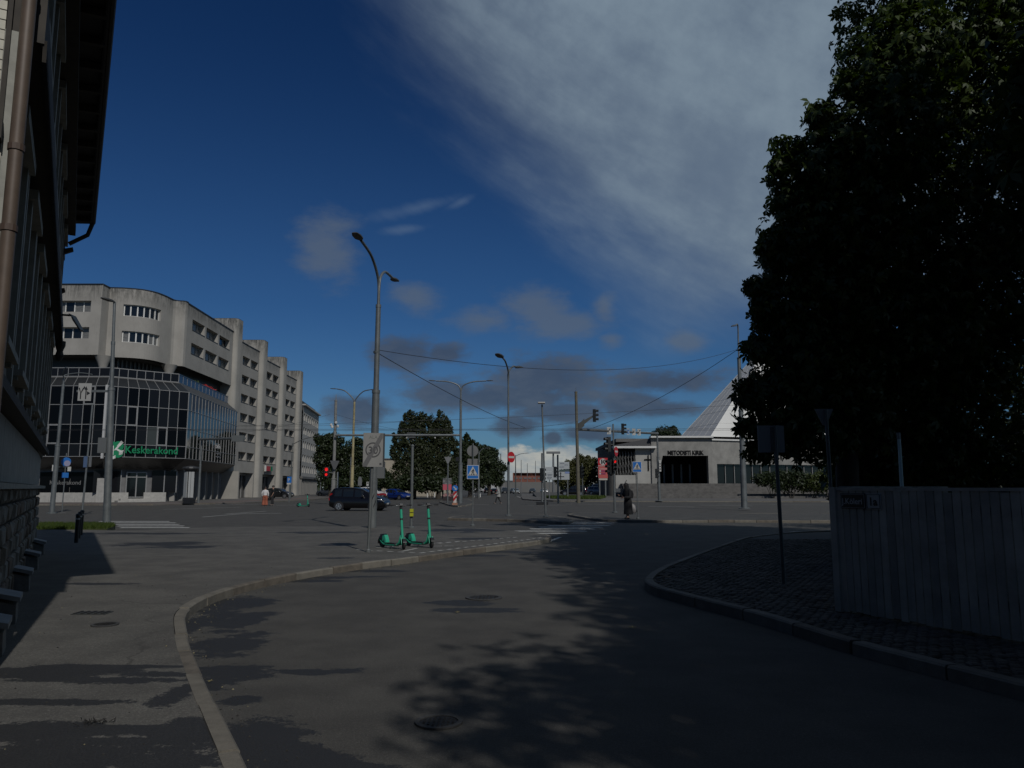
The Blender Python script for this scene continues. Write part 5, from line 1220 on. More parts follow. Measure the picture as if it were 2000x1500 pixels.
# small distant posts
def post(px, py, pt, lab, r, Y=None, cat='post', m=GALV, z=0.):
    p = gz(px, py, z) if Y is None else V((at(px, 950, Y).x, Y, z)); t = T('post', lab, cat, p); pole(t, [(0, zof(pt, p.y)-z, r, r*.9)], m, n=8); return t, p
t, p = post(1059, 986.5, 885, 'thin signal post left of the direction board with black heads', .09)
ts = T('traffic_signal', 'black signal head on the thin post left of the direction board', 'traffic light', p+V((-.05, -.2, zof(927, p.y)))); signal(ts, (0, 0, 0), R(75), None, 1.3)
B().box((0, 0, .15), (1.1, .6, .3)).obj('foot', BLACK, t)
t, p = post(1090, 983.5, 888, 'grey post in front of the direction board', .10)
ts = T('traffic_signal', 'black signal head on the grey post in front of the direction board', 'traffic light', p+V((-.3, -.1, zof(922, p.y)))); signal(ts, (0, 0, 0), R(75), None, 1.2)
t, p = post(1138, 975, 905, 'dark post with a hooded signal right of the brown mast', .10, m=DGALV)
ts = T('traffic_signal', 'hooded dark signal right of the brown mast', 'traffic light', p+V((-.1, -.15, zof(922, p.y)))); signal(ts, (0, 0, 0), R(40), None, 1.7)
post(684, 0, 893, 'thin lamp post right of the rusty cream mast', .09, 96); post(659, 0, 922, 'short pale post right of the camera mast', .10, 90, m=SIGNW)
def lampY(px, Y, pt, lab, arms, r=.14, m=DGALV):
    p = V((at(px, 950, Y).x, Y, 0)); t = T('street_lamp', lab, 'street lamp', p, 0, 'distant street lamps'); h = zof(pt, Y); pole(t, [(0, h*.6, r, r*.8), (h*.6, h, r*.7, r*.5)], m, n=8)
    for (dx, dz) in arms: e = V((0, 0, h)); arm(t, [e-V((0, 0, .2)), e+V((dx*.5, 0, dz*.6)), e+V((dx, 0, dz))], .05, m); lamp(t, e+V((dx, 0, dz)), (1 if dx > 0 else -1, 0, .08), L=.9, w=.35)
lampY(1007, 150, 889, 'dark street lamp with one slanting arm right of the no entry sign', [(1.7, .35)]); lampY(568, 104, 865, 'thin dark lamp with an arm to the right before the stair towers', [(3.2, .9)], .11)
lampY(978, 170, 886, 'distant lamp rising from the street trees', [(-1.6, .2)], .16); lampY(865, 118, 852, 'dark lamp post in front of the poplar trees', [(-2, .2)], .13); lampY(935, 120, 882, 'lamp post beside the blue crossing sign in front of far trees', [(.8, .5)], .16, GALV); lampY(389, 76, 857, 'grey lamp post beside the advertising column', [], .13, GALV)
p = V((at(389, 950, 76).x, 76, 0)); b0 = at(389, 858, 76); b1 = at(478, 856, 70)
gt = T('signal_beam', 'level sign gantry beam reaching right from the lamp by the advertising column', 'gantry', b0); B().tube([V((0, 0, 0)), b1-b0], .12, 8).obj('beam', GALV, gt, True); B().obb(b1-b0+V((-.6, 0, -.02)), V((1.1, 0, 0)), V((0, .3, 0)), up*.55).obj('sign_back', mat('gantry_panel2', (.12, .13, .13), .5), gt)
for k, (px, Y, pt, r) in enumerate(((1081, 260, 884, .45), (1030, 300, 905, .16), (1046, 310, 900, .16), (1018, 240, 898, .14), (1106, 240, 896, .14))):
    p = V((at(px, 950, Y).x, Y, 0)); t = T('floodlight_mast' if k == 0 else 'mast', ['tall pale floodlight mast above the direction board', 'hair-thin far mast above the warehouse, left of its middle', 'hair-thin far mast above the warehouse, at its middle', 'hair-thin far mast right of the slanting arm lamp', 'hair-thin far mast behind the direction board'][k], 'mast', p); h = zof(pt, Y); B().tube([(0, 0, 0), (0, 0, h)], [r, r*.6], 8).obj('pole', SIGNBACK, t)
    if k == 0: B().box((0, 0, h), (4.6, 2, .7)).obj('lamp_crown', SIGNBACK, t)
# direction board
p = V((at(1090, 950, 108).x, 108, 0)); t = T('direction_board', 'large pale direction board with black route diagram on two posts', 'sign', p); Y = 108
def xz(px, py): q = at(px, py, Y); return q.x-p.x, q.z
x0, z0 = xz(1067, 937); x1, z1 = xz(1112, 921.5); x2, z2 = xz(1092, 902); PB = mat('board_pale', (.42, .45, .47), .5)
B().box(((x0+x1)/2, 0, (z0+z1)/2), (x1-x0, .12, z1-z0)).obj('panel', PB, t); B().box(((x2+x1)/2, 0, (xz(0, 916)[1]+z2)/2), (x1-x2, .12, z2-xz(0, 916)[1])).obj('panel', PB, t); B().box(((x0+x2)/2-.1, 0, (xz(0, 921)[1]+xz(0, 912)[1])/2), (x2-x0, .11, xz(0, 912)[1]-xz(0, 921)[1])).obj('panel', PB, t)
B().box(((x2+x1)/2, .01, (xz(0, 919)[1])), (x1-x2, .1, .32)).obj('dark_strip', mat('board_dark', (.05, .08, .08), .5), t)
b = B(); X0, Zc = xz(1095, 931); b.box((X0, -.07, Zc), (1.0, .03, .1)); b.box((X0, -.075, Zc+.05), (.12, .03, .85)); b.plate([(-.12, 0), (.12, 0), (0, .2)], (X0, -.07, Zc+.46), (1, 0, 0), up, (0, -.03, 0)); b.obj('route_diagram', BLACK, t)
for k, (px, py, w) in enumerate(((1074, 926.5, .7), (1074, 929, .6), (1073, 932.5, .7), (1073, 935, .5), (1106, 923.5, .5), (1098, 905, .6), (1106, 908, .5), (1097, 912, .7))): a, c = xz(px, py); B().box((a, -.07, c), (w, .02, .07)).obj('text_line', mat('board_print', (.16, .18, .22), .5), t)
a, c = xz(1105, 923); B().box((a+.2, -.072, c), (.62, .02, .26)).obj('blue_patch', mat('board_blue', (.2, .27, .5), .5), t)
for px in (1073, 1109): a, _ = xz(px, 940); B().box((a, .1, z0/2+.2), (.14, .14, z0+.4)).obj('leg', GALV, t)
# fuel price sign
p = V((at(1177, 950, 118).x, 118, 0)); Y = 118; t = T('fuel_sign', 'tall red fuel station sign with white circled K over a price panel', 'sign', p)
x0, z0 = xz(1168.5, 934); x1, z1 = xz(1186.5, 894.5); zm = xz(0, 909.5)[1]; w = x1-x0
B().box(((x0+x1)/2, 0, (zm+z1)/2), (w, .3, z1-zm)).obj('red_panel', SIGNR, t); B().box(((x0+x1)/2, 0, (zm+z0)/2-.03), (w*.98, .28, zm-z0-.06)).obj('price_panel', mat('sign_salmon', (.50, .10, .09), .5), t)
zc = (zm+z1)/2; b = B(); b.plate(circ(.50, 28), ((x0+x1)/2, -.15, zc), (1, 0, 0), up, (0, -.02, 0)); b.obj('white_disc', SIGNW, t)
ringplate(B(), .50, .56, V(((x0+x1)/2, -.15, zc)), V((1, 0, 0)), up, V((0, -.015, 0)), 28).obj('ring', SIGNR, t)
o = V(((x0+x1)/2, -.172, zc)); b = B().plate([(-.27, -.34), (-.07, -.34), (-.07, .34), (-.27, .34)], o, (1, 0, 0), up, (0, -.02, 0)); b.plate([(-.07, -.05), (.15, .34), (.38, .34), (.06, -.11)], o, (1, 0, 0), up, (0, -.021, 0)); b.plate([(-.02, .02), (.17, -.34), (.40, -.34), (.10, .09)], o, (1, 0, 0), up, (0, -.022, 0)); b.obj('letter', BLACK, t)
b = B().box(((x0+x1)/2, -.15, zm-.02), (w, .04, .08)); b.obj('white_stripe', SIGNW, t)
for k, (py, m_) in enumerate(((916, SIGNW), (920, mat('price_plum', (.28, .03, .10), .5)), (925, mat('price_plum', (.28, .03, .10), .5)))):
    a, c = xz(1178, py); B().box((a, -.15, c), (w*(.78 if k == 0 else .5), .03, .07 if k == 0 else .26)).obj('price_strip', m_, t)
    if k: B().box((x0+.28, -.15, c), (.24, .03, .26)).obj('grade_mark', SIGNW, t)
B().box(((x0+x1)/2, .0, z0-.16), (w*.9, .25, .26)).obj('foot_strip', mat('sign_cream', (.5, .47, .42), .6), t); 
for s in (-.5, .5): B().box((s*.9, 0, z0/2-.2), (.18, .18, z0-.3)).obj('leg', GALV, t)
# keep-left beacon, give way signs, billboard, parking sign
p = base_pt(888.5, 986, KT); t = T('keep_sign', 'red and white striped marker with a blue arrow disc on an orange foot', 'sign', p); Y = p.y; sc = Y/1500
B().box((0, 0, .09), (sc*10, .5, .18)).obj('foot', mat('orange_foot', (.42, .2, .12), .7), t); B().box((0, 0, .9), (sc*6, .06, 1.45)).obj('marker_panel', mat('marker_white', (.6, .55, .52), .5), t)
for k in range(3): w = sc*3; B().plate([(-w, 0), (w, .32), (w, .58), (-w, .26)], (0, -.033, .3+k*.46), (1, 0, 0), up, (0, -.01, 0)).obj('red_stripe', SIGNR, t)
B().plate(circ(.27, 20), (0, -.03, zof(953.5, Y)-KT), (1, 0, 0), up, (0, -.03, 0)).obj('blue_disc', SIGNB, t); B().plate([(-.16, .10), (-.10, .16), (.08, -.02), (.14, .04), (.14, -.15), (-.05, -.15), (.02, -.08)], (0, -.062, zof(953.5, Y)-KT), (1, 0, 0), up, (0, -.01, 0)).obj('arrow', SIGNW, t)
p = V((at(874.5, 950, 76).x, 76, KT)); Y = 76; t = T('give_way_sign', 'back of a give way triangle on a thin post before the pink billboard', 'sign', p); pole(t, [(0, zof(893, Y), .08, .07)], n=8); B().plate([(-.36, .3), (.36, .3), (.06, -.35), (-.06, -.35)], (0, -.1, zof(901, Y)), (1, .1, 0), up, (0, -.02, 0)).obj('triangle_back', SIGNBACK, t)
p = V((at(873, 950, 96).x, 96, 0)); Y = 96; t = T('billboard', 'small billboard with pink lower half and grey photo above a flower bed', 'billboard', p)
x0, z0 = xz(865, 957); x1, z1 = xz(882, 934); zm = xz(0, 946)[1]; B().box(((x0+x1)/2, 0, (z0+zm)/2), (x1-x0, .2, zm-z0)).obj('pink_panel', mat('pink_print', (.55, .10, .14), .5), t); B().box(((x0+x1)/2, 0, (z1+zm)/2+.01), (x1-x0, .2, z1-zm)).obj('photo_panel', mat('photo_print', (.18, .18, .18), .5, 0, .8, 2.5), t); B().box(((x0+x1)/2, .05, z0/2), (.2, .15, z0)).obj('leg', DGALV, t)
p = V((at(565.5, 950, 88).x, 88, 0)); Y = 88; t = T('parking_sign', 'blue square P parking sign with a white plate beneath', 'sign', p); pole(t, [(0, zof(928, Y), .07, .06)], n=8)
x0, z0 = xz(561, 943); x1, z1 = xz(570, 931); B().box(((x0+x1)/2, -.08, (z0+z1)/2), (x1-x0, .03, z1-z0)).obj('panel', SIGNB, t); text('P', .55, SIGNW, ((x0+x1)/2-.05, -.10, z0+.14), (1, 0, 0), up, t, 'letter', .005, align='CENTER'); B().box(((x0+x1)/2-.05, -.08, z0-.1), (x1-x0-.06, .03, .18)).obj('plate', SIGNW, t)
for k, (px, py, pt, dsc) in enumerate(((703, 0, 932, 'round'), (718, 0, 942, 'square'))):
    p = V((at(px, 950, 92).x, 92, 0)); Y = 92; t = T('traffic_sign', ['grey back of a round sign over a tall plate behind the black car', 'small white sign with a black mark behind the black car'][k], 'sign', p); pole(t, [(0, zof(pt, Y), .05, .05)], n=8)
    if k == 0: B().plate(circ(.19, 14), (0, -.06, zof(934, Y)), (1, 0, 0), up, (0, -.02, 0)).obj('disc', SIGNBACK, t); B().box((0, -.05, zof(942, Y)), (.46, .03, .8)).obj('plate', SIGNBACK, t)
    else: B().box((0, -.05, zof(945, Y)), (.26, .03, .48)).obj('plate', SIGNW, t); B().box((.02, -.07, zof(943.5, Y)), (.15, .02, .14)).obj('mark', BLACK, t)
p = V((at(626, 950, 190).x, 190, 0)); Y = 190; t = T('red_banner', 'red and white banner panel between the office block and the trees', 'banner', p); pole(t, [(0, zof(875, Y), .15, .12)], n=8)
for k, (py, m_) in enumerate(((880, SIGNW), (890, SIGNR), (899, SIGNW))): B().box((.1, -.2, zof(py, Y)), (1.6, .1, 1.15)).obj('panel', m_, t)
# foreground right: backs of signs in tree shade
p = base_pt(1531, 1141, KT); Y = p.y; t = T('traffic_sign', 'large square sign seen from behind on a dark post in the chestnut shade', 'sign', p); pole(t, [(0, zof(832, Y)-KT, .03, .03)], DGALV, lean=(-.012, 0), n=10)
B().box((-.08, .05, zof(857, Y)-KT), (.42, .02, .43)).obj('panel', mat('sign_back_shade', (.22, .22, .23), .5, .3), t); B().box((-.06, .03, zof(857, Y)-KT), (.06, .03, .38)).obj('rail', DGALV, t)
p = base_pt(1634, 1130, KT); Y = p.y; t = T('give_way_sign', 'back of a give way triangle beside the fence corner in deep shade', 'sign', p); pole(t, [(0, zof(800, Y)-KT, .03, .03)], DGALV, lean=(-.01, 0), n=10)
B().plate([(-.16, .13), (.16, .13), (.03, -.15), (-.03, -.15)], (-.04, .04, zof(813, Y)-KT), (1, 0, 0), up, (0, .02, 0)).obj('triangle_back', MC['sign_back_shade'], t)
# advertising column
p = V((at(370.5, 950, 74).x, 74, KT)); t = T('advertising_column', 'three sided advertising pillar with white posters before the glazed podium', 'advertising column', p); Y = 74; h = zof(914, Y)-KT
B().lathe([(.62, 0), (.62, .42), (.55, .5)], (0, 0, 0), 6).obj('foot', BLACK, t); B().lathe([(.48, .45), (.48, h-.2)], (0, 0, 0), 6).obj('core', BLACK, t); B().lathe([(.55, h-.25), (.75, h-.05), (.72, h+.08), (.2, h+.2)], (0, 0, 0), 14).obj('cap', mat('ad_cap', (.04, .04, .042), .5), t)
for s in (-1, 1): a = s*R(36); B().obb((math.sin(a)*.44, -math.cos(a)*.44, h/2+.1), V((math.cos(a)*.5, math.sin(a)*.5, 0)), V((-math.sin(a)*.06, math.cos(a)*.06, 0)), up*(h-.95)).obj('poster', mat('poster_white', (.42, .43, .43), .3), t)
# bollards
b0 = None
for k, (px, py) in enumerate(((148.5, 1060), (153, 1051.5), (157.5, 1045))):
    p = gz(px, py, KT)
    if b0 is None:
        b0 = T('bollard', 'nearest of the three black bollards by the left house', 'bollard', p, 0, 'black bollards on the left pavement')
        B().tube([(0, 0, 0), (0, 0, .70)], .055, 12).obj('post', BLACK, b0, True); B().lathe([(.058, .62), (.058, .66)], (0, 0, 0), 12).obj('band', SIGNW, b0); B().lathe([(.05, .7), (.062, .72), (.055, .77), (.0, .79)], (0, 0, 0), 12).obj('cap', BLACK, b0)
    else: dup(b0, p, 0, ['', 'middle one of the three black bollards by the left house', 'farthest of the three black bollards by the left house'][k])
# overhead wires
def wire(a, b, sag, lab, r=.009):
    a, b = V(a), V(b); pts = [a.lerp(b, k/24)-V((0, 0, sag*4*(k/24)*(1-k/24))) for k in range(25)]
    o = B().tube(pts, r, 5).obj('overhead_wire', WIRE); tag(o, lab, 'wire')
jn = at(1025, 835, 62)
wire(wA, jn, .25, 'straight span wire falling from the near street lamp to the trolley wires', .016); wire(wA+V((0, 0, .1)), wM, 1.15, 'sagging span wire from the near street lamp across to the church lamp', .012)
wire(wM, at(1158, 836, 70), .5, 'span wire falling left from the church lamp to the gantry', .02); wire(at(1158, 836, 70), at(990, 836, 66), .1, 'short feeder wire along the trolley line', .012)
z6 = at(1000, 838.5, 62).z
wire((-60, 62, z6), (75, 62, z6+.15), .05, 'lower trolley wire stretched level across the junction', .015); wire((-60, 63.2, z6), (75, 63.2, z6+.1), .05, 'second lower trolley wire just beyond the first', .011)
wire(at(462, 832, 58), at(1470, 789, 58), .22, 'upper wire rising gently to the right across the junction', .011); wire(at(470, 845, 60), at(645, 809, 75.6), .2, 'wire rising from the podium corner to the camera mast'); wire(at(655, 809, 75.6), at(770, 838, 66), .1, 'wire falling right from the camera mast'); wire(at(470, 832, 60), at(880, 816, 66), .25, 'thin wire running behind the rusty cream mast'); wire(at(655, 833, 75.6), at(1128, 826, 76), .5, 'far thin wire between the camera mast and the brown mast'); wire(at(1000, 838, 62), at(1128, 823, 76), .1, 'short wire rising to the brown mast')
# ================================================================== cars
def interp(keys, x):
    for (a, va), (b, vb) in zip(keys, keys[1:]):
        if x <= b: 
            t = (x-a)/(b-a); t = min(max(t, 0), 1); t = t*t*(3-2*t) if len(keys) > 2 else t
            return va+(vb-va)*t
    return keys[-1][1]
def lin(keys, x):
    for (a, va), (b, vb) in zip(keys, keys[1:]):
        if x <= b: return va+(vb-va)*min(max((x-a)/(b-a), 0), 1)
    return keys[-1][1]
TYRE = RUBBER; RIM = mat('alloy', (.55, .55, .55), .3, .8); HEADL = mat('headlight_glass', (.75, .78, .8), .08, .3); TAILL = mat('tail_light', (.35, .01, .012), .2); CHROME = mat('chrome', (.6, .6, .6), .15, .9)
CARG = mat('car_glass', (.012, .016, .018), .05, spec=.8)
KINDS = {   # roof profile keys (x, z), belt z, hood z; x runs from tail (0) to nose (L)
 'mpv': dict(L=4.08, W=1.73, roof=[(0, 1.05), (.10, 1.30), (.30, 1.57), (.9, 1.63), (1.7, 1.63), (2.3, 1.55), (2.75, 1.34), (3.15, 1.06), (3.6, .95), (3.95, .80), (4.08, .56)], belt=[(0, .98), (4.08, .86)], g0=.14, g1=3.0, wh=(.78, 3.25), r=.315,
             side=[(.42, .95), (1.05, 1.78), (1.90, 2.62)], rearw=(.03, .34), front=(2.34, 3.02)),
 'hatch': dict(L=4.0, W=1.72, roof=[(0, .95), (.12, 1.10), (.5, 1.40), (1.1, 1.48), (1.8, 1.46), (2.3, 1.34), (2.95, 1.0), (3.4, .90), (3.8, .76), (4.0, .52)], belt=[(0, .95), (4.0, .82)], g0=.2, g1=2.85, wh=(.72, 3.2), r=.31,
             side=[(.62, 1.1), (1.18, 1.78), (1.88, 2.5)], rearw=(.12, .52), front=(2.2, 2.9)),
 'wagon': dict(L=4.6, W=1.78, roof=[(0, 1.0), (.08, 1.15), (.4, 1.42), (1.2, 1.48), (2.2, 1.46), (2.75, 1.32), (3.4, .98), (3.9, .90), (4.35, .76), (4.6, .5)], belt=[(0, .95), (4.6, .82)], g0=.15, g1=3.3, wh=(.9, 3.7), r=.32,
             side=[(.5, 1.3), (1.4, 2.15), (2.25, 2.95)], rearw=(.06, .38), front=(2.68, 3.35)),
 'suv': dict(L=4.5, W=1.82, roof=[(0, 1.15), (.08, 1.35), (.3, 1.66), (1.0, 1.72), (2.0, 1.70), (2.5, 1.56), (3.05, 1.16), (3.7, 1.08), (4.25, .95), (4.5, .6)], belt=[(0, 1.1), (4.5, 1.0)], g0=.1, g1=3.0, wh=(.85, 3.6), r=.36,
             side=[(.4, 1.1), (1.2, 1.95), (2.05, 2.75)], rearw=(.04, .3), front=(2.44, 3.06)),
}
def car(label, kind, paint, loc, rz, lit=True, plate=True, name='parked_car', cat='car', group=None):
    k = KINDS[kind]; L, Wd = k['L'], k['W']; t = T(name, label, cat, loc, rz, group)
    def sec(x):
        e = min(x, L-x); tp = 1-.16*max(0, 1-e/.55)**2; hw = Wd/2*tp
        zr = lin(k['roof'], x) if False else interp(k['roof'], x); zb = .20+.12*max(0, 1-e/.35); zw = min(lin(k['belt'], x), zr-.02)
        gl = (zr-zw) > .12; wr = hw*(1-.30*min(1, (zr-zw)/.6))
        return hw, zb, zw, zr, wr
    def ring(x, o=0.):
        hw, zb, zw, zr, wr = sec(x); hs = []
        pts = [(0, zb), (hw*.86, zb), (hw*.985, zb+.10), (hw+o, zb+(zw-zb)*.45), (hw*.985+o, zw-.04), (hw*.955+o, zw), (wr+(hw*.955-wr)*.45+o, zw+(zr-zw)*.55), (wr+o*.7, zr-.05*min(1, (zr-zw)*4)), (wr*.86, zr-.006+o*.5), (wr*.45, zr+.008), (0, zr+.012)]
        return pts
    xs = sorted(set([0, .02, .06]+list(np.linspace(.12, L-.12, 34))+[L-.06, L-.02, L]))
    b = B(); rings = []
    for x in xs:
        p = ring(x); sx = 1.
        if x in (0, L): p = [(a*.94, .35+(z-.35)*.8) for a, z in p]
        full = p+[(-a, z) for a, z in p[-2:0:-1]]; rings.append([V((x-L/2, -a, z)) for a, z in full])
    b.rings(rings); b.obj('body', paint, t, 50)
    # glass panels follow the body a few millimetres outside it
    for s in (-1, 1):
        for (xa, xb) in k['side']:
            g_ = B(); n = 5
            for i in range(n):
                for j in range(3):
                    q = []
                    for (ii, jj) in ((i, j), (i+1, j), (i+1, j+1), (i, j+1)):
                        x = xa+(xb-xa)*ii/n; hw, zb, zw, zr, wr = sec(x); v = (.06+.80*jj/3); w0 = hw*.955; 
                        p = ring(x); a0, z0 = p[5]; a1, z1 = p[6]; a2, z2 = p[7]
                        if v < .5: f_ = v/.5; a, z = a0+(a1-a0)*f_, z0+(z1-z0)*f_
                        else: f_ = (v-.5)/.5; a, z = a1+(a2-a1)*f_, z1+(z2-z1)*f_
                        if xb > k['g1']-.6 and ii == n: z = z0+(z-z0)*.72; 
                        q.append(V((x-L/2, s*(a+.008), z)))
                    g_.quad(*q)
            g_.obj('side_window', CARG, t, True)
    for nm, (xa, xb) in (('windscreen', k['front']), ('rear_window', k['rearw'])):
        g_ = B(); n = 4
        for i in range(n):
            for j in range(-3, 3):
                q = []
                for (ii, jj) in ((i, j), (i+1, j), (i+1, j+1), (i, j+1)):
                    x = xa+(xb-xa)*(ii/n); p = ring(x); f_ = jj/3*.93; af = abs(f_)
                    seq = [(0, p[10]), (.45, p[9]), (.86, p[8]), (1, p[7])]
                    for (f0, p0), (f1, p1) in zip(seq, seq[1:]):
                        if af <= f1+1e-6: u = (af-f0)/(f1-f0); a, z = p0[0]+(p1[0]-p0[0])*u, p0[1]+(p1[1]-p0[1])*u; break
                    dx = .012 if nm == 'windscreen' else -.012
                    q.append(V((x-L/2+dx, math.copysign(a, f_) if f_ else 0, z+.010)))
                g_.quad(*q)
        g_.obj(nm, CARG, t, True)
    for wx in k['wh']:
        for s in (-1, 1):
            y = s*(Wd/2-.10); r = k['r']; c = V((wx-L/2, y, r))
            B().plate(circ(r*1.17, 24), c+V((0, s*.092, .02)), (1, 0, 0), up, (0, s*.012, 0)).obj('wheel_arch', BLACK, t)
            w = B(); w.rings([[c+V((math.cos(a)*rr, s*d, math.sin(a)*rr)) for a in [2*PI*i/22 for i in range(22)]] for rr, d in ((r*.65, -.08), (r*.95, -.08), (r, -.05), (r, .09), (r*.95, .115), (r*.66, .118), (r*.62, .10))]); wo = w.obj('wheel', TYRE, t, True)
            rm = B(); rm.plate(circ(r*.64, 20), c+V((0, s*.098, 0)), (1, 0, 0), up, (0, s*.006, 0)); rm.obj('hub_backing', mat('rim_shadow', (.05, .05, .05), .5, .4), wo)
            rm = B(); ringplate(rm, r*.54, r*.66, c+V((0, s*.106, 0)), V((1, 0, 0)), up, V((0, s*.014, 0)), 22)
            for q in range(5): a = q*2*PI/5+.3; d = V((math.cos(a), 0, math.sin(a))); n_ = V((-d.z, 0, d.x)); rm.obb(c+d*r*.32+V((0, s*.112, 0)), d*r*.52, n_*r*.17, V((0, .014, 0)))
            rm.plate(circ(r*.14, 10), c+V((0, s*.113, 0)), (1, 0, 0), up, (0, s*.012, 0)); rm.obj('rim', RIM, wo)
    hw = Wd/2
    for s in (-1, 1):
        zf = lin(k['roof'], L-.35)
        hl = B(); rg = []
        for i in range(5):
            x = L-.50+.42*i/4; p = ring(x); a = p[4][0]; z = lin(k['belt'], x)
            zz_ = min(z, interp(k['roof'], x))-.06; wd = .13*(1-.25*abs(i-2)/2)
            rg.append([V((x-L/2, s*(a+.012), zz_)), V((x-L/2+.012, s*(a-.02), zz_-wd)), V((x-L/2+.03, s*(a-.20), zz_-wd*.9+.0)), V((x-L/2+.02, s*(a-.18), zz_+.02))])
        hl.rings(rg); hl.obj('headlight', HEADL, t, True)
        tl = B(); rg = []
        zt = min(interp(k['roof'], .3), 1.35)
        for z, x, w_ in ((.72, .06, .10), (.85, .04, .13), (1.0, .05, .13), (zt-.12, .16, .09)): p = ring(max(x, .03)); a = min(p[4][0], hw*.93)-(.0 if z < 1.0 else (.06)); rg.append([V((x-.05-L/2, s*(a+.008), z)), V((x+w_-L/2, s*(a+.022), z)), V((x+w_-L/2, s*(a-.03), z)), V((x-.04-L/2, s*(a-.12), z))])
        tl.rings(rg).obj('tail_light', TAILL, t, True)
        xm = k['g1']-.52; zb_ = lin(k['belt'], xm)+.05
        B().rings([[V((xm-L/2+dx, s*(hw*.95+dy), zb_+dz)) for dy, dz in ((.02, 0), (.16, .01), (.18, .09), (.16, .14), (.03, .12))] for dx in (-.04, .05, .09)]).obj('mirror', paint if kind != 'mpv' else BLACK, t, True)
        B().obb((0, s*(hw*.99+.004), .62), V((L*.45, 0, 0)), V((0, .02, 0)), up*.04).obj('side_strip', BLACK, t)
    B().box((L/2-.03, 0, .42), (.08, Wd*.62, .16)).obj('grille', BLACK, t); B().box((L/2+.016, 0, .50), (.02, .5, .11)).obj('number_plate', SIGNW, t); B().box((-L/2-.012, 0, .62), (.02, .5, .11)).obj('number_plate', SIGNW, t)
    B().box((0, 0, .24), (L*.86, Wd*.86, .10)).obj('underbody', BLACK, t)
    return t
def cp_(n, c, r=.22): return mat(n, c, r, .15, spec=.6)
MB_ = cp_('paint_black', (.008, .008, .009), .14); WHC = cp_('paint_white', (.62, .62, .62)); BLU = cp_('paint_blue', (.008, .035, .22), .16); SIL = cp_('paint_silver', (.28, .30, .31)); DRK = cp_('paint_dark_grey', (.018, .019, .021))
p = gz(698, 998); car('black compact people carrier driving to the right behind the near lamp', 'mpv', MB_, p+V((0, .85, 0)), R(-7), name='car')
p = gz(775, 976.5); car('shiny blue hatchback turning toward the camera beside the poplars', 'hatch', BLU, p+V((0, .6, 0)), R(-38), name='car')
p = V((at(733, 950, 106).x, 106, 0)); car('white car mostly hidden behind the near lamp pole and black car', 'suv', WHC, p, R(-8), name='car')
p = V((at(642, 950, 150).x, 150, 0)); car('white sport utility car at the left edge of the trees, beyond the camera mast', 'suv', WHC, p, R(172), name='car')
p = V((at(546, 950, 112).x, 112, KT)); car('dark small hatchback parked nose right by the stair towers', 'hatch', DRK, p, R(-8))
p = V((at(1170, 950, 138).x, 138, .4)); car('silver estate car parked on the plaza left of the church', 'wagon', SIL, p, R(-6))
p = V((at(1178, 950, 145).x, 145, .65)); car('pale car parked just behind the silver estate', 'suv', cp_('paint_pale', (.45, .48, .5)), p, R(-6))
p = V((at(1120, 950, 132).x, 132, .3)); car('black boxy car parked behind the brown mast', 'suv', MB_, p, R(168))
struct('plaza_ramp', B().add([(4, 124, .1), (28, 124, .1), (28, 150, .75), (4, 150, .75), (4, 124, -.1), (28, 124, -.1), (28, 150, -.1), (4, 150, -.1)], [(0, 1, 2, 3), (0, 4, 5, 1), (1, 5, 6, 2), (2, 6, 7, 3), (3, 7, 4, 0)]), mat('plaza_asphalt', (.09, .088, .084), .9, 0, .2, 1))
far = [(1040, 225, 'hatch', DRK, -95, 'oncoming dark car with bright headlights alone in the far lane'), (1008, 215, 'hatch', SIL, -88, 'oncoming silver car just right of the no entry post'), (1002, 228, 'hatch', DRK, -92, 'oncoming dark car overlapping the no entry post'), (986, 210, 'suv', DRK, -88, 'dark car just left of the no entry post'), (966, 190, 'hatch', MB_, 85, 'dark car beyond the walking woman, on her left'), (952, 235, 'suv', MB_, 88, 'black van shape in front of the white truck'), (1063, 240, 'hatch', WHC, -80, 'far white car behind the thin signal post')]
for (px, Y, kd, m_, rz, lab) in far: car(lab, kd, m_, V((at(px, 950, Y).x, Y, 0)), R(rz), name='car')
t = T('truck', 'white box truck far up the street under the trees', 'truck', V((at(950, 950, 262).x, 262, 0))); B().box((0, 0, 2.0), (6.5, 2.6, 2.5)).obj('cargo_box', WHC, t); B().box((-3.9, 0, 1.5), (1.3, 2.3, 1.9)).obj('cab', WHC, t); 
for x in (-3.6, 2): B().tube([(x, -1.3, .45), (x, 1.3, .45)], .45, 14).obj('wheel', RUBBER, t)
# motorbike behind the lamp, red
t = T('motorbike', 'red and white parked motorbike partly behind the near lamp pole', 'motorbike', V((at(744, 950, 98).x, 98, 0)), R(-15))
for x in (-.65, .65): b = B(); b.rings([[V((x+math.cos(a)*rr, y, .33+math.sin(a)*rr)) for a in [2*PI*i/16 for i in range(16)]] for rr, y in ((.2, -.05), (.33, -.05), (.33, .05), (.2, .05))]); b.obj('wheel', RUBBER, t)
B().rings([[V((x, y*w, z+zz)) for y, zz in ((-1, -.12), (1, -.12), (1, .12), (-1, .12))] for x, z, w in ((-.75, .85, .06), (-.3, .75, .16), (.25, .85, .17), (.6, .8, .12), (.75, .7, .05))]).obj('fairing', mat('bike_red', (.3, .02, .03), .3), t, True)
B().tube([(.55, -.3, 1.05), (.5, 0, 1.0), (.55, .3, 1.05)], .02, 6).obj('handlebar', BLACK, t); B().box((.62, 0, 1.05), (.06, .3, .25)).obj('screen', WHITEF, t); B().tube([(.65, 0, .33), (.5, 0, 1.0)], .035, 6).obj('fork', CHROME, t)

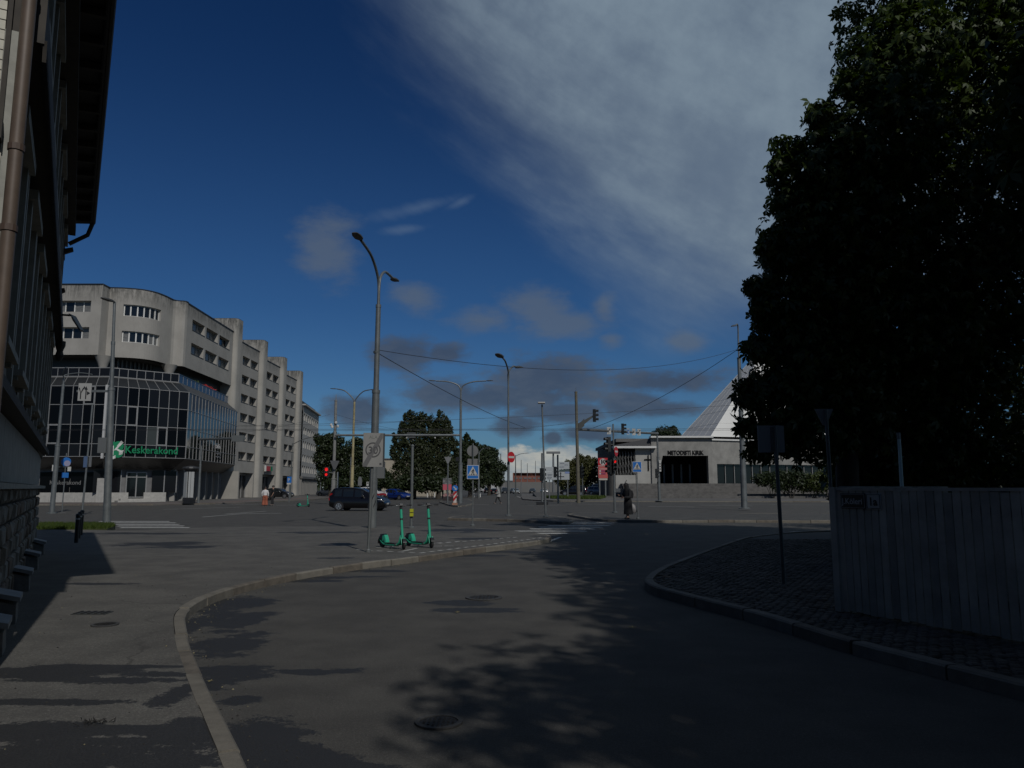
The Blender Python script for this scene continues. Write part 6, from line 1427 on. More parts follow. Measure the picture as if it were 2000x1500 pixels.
# ================================================================== rental scooters
DMINT = mat('mint_dark', (.02, .22, .15), .4)
def scooter(label):
    """local frame: travels along +X, ground at z=0"""
    t = T('electric_scooter', label, 'scooter', (0, 0, 0), 0, 'mint green rental scooters')
    def wheel(x, yaw=0.):
        M = Matrix.Rotation(yaw, 3, 'Z'); c = V((x, 0, .125)); b = B()
        b.rings([[c+M @ V((math.cos(a)*rr, y, math.sin(a)*rr)) for a in [2*PI*i/20 for i in range(20)]] for rr, y in ((.07, -.022), (.108, -.03), (.122, -.018), (.125, 0), (.122, .018), (.108, .03), (.07, .022))])
        w = b.obj('wheel', RUBBER, t, True); b = B().tube([c+M @ V((0, -.028, 0)), c+M @ V((0, .028, 0))], .07, 14); b.obj('hub', mat('hub_grey', (.03, .03, .032), .5, .3), w, True)
    wheel(-.50); wheel(.50, R(-22))
    # frame: rear stays, low deck tube, up to the head
    fr = B(); pr = [(-.60, .225, .020), (-.50, .165, .026), (-.38, .11, .032), (-.2, .10, .034), (.18, .10, .034), (.30, .125, .034), (.37, .21, .032), (.405, .34, .028)]
    fr.rings([[V((x, y, z+zz)) for y, zz in ((-w*2.1, -w*.5), (-w*1.5, -w*.9), (w*1.5, -w*.9), (w*2.1, -w*.5), (w*2.1, w*.3), (w*1.5, w*.75), (-w*1.5, w*.75), (-w*2.1, w*.3))] for x, z, w in pr]); fr.obj('frame', MINT, t, 45)
    B().box((-.02, 0, .134), (.52, .15, .018)).obj('foot_deck', RUBBER, t)
    B().rings([[V((x, y, z)) for y, z in ((-.06, z0), (.06, z0), (.05, z1), (-.05, z1))] for x, z0, z1 in ((-.60, .24, .27), (-.54, .24, .31), (-.46, .22, .33), (-.35, .15, .325), (-.29, .13, .24))]).obj('battery_box', BLACK, t, 30)
    B().rings([[V((x, y, z)) for y, z in ((-.064, z0), (.064, z0), (.054, z1), (-.054, z1))] for x, z0, z1 in ((-.42, .19, .315), (-.335, .16, .335), (-.28, .14, .25), (-.255, .13, .18))]).obj('battery_cover', MINT, t, 30)
    B().rings([[V((x, y, z)) for y, z in ((-.066, z0), (.066, z0), (.066, z1), (-.066, z1))] for x, z0, z1 in ((-.36, .17, .22), (-.30, .16, .215))]).obj('label_patch', DMINT, t)
    B().rings([[V((-.50+math.cos(a)*r, y, .125+math.sin(a)*r)) for y, r in ((-.05, .140), (.05, .140), (.05, .155), (-.05, .155))] for a in np.linspace(R(75), R(190), 9)]).obj('rear_mudguard', BLACK, t, 40)
    B().rings([[V((x, y, z)) for y, z in ((-.045, z0), (.045, z0), (.04, z1), (-.04, z1))] for x, z0, z1 in ((-.56, .31, .335), (-.44, .325, .36), (-.35, .325, .355))]).obj('battery_lid', BLACK, t, 30)
    # stem and steering
    a, b_ = V((.435, 0, .25)), V((.335, 0, 1.06)); d = (b_-a).normalized()
    B().tube([a, a.lerp(b_, .62)], [.036, .032], 12).obj('stem', MINT, t, True); B().tube([a.lerp(b_, .645), a.lerp(b_, .95)], [.036, .034], 12).obj('stem_upper', MINT, t, True)
    B().tube([a.lerp(b_, .61), a.lerp(b_, .655)], .039, 12).obj('stem_band', BLACK, t, True); B().tube([a.lerp(b_, .94), b_+d*.03], .036, 12).obj('stem_head', BLACK, t, True)
    B().rings([[V((x, y, z)) for y, z in ((-.02, z0), (.02, z0), (.02, z1), (-.02, z1))] for x, z0, z1 in ((.30, .12, .17), (.36, .30, .40), (.385, .52, .56))]).obj('brace', DMINT, t, 30)
    M = Matrix.Rotation(R(-22), 3, 'Z')
    for s in (-1, 1): B().tube([V((.45, 0, .30))+M @ V((0, s*.05, 0)), V((.50, 0, .125))+M @ V((0, s*.05, 0))], .014, 8).obj('fork_leg', MINT, t)
    B().rings([[V((.50, 0, .125))+M @ V((math.cos(a_)*r, y, math.sin(a_)*r)) for y, r in ((-.045, .138), (.045, .138), (.045, .15), (-.045, .15))] for a_ in np.linspace(R(20), R(150), 9)]).obj('front_mudguard', BLACK, t, 40)
    hb = b_+V((0, 0, .04)); B().tube([hb+M @ V((-.02, -.25, .015)), hb+M @ V((.03, -.12, .0)), hb+M @ V((.04, 0, 0)), hb+M @ V((.03, .12, 0)), hb+M @ V((-.02, .25, .015))], .014, 8).obj('handlebar', BLACK, t)
    for s in (-1, 1): B().tube([hb+M @ V((.012, s*.16, .006)), hb+M @ V((-.03, s*.28, .018))], .021, 8).obj('grip', RUBBER, t); B().tube([hb+M @ V((.05, s*.09, .0)), hb+M @ V((.07, s*.24, -.015))], .008, 6).obj('brake_lever', CHROME if s < 0 else BLACK, t)
    B().obb(hb+V((.0, 0, .035)), M @ V((.10, 0, 0)), M @ V((0, .08, 0)), V((-.03, 0, .05))).obj('display', BLACK, t); B().tube([hb+M @ V((0, -.11, .03)), hb+M @ V((0, -.11, .055))], .02, 8).obj('bell', CHROME, t)
    B().tube([(.05, -.05, .1), (.10, -.16, .005)], .009, 6).obj('kickstand', BLACK, t); B().box((.24, -.075, .12), (.06, .02, .03)).obj('side_reflector', CHROME, t)
    return t
# wheel contacts seen in the photograph
def put_scooter(pr, pf, first=None, label=''):
    a, b = gz(*pr, KT), gz(*pf, KT); rz = math.atan2((b-a).y, (b-a).x); mid = (a+b)/2
    if first is None: return None, mid, rz
    return dup(first, mid, rz, label)
s0 = scooter('nearer left mint green scooter parked on the dashed box'); s0.location, s0.rotation_euler = put_scooter((746, 1069.5), (789, 1073))[1], (0, 0, 0)
_, mid, rz = put_scooter((746, 1069.5), (789, 1073)); s0.rotation_euler = (0, 0, R(-48)); s0.location = mid
s1 = dup(s0, put_scooter((797, 1067.5), (843, 1069.5))[1], R(-46), 'right mint green scooter parked on the dashed box')
s2 = dup(s0, V((at(594, 950, 66).x, 66, 0)), R(-10), 'distant mint green scooter standing alone on the far left road edge')
for q in (s0, s1, s2): q.scale = (.95, .95, .95)

# ================================================================== people
def skin_mesh(J, E, m, root):
    """one continuous body from joints with radii"""
    names = list(J); me = bpy.data.meshes.new('body'); me.from_pydata([J[n][:3] for n in names], [(names.index(a), names.index(b)) for a, b in E], [])
    o = bpy.data.objects.new('body_tmp', me); C.objects.link(o); md = o.modifiers.new('s', 'SKIN'); md.use_smooth_shade = True
    for i, n in enumerate(names):
        r = J[n][3]; me.skin_vertices[0].data[i].radius = (r, r) if not isinstance(r, tuple) else r; me.skin_vertices[0].data[i].use_root = (n == root)
    ms = o.modifiers.new('u', 'SUBSURF'); ms.levels = 1
    dg = bpy.context.evaluated_depsgraph_get(); res = bpy.data.meshes.new_from_object(o.evaluated_get(dg)); bpy.data.objects.remove(o); bpy.data.meshes.remove(me)
    res.materials.clear(); res.materials.append(m); return res
def limb(a, b, k): return tuple(V(a).lerp(V(b), k))
def person(label, loc, rz, H_, hands, feet, elbows, knees, headoff=(0, -.02), build=1., hair=(.02, .015, .012), lean=0., tone=SKIN):
    """faces -Y; hands, elbows, feet, knees in metres as (left, right)"""
    t = T('person', label, 'person', loc, rz); s = H_/1.75
    sh = 1.43*s; hip = .93*s; ly = lean
    J = {'pel': (0, 0, hip, .125*build), 'sp': (0, ly*.4, 1.12*s, .118*build), 'ch': (0, ly*.8, 1.30*s, .135*build), 'nk': (0, ly-.005, 1.48*s, .052), 'hd0': (headoff[0]*.6, ly+headoff[1]*.8, 1.58*s, .078), 'hd1': (headoff[0], ly+headoff[1]-.01, 1.665*s, .092)}
    E = [('pel', 'sp'), ('sp', 'ch'), ('ch', 'nk'), ('nk', 'hd0'), ('hd0', 'hd1')]
    for i, q in enumerate((-1, 1)):
        n = 'lr'[i]; S0 = (q*.17*s*build, ly*.9, sh, .058*build); e = elbows[i]; h = hands[i]; k = knees[i]; f_ = feet[i]
        J['s'+n] = S0; J['e'+n] = (*e, .043); J['w'+n] = (*h, .030); d = (V(h)-V(e)).normalized(); J['h'+n] = (*(V(h)+d*.075), .030)
        J['t'+n] = (q*.095*s, 0, hip-.06, .098*build); J['k'+n] = (*k, .060); J['a'+n] = (*f_, .042); J['f'+n] = (f_[0], f_[1]-.13, max(.035, f_[2]-.055), .038); J['he'+n] = (f_[0], f_[1]+.03, max(.03, f_[2]-.06), .036)
        E += [('ch', 's'+n), ('s'+n, 'e'+n), ('e'+n, 'w'+n), ('w'+n, 'h'+n), ('pel', 't'+n), ('t'+n, 'k'+n), ('k'+n, 'a'+n), ('a'+n, 'f'+n), ('a'+n, 'he'+n)]
    me = skin_mesh(J, E, tone, 'pel'); bm = bmesh.new(); bm.from_mesh(me)
    x = B()                                             # fingers and face grow out of the same mesh
    for i, q in enumerate((-1, 1)):
        n = 'lr'[i]; pb = V(J['h'+n][:3]); d = (pb-V(J['e'+n][:3])).normalized(); sd = d.cross(V((0, 1, .2))).normalized()*q; cu = d.cross(sd)
        for j, (o, L) in enumerate(((-.03, .055), (-.01, .07), (.01, .075), (.03, .065))): a = pb+sd*o; x.tube([a-d*.01, a+d*L*.5+cu*.008, a+d*L*.85+cu*.03], [.010, .009, .007], 6)
        x.tube([pb-sd*.03-d*.05, pb-sd*.06-d*.02, pb-sd*.065+d*.02], [.011, .010, .008], 6)
    hx, hy, hz = J['hd1'][:3]
    x.rings([[V((hx+a, hy-.085, hz-.0)), V((hx-a, hy-.085, hz)), V((hx, hy-.085-b_, hz-.045))] for a, b_ in ((.012, .02), (.016, .028))])
    for q in (-1, 1): x.lathe([(0, -.03), (.016, -.02), (.018, .01), (0, .03)], (hx+q*.093, hy+.01, hz-.015), 6)
    tmp = x.mesh('t', tone); bm.from_mesh(tmp); bm.to_mesh(me); bm.free(); body = link('body', me, t)
    for q in (-1, 1): B().lathe([(0, -.008), (.012, 0), (0, .008)], (hx+q*.034, hy-.088, hz+.005), 6).obj('eye', BLACK, t)
    B().box((hx, hy-.09, hz-.07), (.045, .01, .01)).obj('mouth', mat('lips', (.25, .08, .07), .5), t)
    hr = B(); rg = []
    for el_ in np.linspace(-.35, 1.5, 7):
        rr = .112*math.cos(el_) if el_ < 1.45 else .004
        rg.append([V((hx+math.cos(a)*rr*.95, hy+.022+math.sin(a)*rr*1.05, hz+.015+.118*math.sin(el_))) for a in [2*PI*k_/14 for k_ in range(14)]])
    hr.rings(rg).obj('hair', mat('hair_%d' % int(hair[0]*999), hair, .6), t, True)
    return t, J
def garment(t, rings, m, name, n=16, folds=0.):
    """loft of ellipses: (z, cx, cy, rx, ry)"""
    rg = []
    for i, (z, x, y, rx, ry) in enumerate(rings): rg.append([V((x+math.cos(2*PI*k/n)*rx*(1+folds*i/len(rings)*math.sin(k*2.6+i)), y+math.sin(2*PI*k/n)*ry*(1+folds*i/len(rings)*math.cos(k*1.9)), z)) for k in range(n)])
    return B().rings(rg).obj(name, m, t, 60)
def sleeve(t, J, m, side, r0=.075, r1=.055, name='sleeve'):
    s, e, w = (V(J[c+side][:3]) for c in 'sew'); B().tube(spline([s, e, e.lerp(w, .92)], 4), [r0+(r1-r0)*k/8 for k in range(9)], 10).obj(name, m, t, True)
def trouser(t, J, m, side, r=(.115, .085, .075), name='trouser_leg'):
    a, k, f_ = V(J['t'+side][:3])+V((0, 0, .06)), V(J['k'+side][:3]), V(J['a'+side][:3]); B().tube(spline([a, k, k.lerp(f_, .96)], 4), [r[0]+(r[1]-r[0])*q/4 if q < 4 else r[1]+(r[2]-r[1])*(q-4)/4 for q in range(9)], 10).obj(name, m, t, True)
def shoes(t, J, m):
    for n in 'lr': f_, h = V(J['f'+n][:3]), V(J['he'+n][:3]); B().tube([h+V((0, .02, .01)), h.lerp(f_, .5)+V((0, 0, .015)), f_, f_+V((0, -.05, -.008))], [.045, .052, .048, .03], 8).obj('shoe', m, t, True)
CLB = mat('black_cloth', (.007, .007, .008), .9, 0, .2, 20); CLG = mat('pale_grey_coat', (.36, .36, .35), .85, 0, .12, 20); CLW = mat('white_cloth', (.68, .66, .66), .85); CLO = mat('rust_cloth', (.34, .10, .055), .85, 0, .15, 12); CLD = mat('dark_cloth', (.02, .02, .022), .85)
# woman in black by the crossing
p = gz(1227, 1013.5, KT); t, J = person('woman in long black coat and headscarf holding a pale shopping bag at the crossing', p, R(-62), 1.68, [(-.12, -.42, 1.12), (.16, -.36, 1.02)], [(-.08, .02, .085), (.09, -.06, .085)], [(-.27, -.10, 1.10), (.27, -.08, 1.06)], [(-.09, -.02, .49), (.10, -.07, .49)], headoff=(0, -.07), lean=-.03)
garment(t, [(1.47, 0, -.03, .075, .07), (1.43, 0, -.02, .19, .12), (1.28, 0, -.02, .235, .165), (1.08, 0, -.0, .225, .165), (.98, 0, .0, .20, .15), (.84, 0, .0, .225, .17), (.55, 0, .0, .23, .18), (.22, 0, .0, .255, .20)], CLB, 'coat', 18, .12)
for n in 'lr': sleeve(t, J, CLB, n, .085, .065)
hx, hy, hz = J['hd1'][:3]; garment(t, [(hz-.25, hx, hy+.07, .17, .15), (hz-.12, hx, hy+.05, .12, .12), (hz-.02, hx, hy+.035, .118, .125), (hz+.07, hx, hy+.03, .105, .11), (hz+.11, hx, hy+.03, .06, .065), (hz+.125, hx, hy+.03, .03, .03)], CLB, 'headscarf'); shoes(t, J, BLACK)
garment(t, [(1.36, 0, .17, .14, .07), (1.15, 0, .19, .18, .10), (.98, 0, .17, .15, .07)], CLB, 'rucksack')
bgp = p+V((.28, .15, .26)); bag = T('shopping_bag', 'pale plastic shopping bag hanging beside the woman in black', 'bag', bgp)
garment(bag, [(.0, 0, 0, .10, .06), (.08, 0, 0, .17, .10), (.22, 0, 0, .18, .10), (.38, -.02, 0, .12, .06), (.46, -.05, 0, .05, .03)], mat('pale_plastic', (.2, .195, .2), .5, 0, .1, 12), 'sack', 12, .1); B().tube(spline([V((-.08, 0, .44)), V((-.10, -.0, .58)), V((-.12, -.02, .72))], 4), .010, 6).obj('handle', MC['pale_plastic'], bag)
# woman walking across the far road
p = gz(973.5, 984.3); t, J = person('woman in pale grey hooded coat striding left across the far road', p, R(-82), 1.72, [(-.20, -.22, 1.02), (.20, -.26, 1.05)], [(-.08, .30, .11), (.08, -.33, .095)], [(-.27, .10, 1.12), (.27, .02, 1.10)], [(-.09, .07, .50), (.09, -.20, .52)], headoff=(0, -.07), lean=-.06)
garment(t, [(1.49, 0, -.05, .08, .08), (1.42, 0, -.04, .20, .13), (1.2, 0, -.03, .235, .17), (1.0, 0, 0, .235, .18), (.72, 0, .0, .275, .225)], CLG, 'coat', 16, .05)
for n in 'lr': sleeve(t, J, CLG, n, .085, .06); trouser(t, J, CLD, n, (.10, .072, .06))
hx, hy, hz = J['hd1'][:3]; garment(t, [(hz-.17, hx, hy+.06, .15, .13), (hz-.03, hx, hy+.035, .118, .125), (hz+.08, hx, hy+.03, .10, .105), (hz+.14, hx, hy+.03, .02, .02)], CLG, 'hood'); shoes(t, J, BLACK)
garment(t, [(1.28, .1, -.20, .10, .05), (1.05, .1, -.24, .13, .07), (.98, .1, -.22, .1, .05)], mat('dark_bag', (.06, .06, .06), .7), 'handbag')
# two people on the left
p = gz(517, 988.3, 0); t, J = person('woman in white top and wide rust trousers seen from behind at the far left crossing', p, R(184), 1.68, [(-.26, -.05, .86), (.26, -.06, .86)], [(-.13, 0, .085), (.13, .02, .085)], [(-.27, .03, 1.12), (.27, .03, 1.12)], [(-.11, -.02, .49), (.11, -.02, .49)], hair=(.03, .018, .012))
garment(t, [(1.44, 0, 0, .10, .08), (1.40, 0, 0, .19, .115), (1.22, 0, 0, .20, .14), (1.05, 0, 0, .175, .13), (.95, 0, 0, .19, .14)], CLW, 'top')
for n in 'lr': sleeve(t, J, CLW, n, .075, .055); trouser(t, J, CLO, n, (.125, .13, .15))
garment(t, [(1.0, 0, 0, .165, .125), (.90, 0, 0, .195, .145), (.80, 0, 0, .20, .145)], CLO, 'waist'); shoes(t, J, mat('tan_shoe', (.3, .15, .1), .6))
p = gz(532.5, 987.6, 0); t, J = person('man in dark clothes carrying a large black bag beside the woman in rust trousers', p, R(-75), 1.80, [(-.27, -.03, .90), (.25, -.10, .90)], [(-.10, .06, .09), (.10, -.10, .09)], [(-.30, .04, 1.16), (.29, .05, 1.16)], [(-.10, -.02, .51), (.10, -.08, .51)], hair=(.01, .01, .01))
garment(t, [(1.50, 0, 0, .10, .08), (1.45, 0, 0, .20, .12), (1.25, 0, 0, .21, .145), (1.08, 0, 0, .185, .135), (.93, 0, 0, .19, .14)], CLB, 'shirt')
for n in 'lr': sleeve(t, J, CLB, n, .078, .06) if n == 'l' else B().tube([V(J['s'+n][:3]), V(J['s'+n][:3]).lerp(V(J['e'+n][:3]), .9)], [.078, .062], 10).obj('sleeve', CLB, t, True); trouser(t, J, CLD, n, (.115, .085, .07))
shoes(t, J, BLACK)
bag = T('holdall', 'large black bag held between the two people on the far left', 'bag', p+V((-.42, .0, .45))); garment(bag, [(0, 0, 0, .20, .14), (.1, 0, 0, .25, .17), (.62, 0, 0, .25, .17), (.85, .05, 0, .17, .12), (.95, .1, 0, .06, .05)], CLB, 'sack')
# ================================================================== trees, shrubs, fence
BARK = mat('bark', (.05, .042, .033), .95, 0, .3, 6, .6, 18)
CHEST = leaf_mat('chestnut_leaves', (.028, .052, .010), (.060, .085, .014), .22)
DARKL = leaf_mat('dark_foliage', (.020, .034, .013), (.040, .055, .020), .2)
MIDL = leaf_mat('bush_foliage', (.035, .055, .014), (.070, .085, .020), .25)
OLIVE = leaf_mat('olive_foliage', (.055, .065, .018), (.090, .09, .028), .25)
POPL = leaf_mat('poplar_foliage', (.030, .042, .018), (.055, .065, .028), .25)
def leaves(name, lobes, n, size, m, parent, palm=0, shell=.55, flat=.35, droop=.0, kind=None):
    """leaf sized faces spread through the lobes: (centre, (rx, ry, rz))"""
    cs = np.array([l[0][:] for l in lobes]); rs = np.array([l[1] for l in lobes]); w = (rs.prod(1))**.5; w /= w.sum()
    idx = RNG.choice(len(lobes), n, p=w); d = RNG.normal(size=(n, 3)); d /= np.linalg.norm(d, axis=1)[:, None]
    rad = shell+(1-shell)*RNG.random(n)**.6; rad = np.where(RNG.random(n) < .22, RNG.random(n)**.4, rad)
    clump = RNG.normal(size=(n, 3))*.05
    pos = cs[idx]+d*rad[:, None]*rs[idx]*(1+RNG.normal(size=(n, 1))*.06)+clump
    sz = size*RNG.uniform(.65, 1.25, n)
    nrm = d*.6+RNG.normal(size=(n, 3))*.5+np.array([0, 0, flat]); nrm /= np.linalg.norm(nrm, axis=1)[:, None]
    t1 = np.cross(nrm, RNG.normal(size=(n, 3))); t1 /= np.linalg.norm(t1, axis=1)[:, None]; t2 = np.cross(nrm, t1)
    vs = []
    if palm:
        for k in range(palm):
            a = (k-(palm-1)/2)*R(300/palm)*.95; L = (1-.12*abs(k-(palm-1)/2)); ax = t1*math.cos(a)+t2*math.sin(a); sd = -t1*math.sin(a)+t2*math.cos(a)
            q = np.stack([pos, pos+(ax*.62*L+sd*.19-nrm*droop*.3)*sz[:, None], pos+(ax*1.0*L-nrm*droop)*sz[:, None]+np.array([0, 0, -.10])*sz[:, None], pos+(ax*.62*L-sd*.19-nrm*droop*.3)*sz[:, None]], 1); vs.append(q)
        v = np.stack(vs, 1).reshape(-1, 3)
    else:
        q = np.stack([pos-t1*sz[:, None], pos+t2*sz[:, None]*.55, pos+t1*sz[:, None], pos-t2*sz[:, None]*.55], 1); v = q.reshape(-1, 3)
    nf = len(v)//4; me = bpy.data.meshes.new(name); me.vertices.add(len(v)); me.vertices.foreach_set('co', v.astype(np.float32).ravel())
    me.loops.add(nf*4); me.loops.foreach_set('vertex_index', np.arange(nf*4, dtype=np.int32)); me.polygons.add(nf); me.polygons.foreach_set('loop_start', np.arange(0, nf*4, 4, dtype=np.int32))
    me.update(calc_edges=True); me.validate(); me.materials.append(m); o = link(name, me, parent, True)
    if kind: o['kind'] = kind
    return o
def trunk(parent, base, tips, r0, r1=.05, name='trunk', fork=.35):
    b = B(); base = V(base)
    top = base+V((0, 0, max(t.z for t in tips)-base.z))*fork; top.x += .1
    b.tube(spline([base-V((0, 0, .1)), base.lerp(top, .5)+V((.05, .03, 0)), top], 4), [r0*1.25, r0*1.1]+[r0]*4+[r0*.9]*3, 10)
    for t in tips:
        m_ = top.lerp(t, .5)+V((0, 0, .25*(t-top).length*.3)); b.tube(spline([top-V((0, 0, .1)), m_, t], 4), [r0*.55-(r0*.55-r1)*k/8 for k in range(9)], 7)
    return b.obj(name, BARK, parent, True, world=True)
def tree(name, label, base, lobes, n, size, m, r0, cat='tree', group=None, **k):
    t = T(name, label, cat, base, 0, group); tips = [V(l[0]) for l in lobes][:9]
    trunk(t, base, tips, r0); leaves('crown', lobes, n, size, m, t, **k); return t
def L_(px, py, rpx, Y, ry=None, sq=1.): q = at(px, py, Y); r = rpx/1500*Y; return (q, (r, (ry or 1)*r, r*sq))
# the chestnut whose branches hang into the picture
Yc = 17
lob = [L_(1840, 40, 225, 17.5), L_(1760, 120, 125, 16.5), L_(1722, 255, 135, 16), L_(1630, 338, 112, 16), L_(1560, 358, 70, 16), L_(1575, 450, 92, 16), L_(1650, 470, 150, 16.5), L_(1620, 590, 140, 16.5), L_(1548, 625, 82, 15.8), L_(1556, 715, 98, 16),
       L_(1620, 750, 120, 16.5), L_(1520, 790, 70, 15.6), L_(1585, 845, 68, 16), L_(1760, 430, 220, 18), L_(1800, 630, 220, 18), L_(1790, 770, 130, 18), L_(1950, 250, 260, 18.5), L_(1960, 480, 250, 18.5), L_(1960, 690, 220, 18.5), L_(1502, 610, 36, 15.6, sq=.6), L_(1492, 685, 34, 15.6, sq=.7),
       L_(1466, 768, 32, 15.4, sq=.7), L_(1468, 833, 26, 15.6, sq=.5), L_(1490, 885, 30, 15.8, sq=.5), L_(1900, -160, 260, 18), L_(1720, 640, 150, 17), L_(1680, 800, 80, 16.8), L_(2080, 150, 240, 18), L_(1490, 560, 38, 15.8, sq=.6), L_(1520, 480, 40, 15.6, sq=.7), L_(1790, -220, 150, 17), L_(1850, 870, 70, 18.5)]
for c, r in list(lob):                    # drooping branch ends break up the outline
    for q in range(5):
        a = random.uniform(0, 2*PI); e = random.uniform(.8, 1.0); s_ = random.uniform(.14, .26); lob.append((c+V((math.cos(a)*r[0]*e, random.uniform(-.5, .2)*r[0], math.sin(a)*r[2]*e)), (r[0]*s_*1.3, r[0]*s_, r[2]*s_*.6)))
tc = T('chestnut_tree', 'huge dark horse chestnut overhanging the right side of the street', 'tree', (7.3, 17, 0))
trunk(tc, V((7.3, 17, 0)), [V(l[0]) for l in lob if l[1][0] > .8][:12], .24, .05, fork=.38)
leaves('crown', lob, 31000, .20, CHEST, tc, palm=6, shell=.5, droop=.35)
# its neighbours beside and behind the camera give the shade on the road
Gl = [(V((x, y, z)), (r, r, r*.85)) for x, y, z, r in ((0, 0, 7.5, 3.2), (-2.3, 1.0, 6.3, 2.2), (1.8, 2.0, 6.6, 2.4), (2.2, -1.6, 7, 2.4), (-1.4, -2.2, 6.8, 2.3), (-1.2, 1.2, 9.2, 2.2), (1.0, -.5, 9.8, 2.2), (-2.9, -.9, 5.3, 1.5), (.4, 3.2, 5.6, 1.7), (-.6, -3.4, 5.4, 1.5))]
proto_t = None
for k, (x, y, s, rz, lab) in enumerate(((10.8, 3.6, 1.25, 0, 'second horse chestnut beside the street, right of the camera'), (9.7, -4.5, 1.22, 2.1, 'third horse chestnut beside the street, behind the camera'), (13.6, 7.8, 1.5, 4.0, 'fourth horse chestnut behind the fence in the garden'))):
    if proto_t is None:
        proto_t = T('chestnut_tree', lab, 'tree', (0, 0, 0), 0); trunk(proto_t, V((0, 0, 0)), [l[0] for l in Gl[:8]], .26, .05, fork=.4); leaves('crown', Gl, 19000, .21, CHEST, proto_t, palm=5, shell=.4, droop=.3); tt_ = proto_t
    else: tt_ = dup(proto_t, (0, 0, 0), rz, lab)
    tt_.location = (x, y, 0); tt_.rotation_euler = (0, 0, rz); tt_.scale = (s, s, s)
# shrubs and young trees behind the fence
def bush(name, label, c, r, n, size, m, cat='shrub', sq=.9, group=None, nl=7):
    t = T(name, label, cat, (c[0], c[1], KT), 0, group); ls = []
    for k in range(nl): a = k*2.4; ls.append((V((c[0]+math.cos(a)*r[0]*.5, c[1]+math.sin(a)*r[1]*.5, c[2]+random.uniform(-.25, .35)*r[2])), (r[0]*random.uniform(.4, .62), r[1]*random.uniform(.4, .62), r[2]*random.uniform(.45, .7))))
    b = B()
    for k in range(5): a = k*1.3; b.tube([V((c[0]+math.cos(a)*.1, c[1]+math.sin(a)*.1, 0)), V((c[0]+math.cos(a)*r[0]*.4, c[1]+math.sin(a)*r[1]*.4, c[2]))], [.05, .02], 6)
    b.obj('stem', BARK, t, world=True); leaves('foliage', ls, n, size, m, t, shell=.3); return t
for k, (x, y, z, rx, ry, rz_, lab) in enumerate(((10.5, 21, 2.2, 2.2, 1.8, 2.2, 'dark leafy shrub behind the fence, nearest the chestnut trunk'), (13.6, 21.5, 2.4, 2.6, 1.8, 2.5, 'dark leafy shrub behind the fence, left of the pale pole'), (17.5, 22.5, 2.6, 2.8, 1.8, 2.8, 'dark leafy shrub behind the fence, near the right picture edge'), (12, 24.5, 5.0, 3.2, 2.0, 3.0, 'tall young tree behind the fence under the chestnut'), (18.5, 26, 5.5, 4.0, 2.2, 3.4, 'tall young tree behind the fence at the right picture edge'))): bush('garden_shrub', lab, (x, y, z), (rx, ry, rz_), 5200, .13, DARKL if k % 2 else MIDL)
# bushes before the church wing
for k, (px, py, rx, rz_, lab) in enumerate(((1508, 940, 3.0, 2.0, 'dark round shrub on the church terrace, just right of the tall lamp'), (1545, 938, 2.9, 2.3, 'dark round shrub on the church terrace, behind the square sign post'), (1588, 938, 3.4, 2.5, 'yellowish green shrub on the church terrace'), (1618, 936, 2.6, 2.4, 'yellowish green shrub on the church terrace nearest the fence'))):
    c = at(px, py, 112); bush('church_shrub', lab, (c.x, 112, c.z), (rx, 2, rz_), 2600, .2, DARKL if k < 2 else MIDL)
# street trees
def px_tree(name, label, Y, lobes, n, size, m, base_px, r0=.35, **k):
    ls = [L_(*l[:3], Y+(l[4] if len(l) > 4 else 0), sq=l[3] if len(l) > 3 else 1.) for l in lobes]
    for c, r in list(ls):                  # ragged outline: smaller tufts at the rim of each lobe
        for q in range(3): a = random.uniform(-.3, PI+.3); e = random.uniform(.75, 1.0); s_ = random.uniform(.25, .42); ls.append((c+V((math.cos(a)*r[0]*e, random.uniform(-.4, .4)*r[0], math.sin(a)*r[2]*e)), tuple(x*s_ for x in r)))
    n = int(n*2.1); size *= .68; b0 = V((at(base_px, 950, Y).x, Y, 0)); return tree(name, label, b0, ls, n, size, m, r0, **k)
px_tree('poplar_tree', 'tall dark poplar, left one of the feathery pair over the blue hatchback', 112, [(796, 832, 11, 2.2), (806, 824, 11, 2.2), (816, 830, 12, 2.2), (826, 822, 9, 2.2), (788, 842, 9, 2), (812, 850, 18, 1.3), (780, 862, 11, 1.6), (795, 868, 13, 1.3), (770, 858, 5, 2), (772, 885, 11, 1.5), (783, 900, 14, 1.2), (800, 890, 12, 1.1), (818, 885, 15, 1.3), (822, 905, 22, 1.), (838, 850, 13), (828, 880, 20), (826, 868, 12, 1.4), (835, 885, 14, 1.2), (790, 930, 30, .9), (825, 925, 30, 1.), (766, 878, 5, 2)], 9500, .27, POPL, 808, shell=.35)
px_tree('poplar_tree', 'tall dark poplar, right one of the feathery pair over the blue hatchback', 114, [(843, 832, 9, 2.6), (850, 842, 8, 2.6), (862, 826, 9, 2.6), (871, 836, 9, 2.4), (879, 846, 7, 2.4), (857, 862, 12, 1.6), (845, 868, 9, 1.6), (873, 868, 12, 1.7), (886, 868, 8, 2), (892, 885, 6, 1.8), (850, 895, 17, 1.1), (872, 898, 16, 1.2), (885, 905, 10, 1.3), (850, 925, 26, .9), (878, 925, 20, 1.), (845, 940, 28, .7)], 9500, .27, POPL, 856, shell=.35)
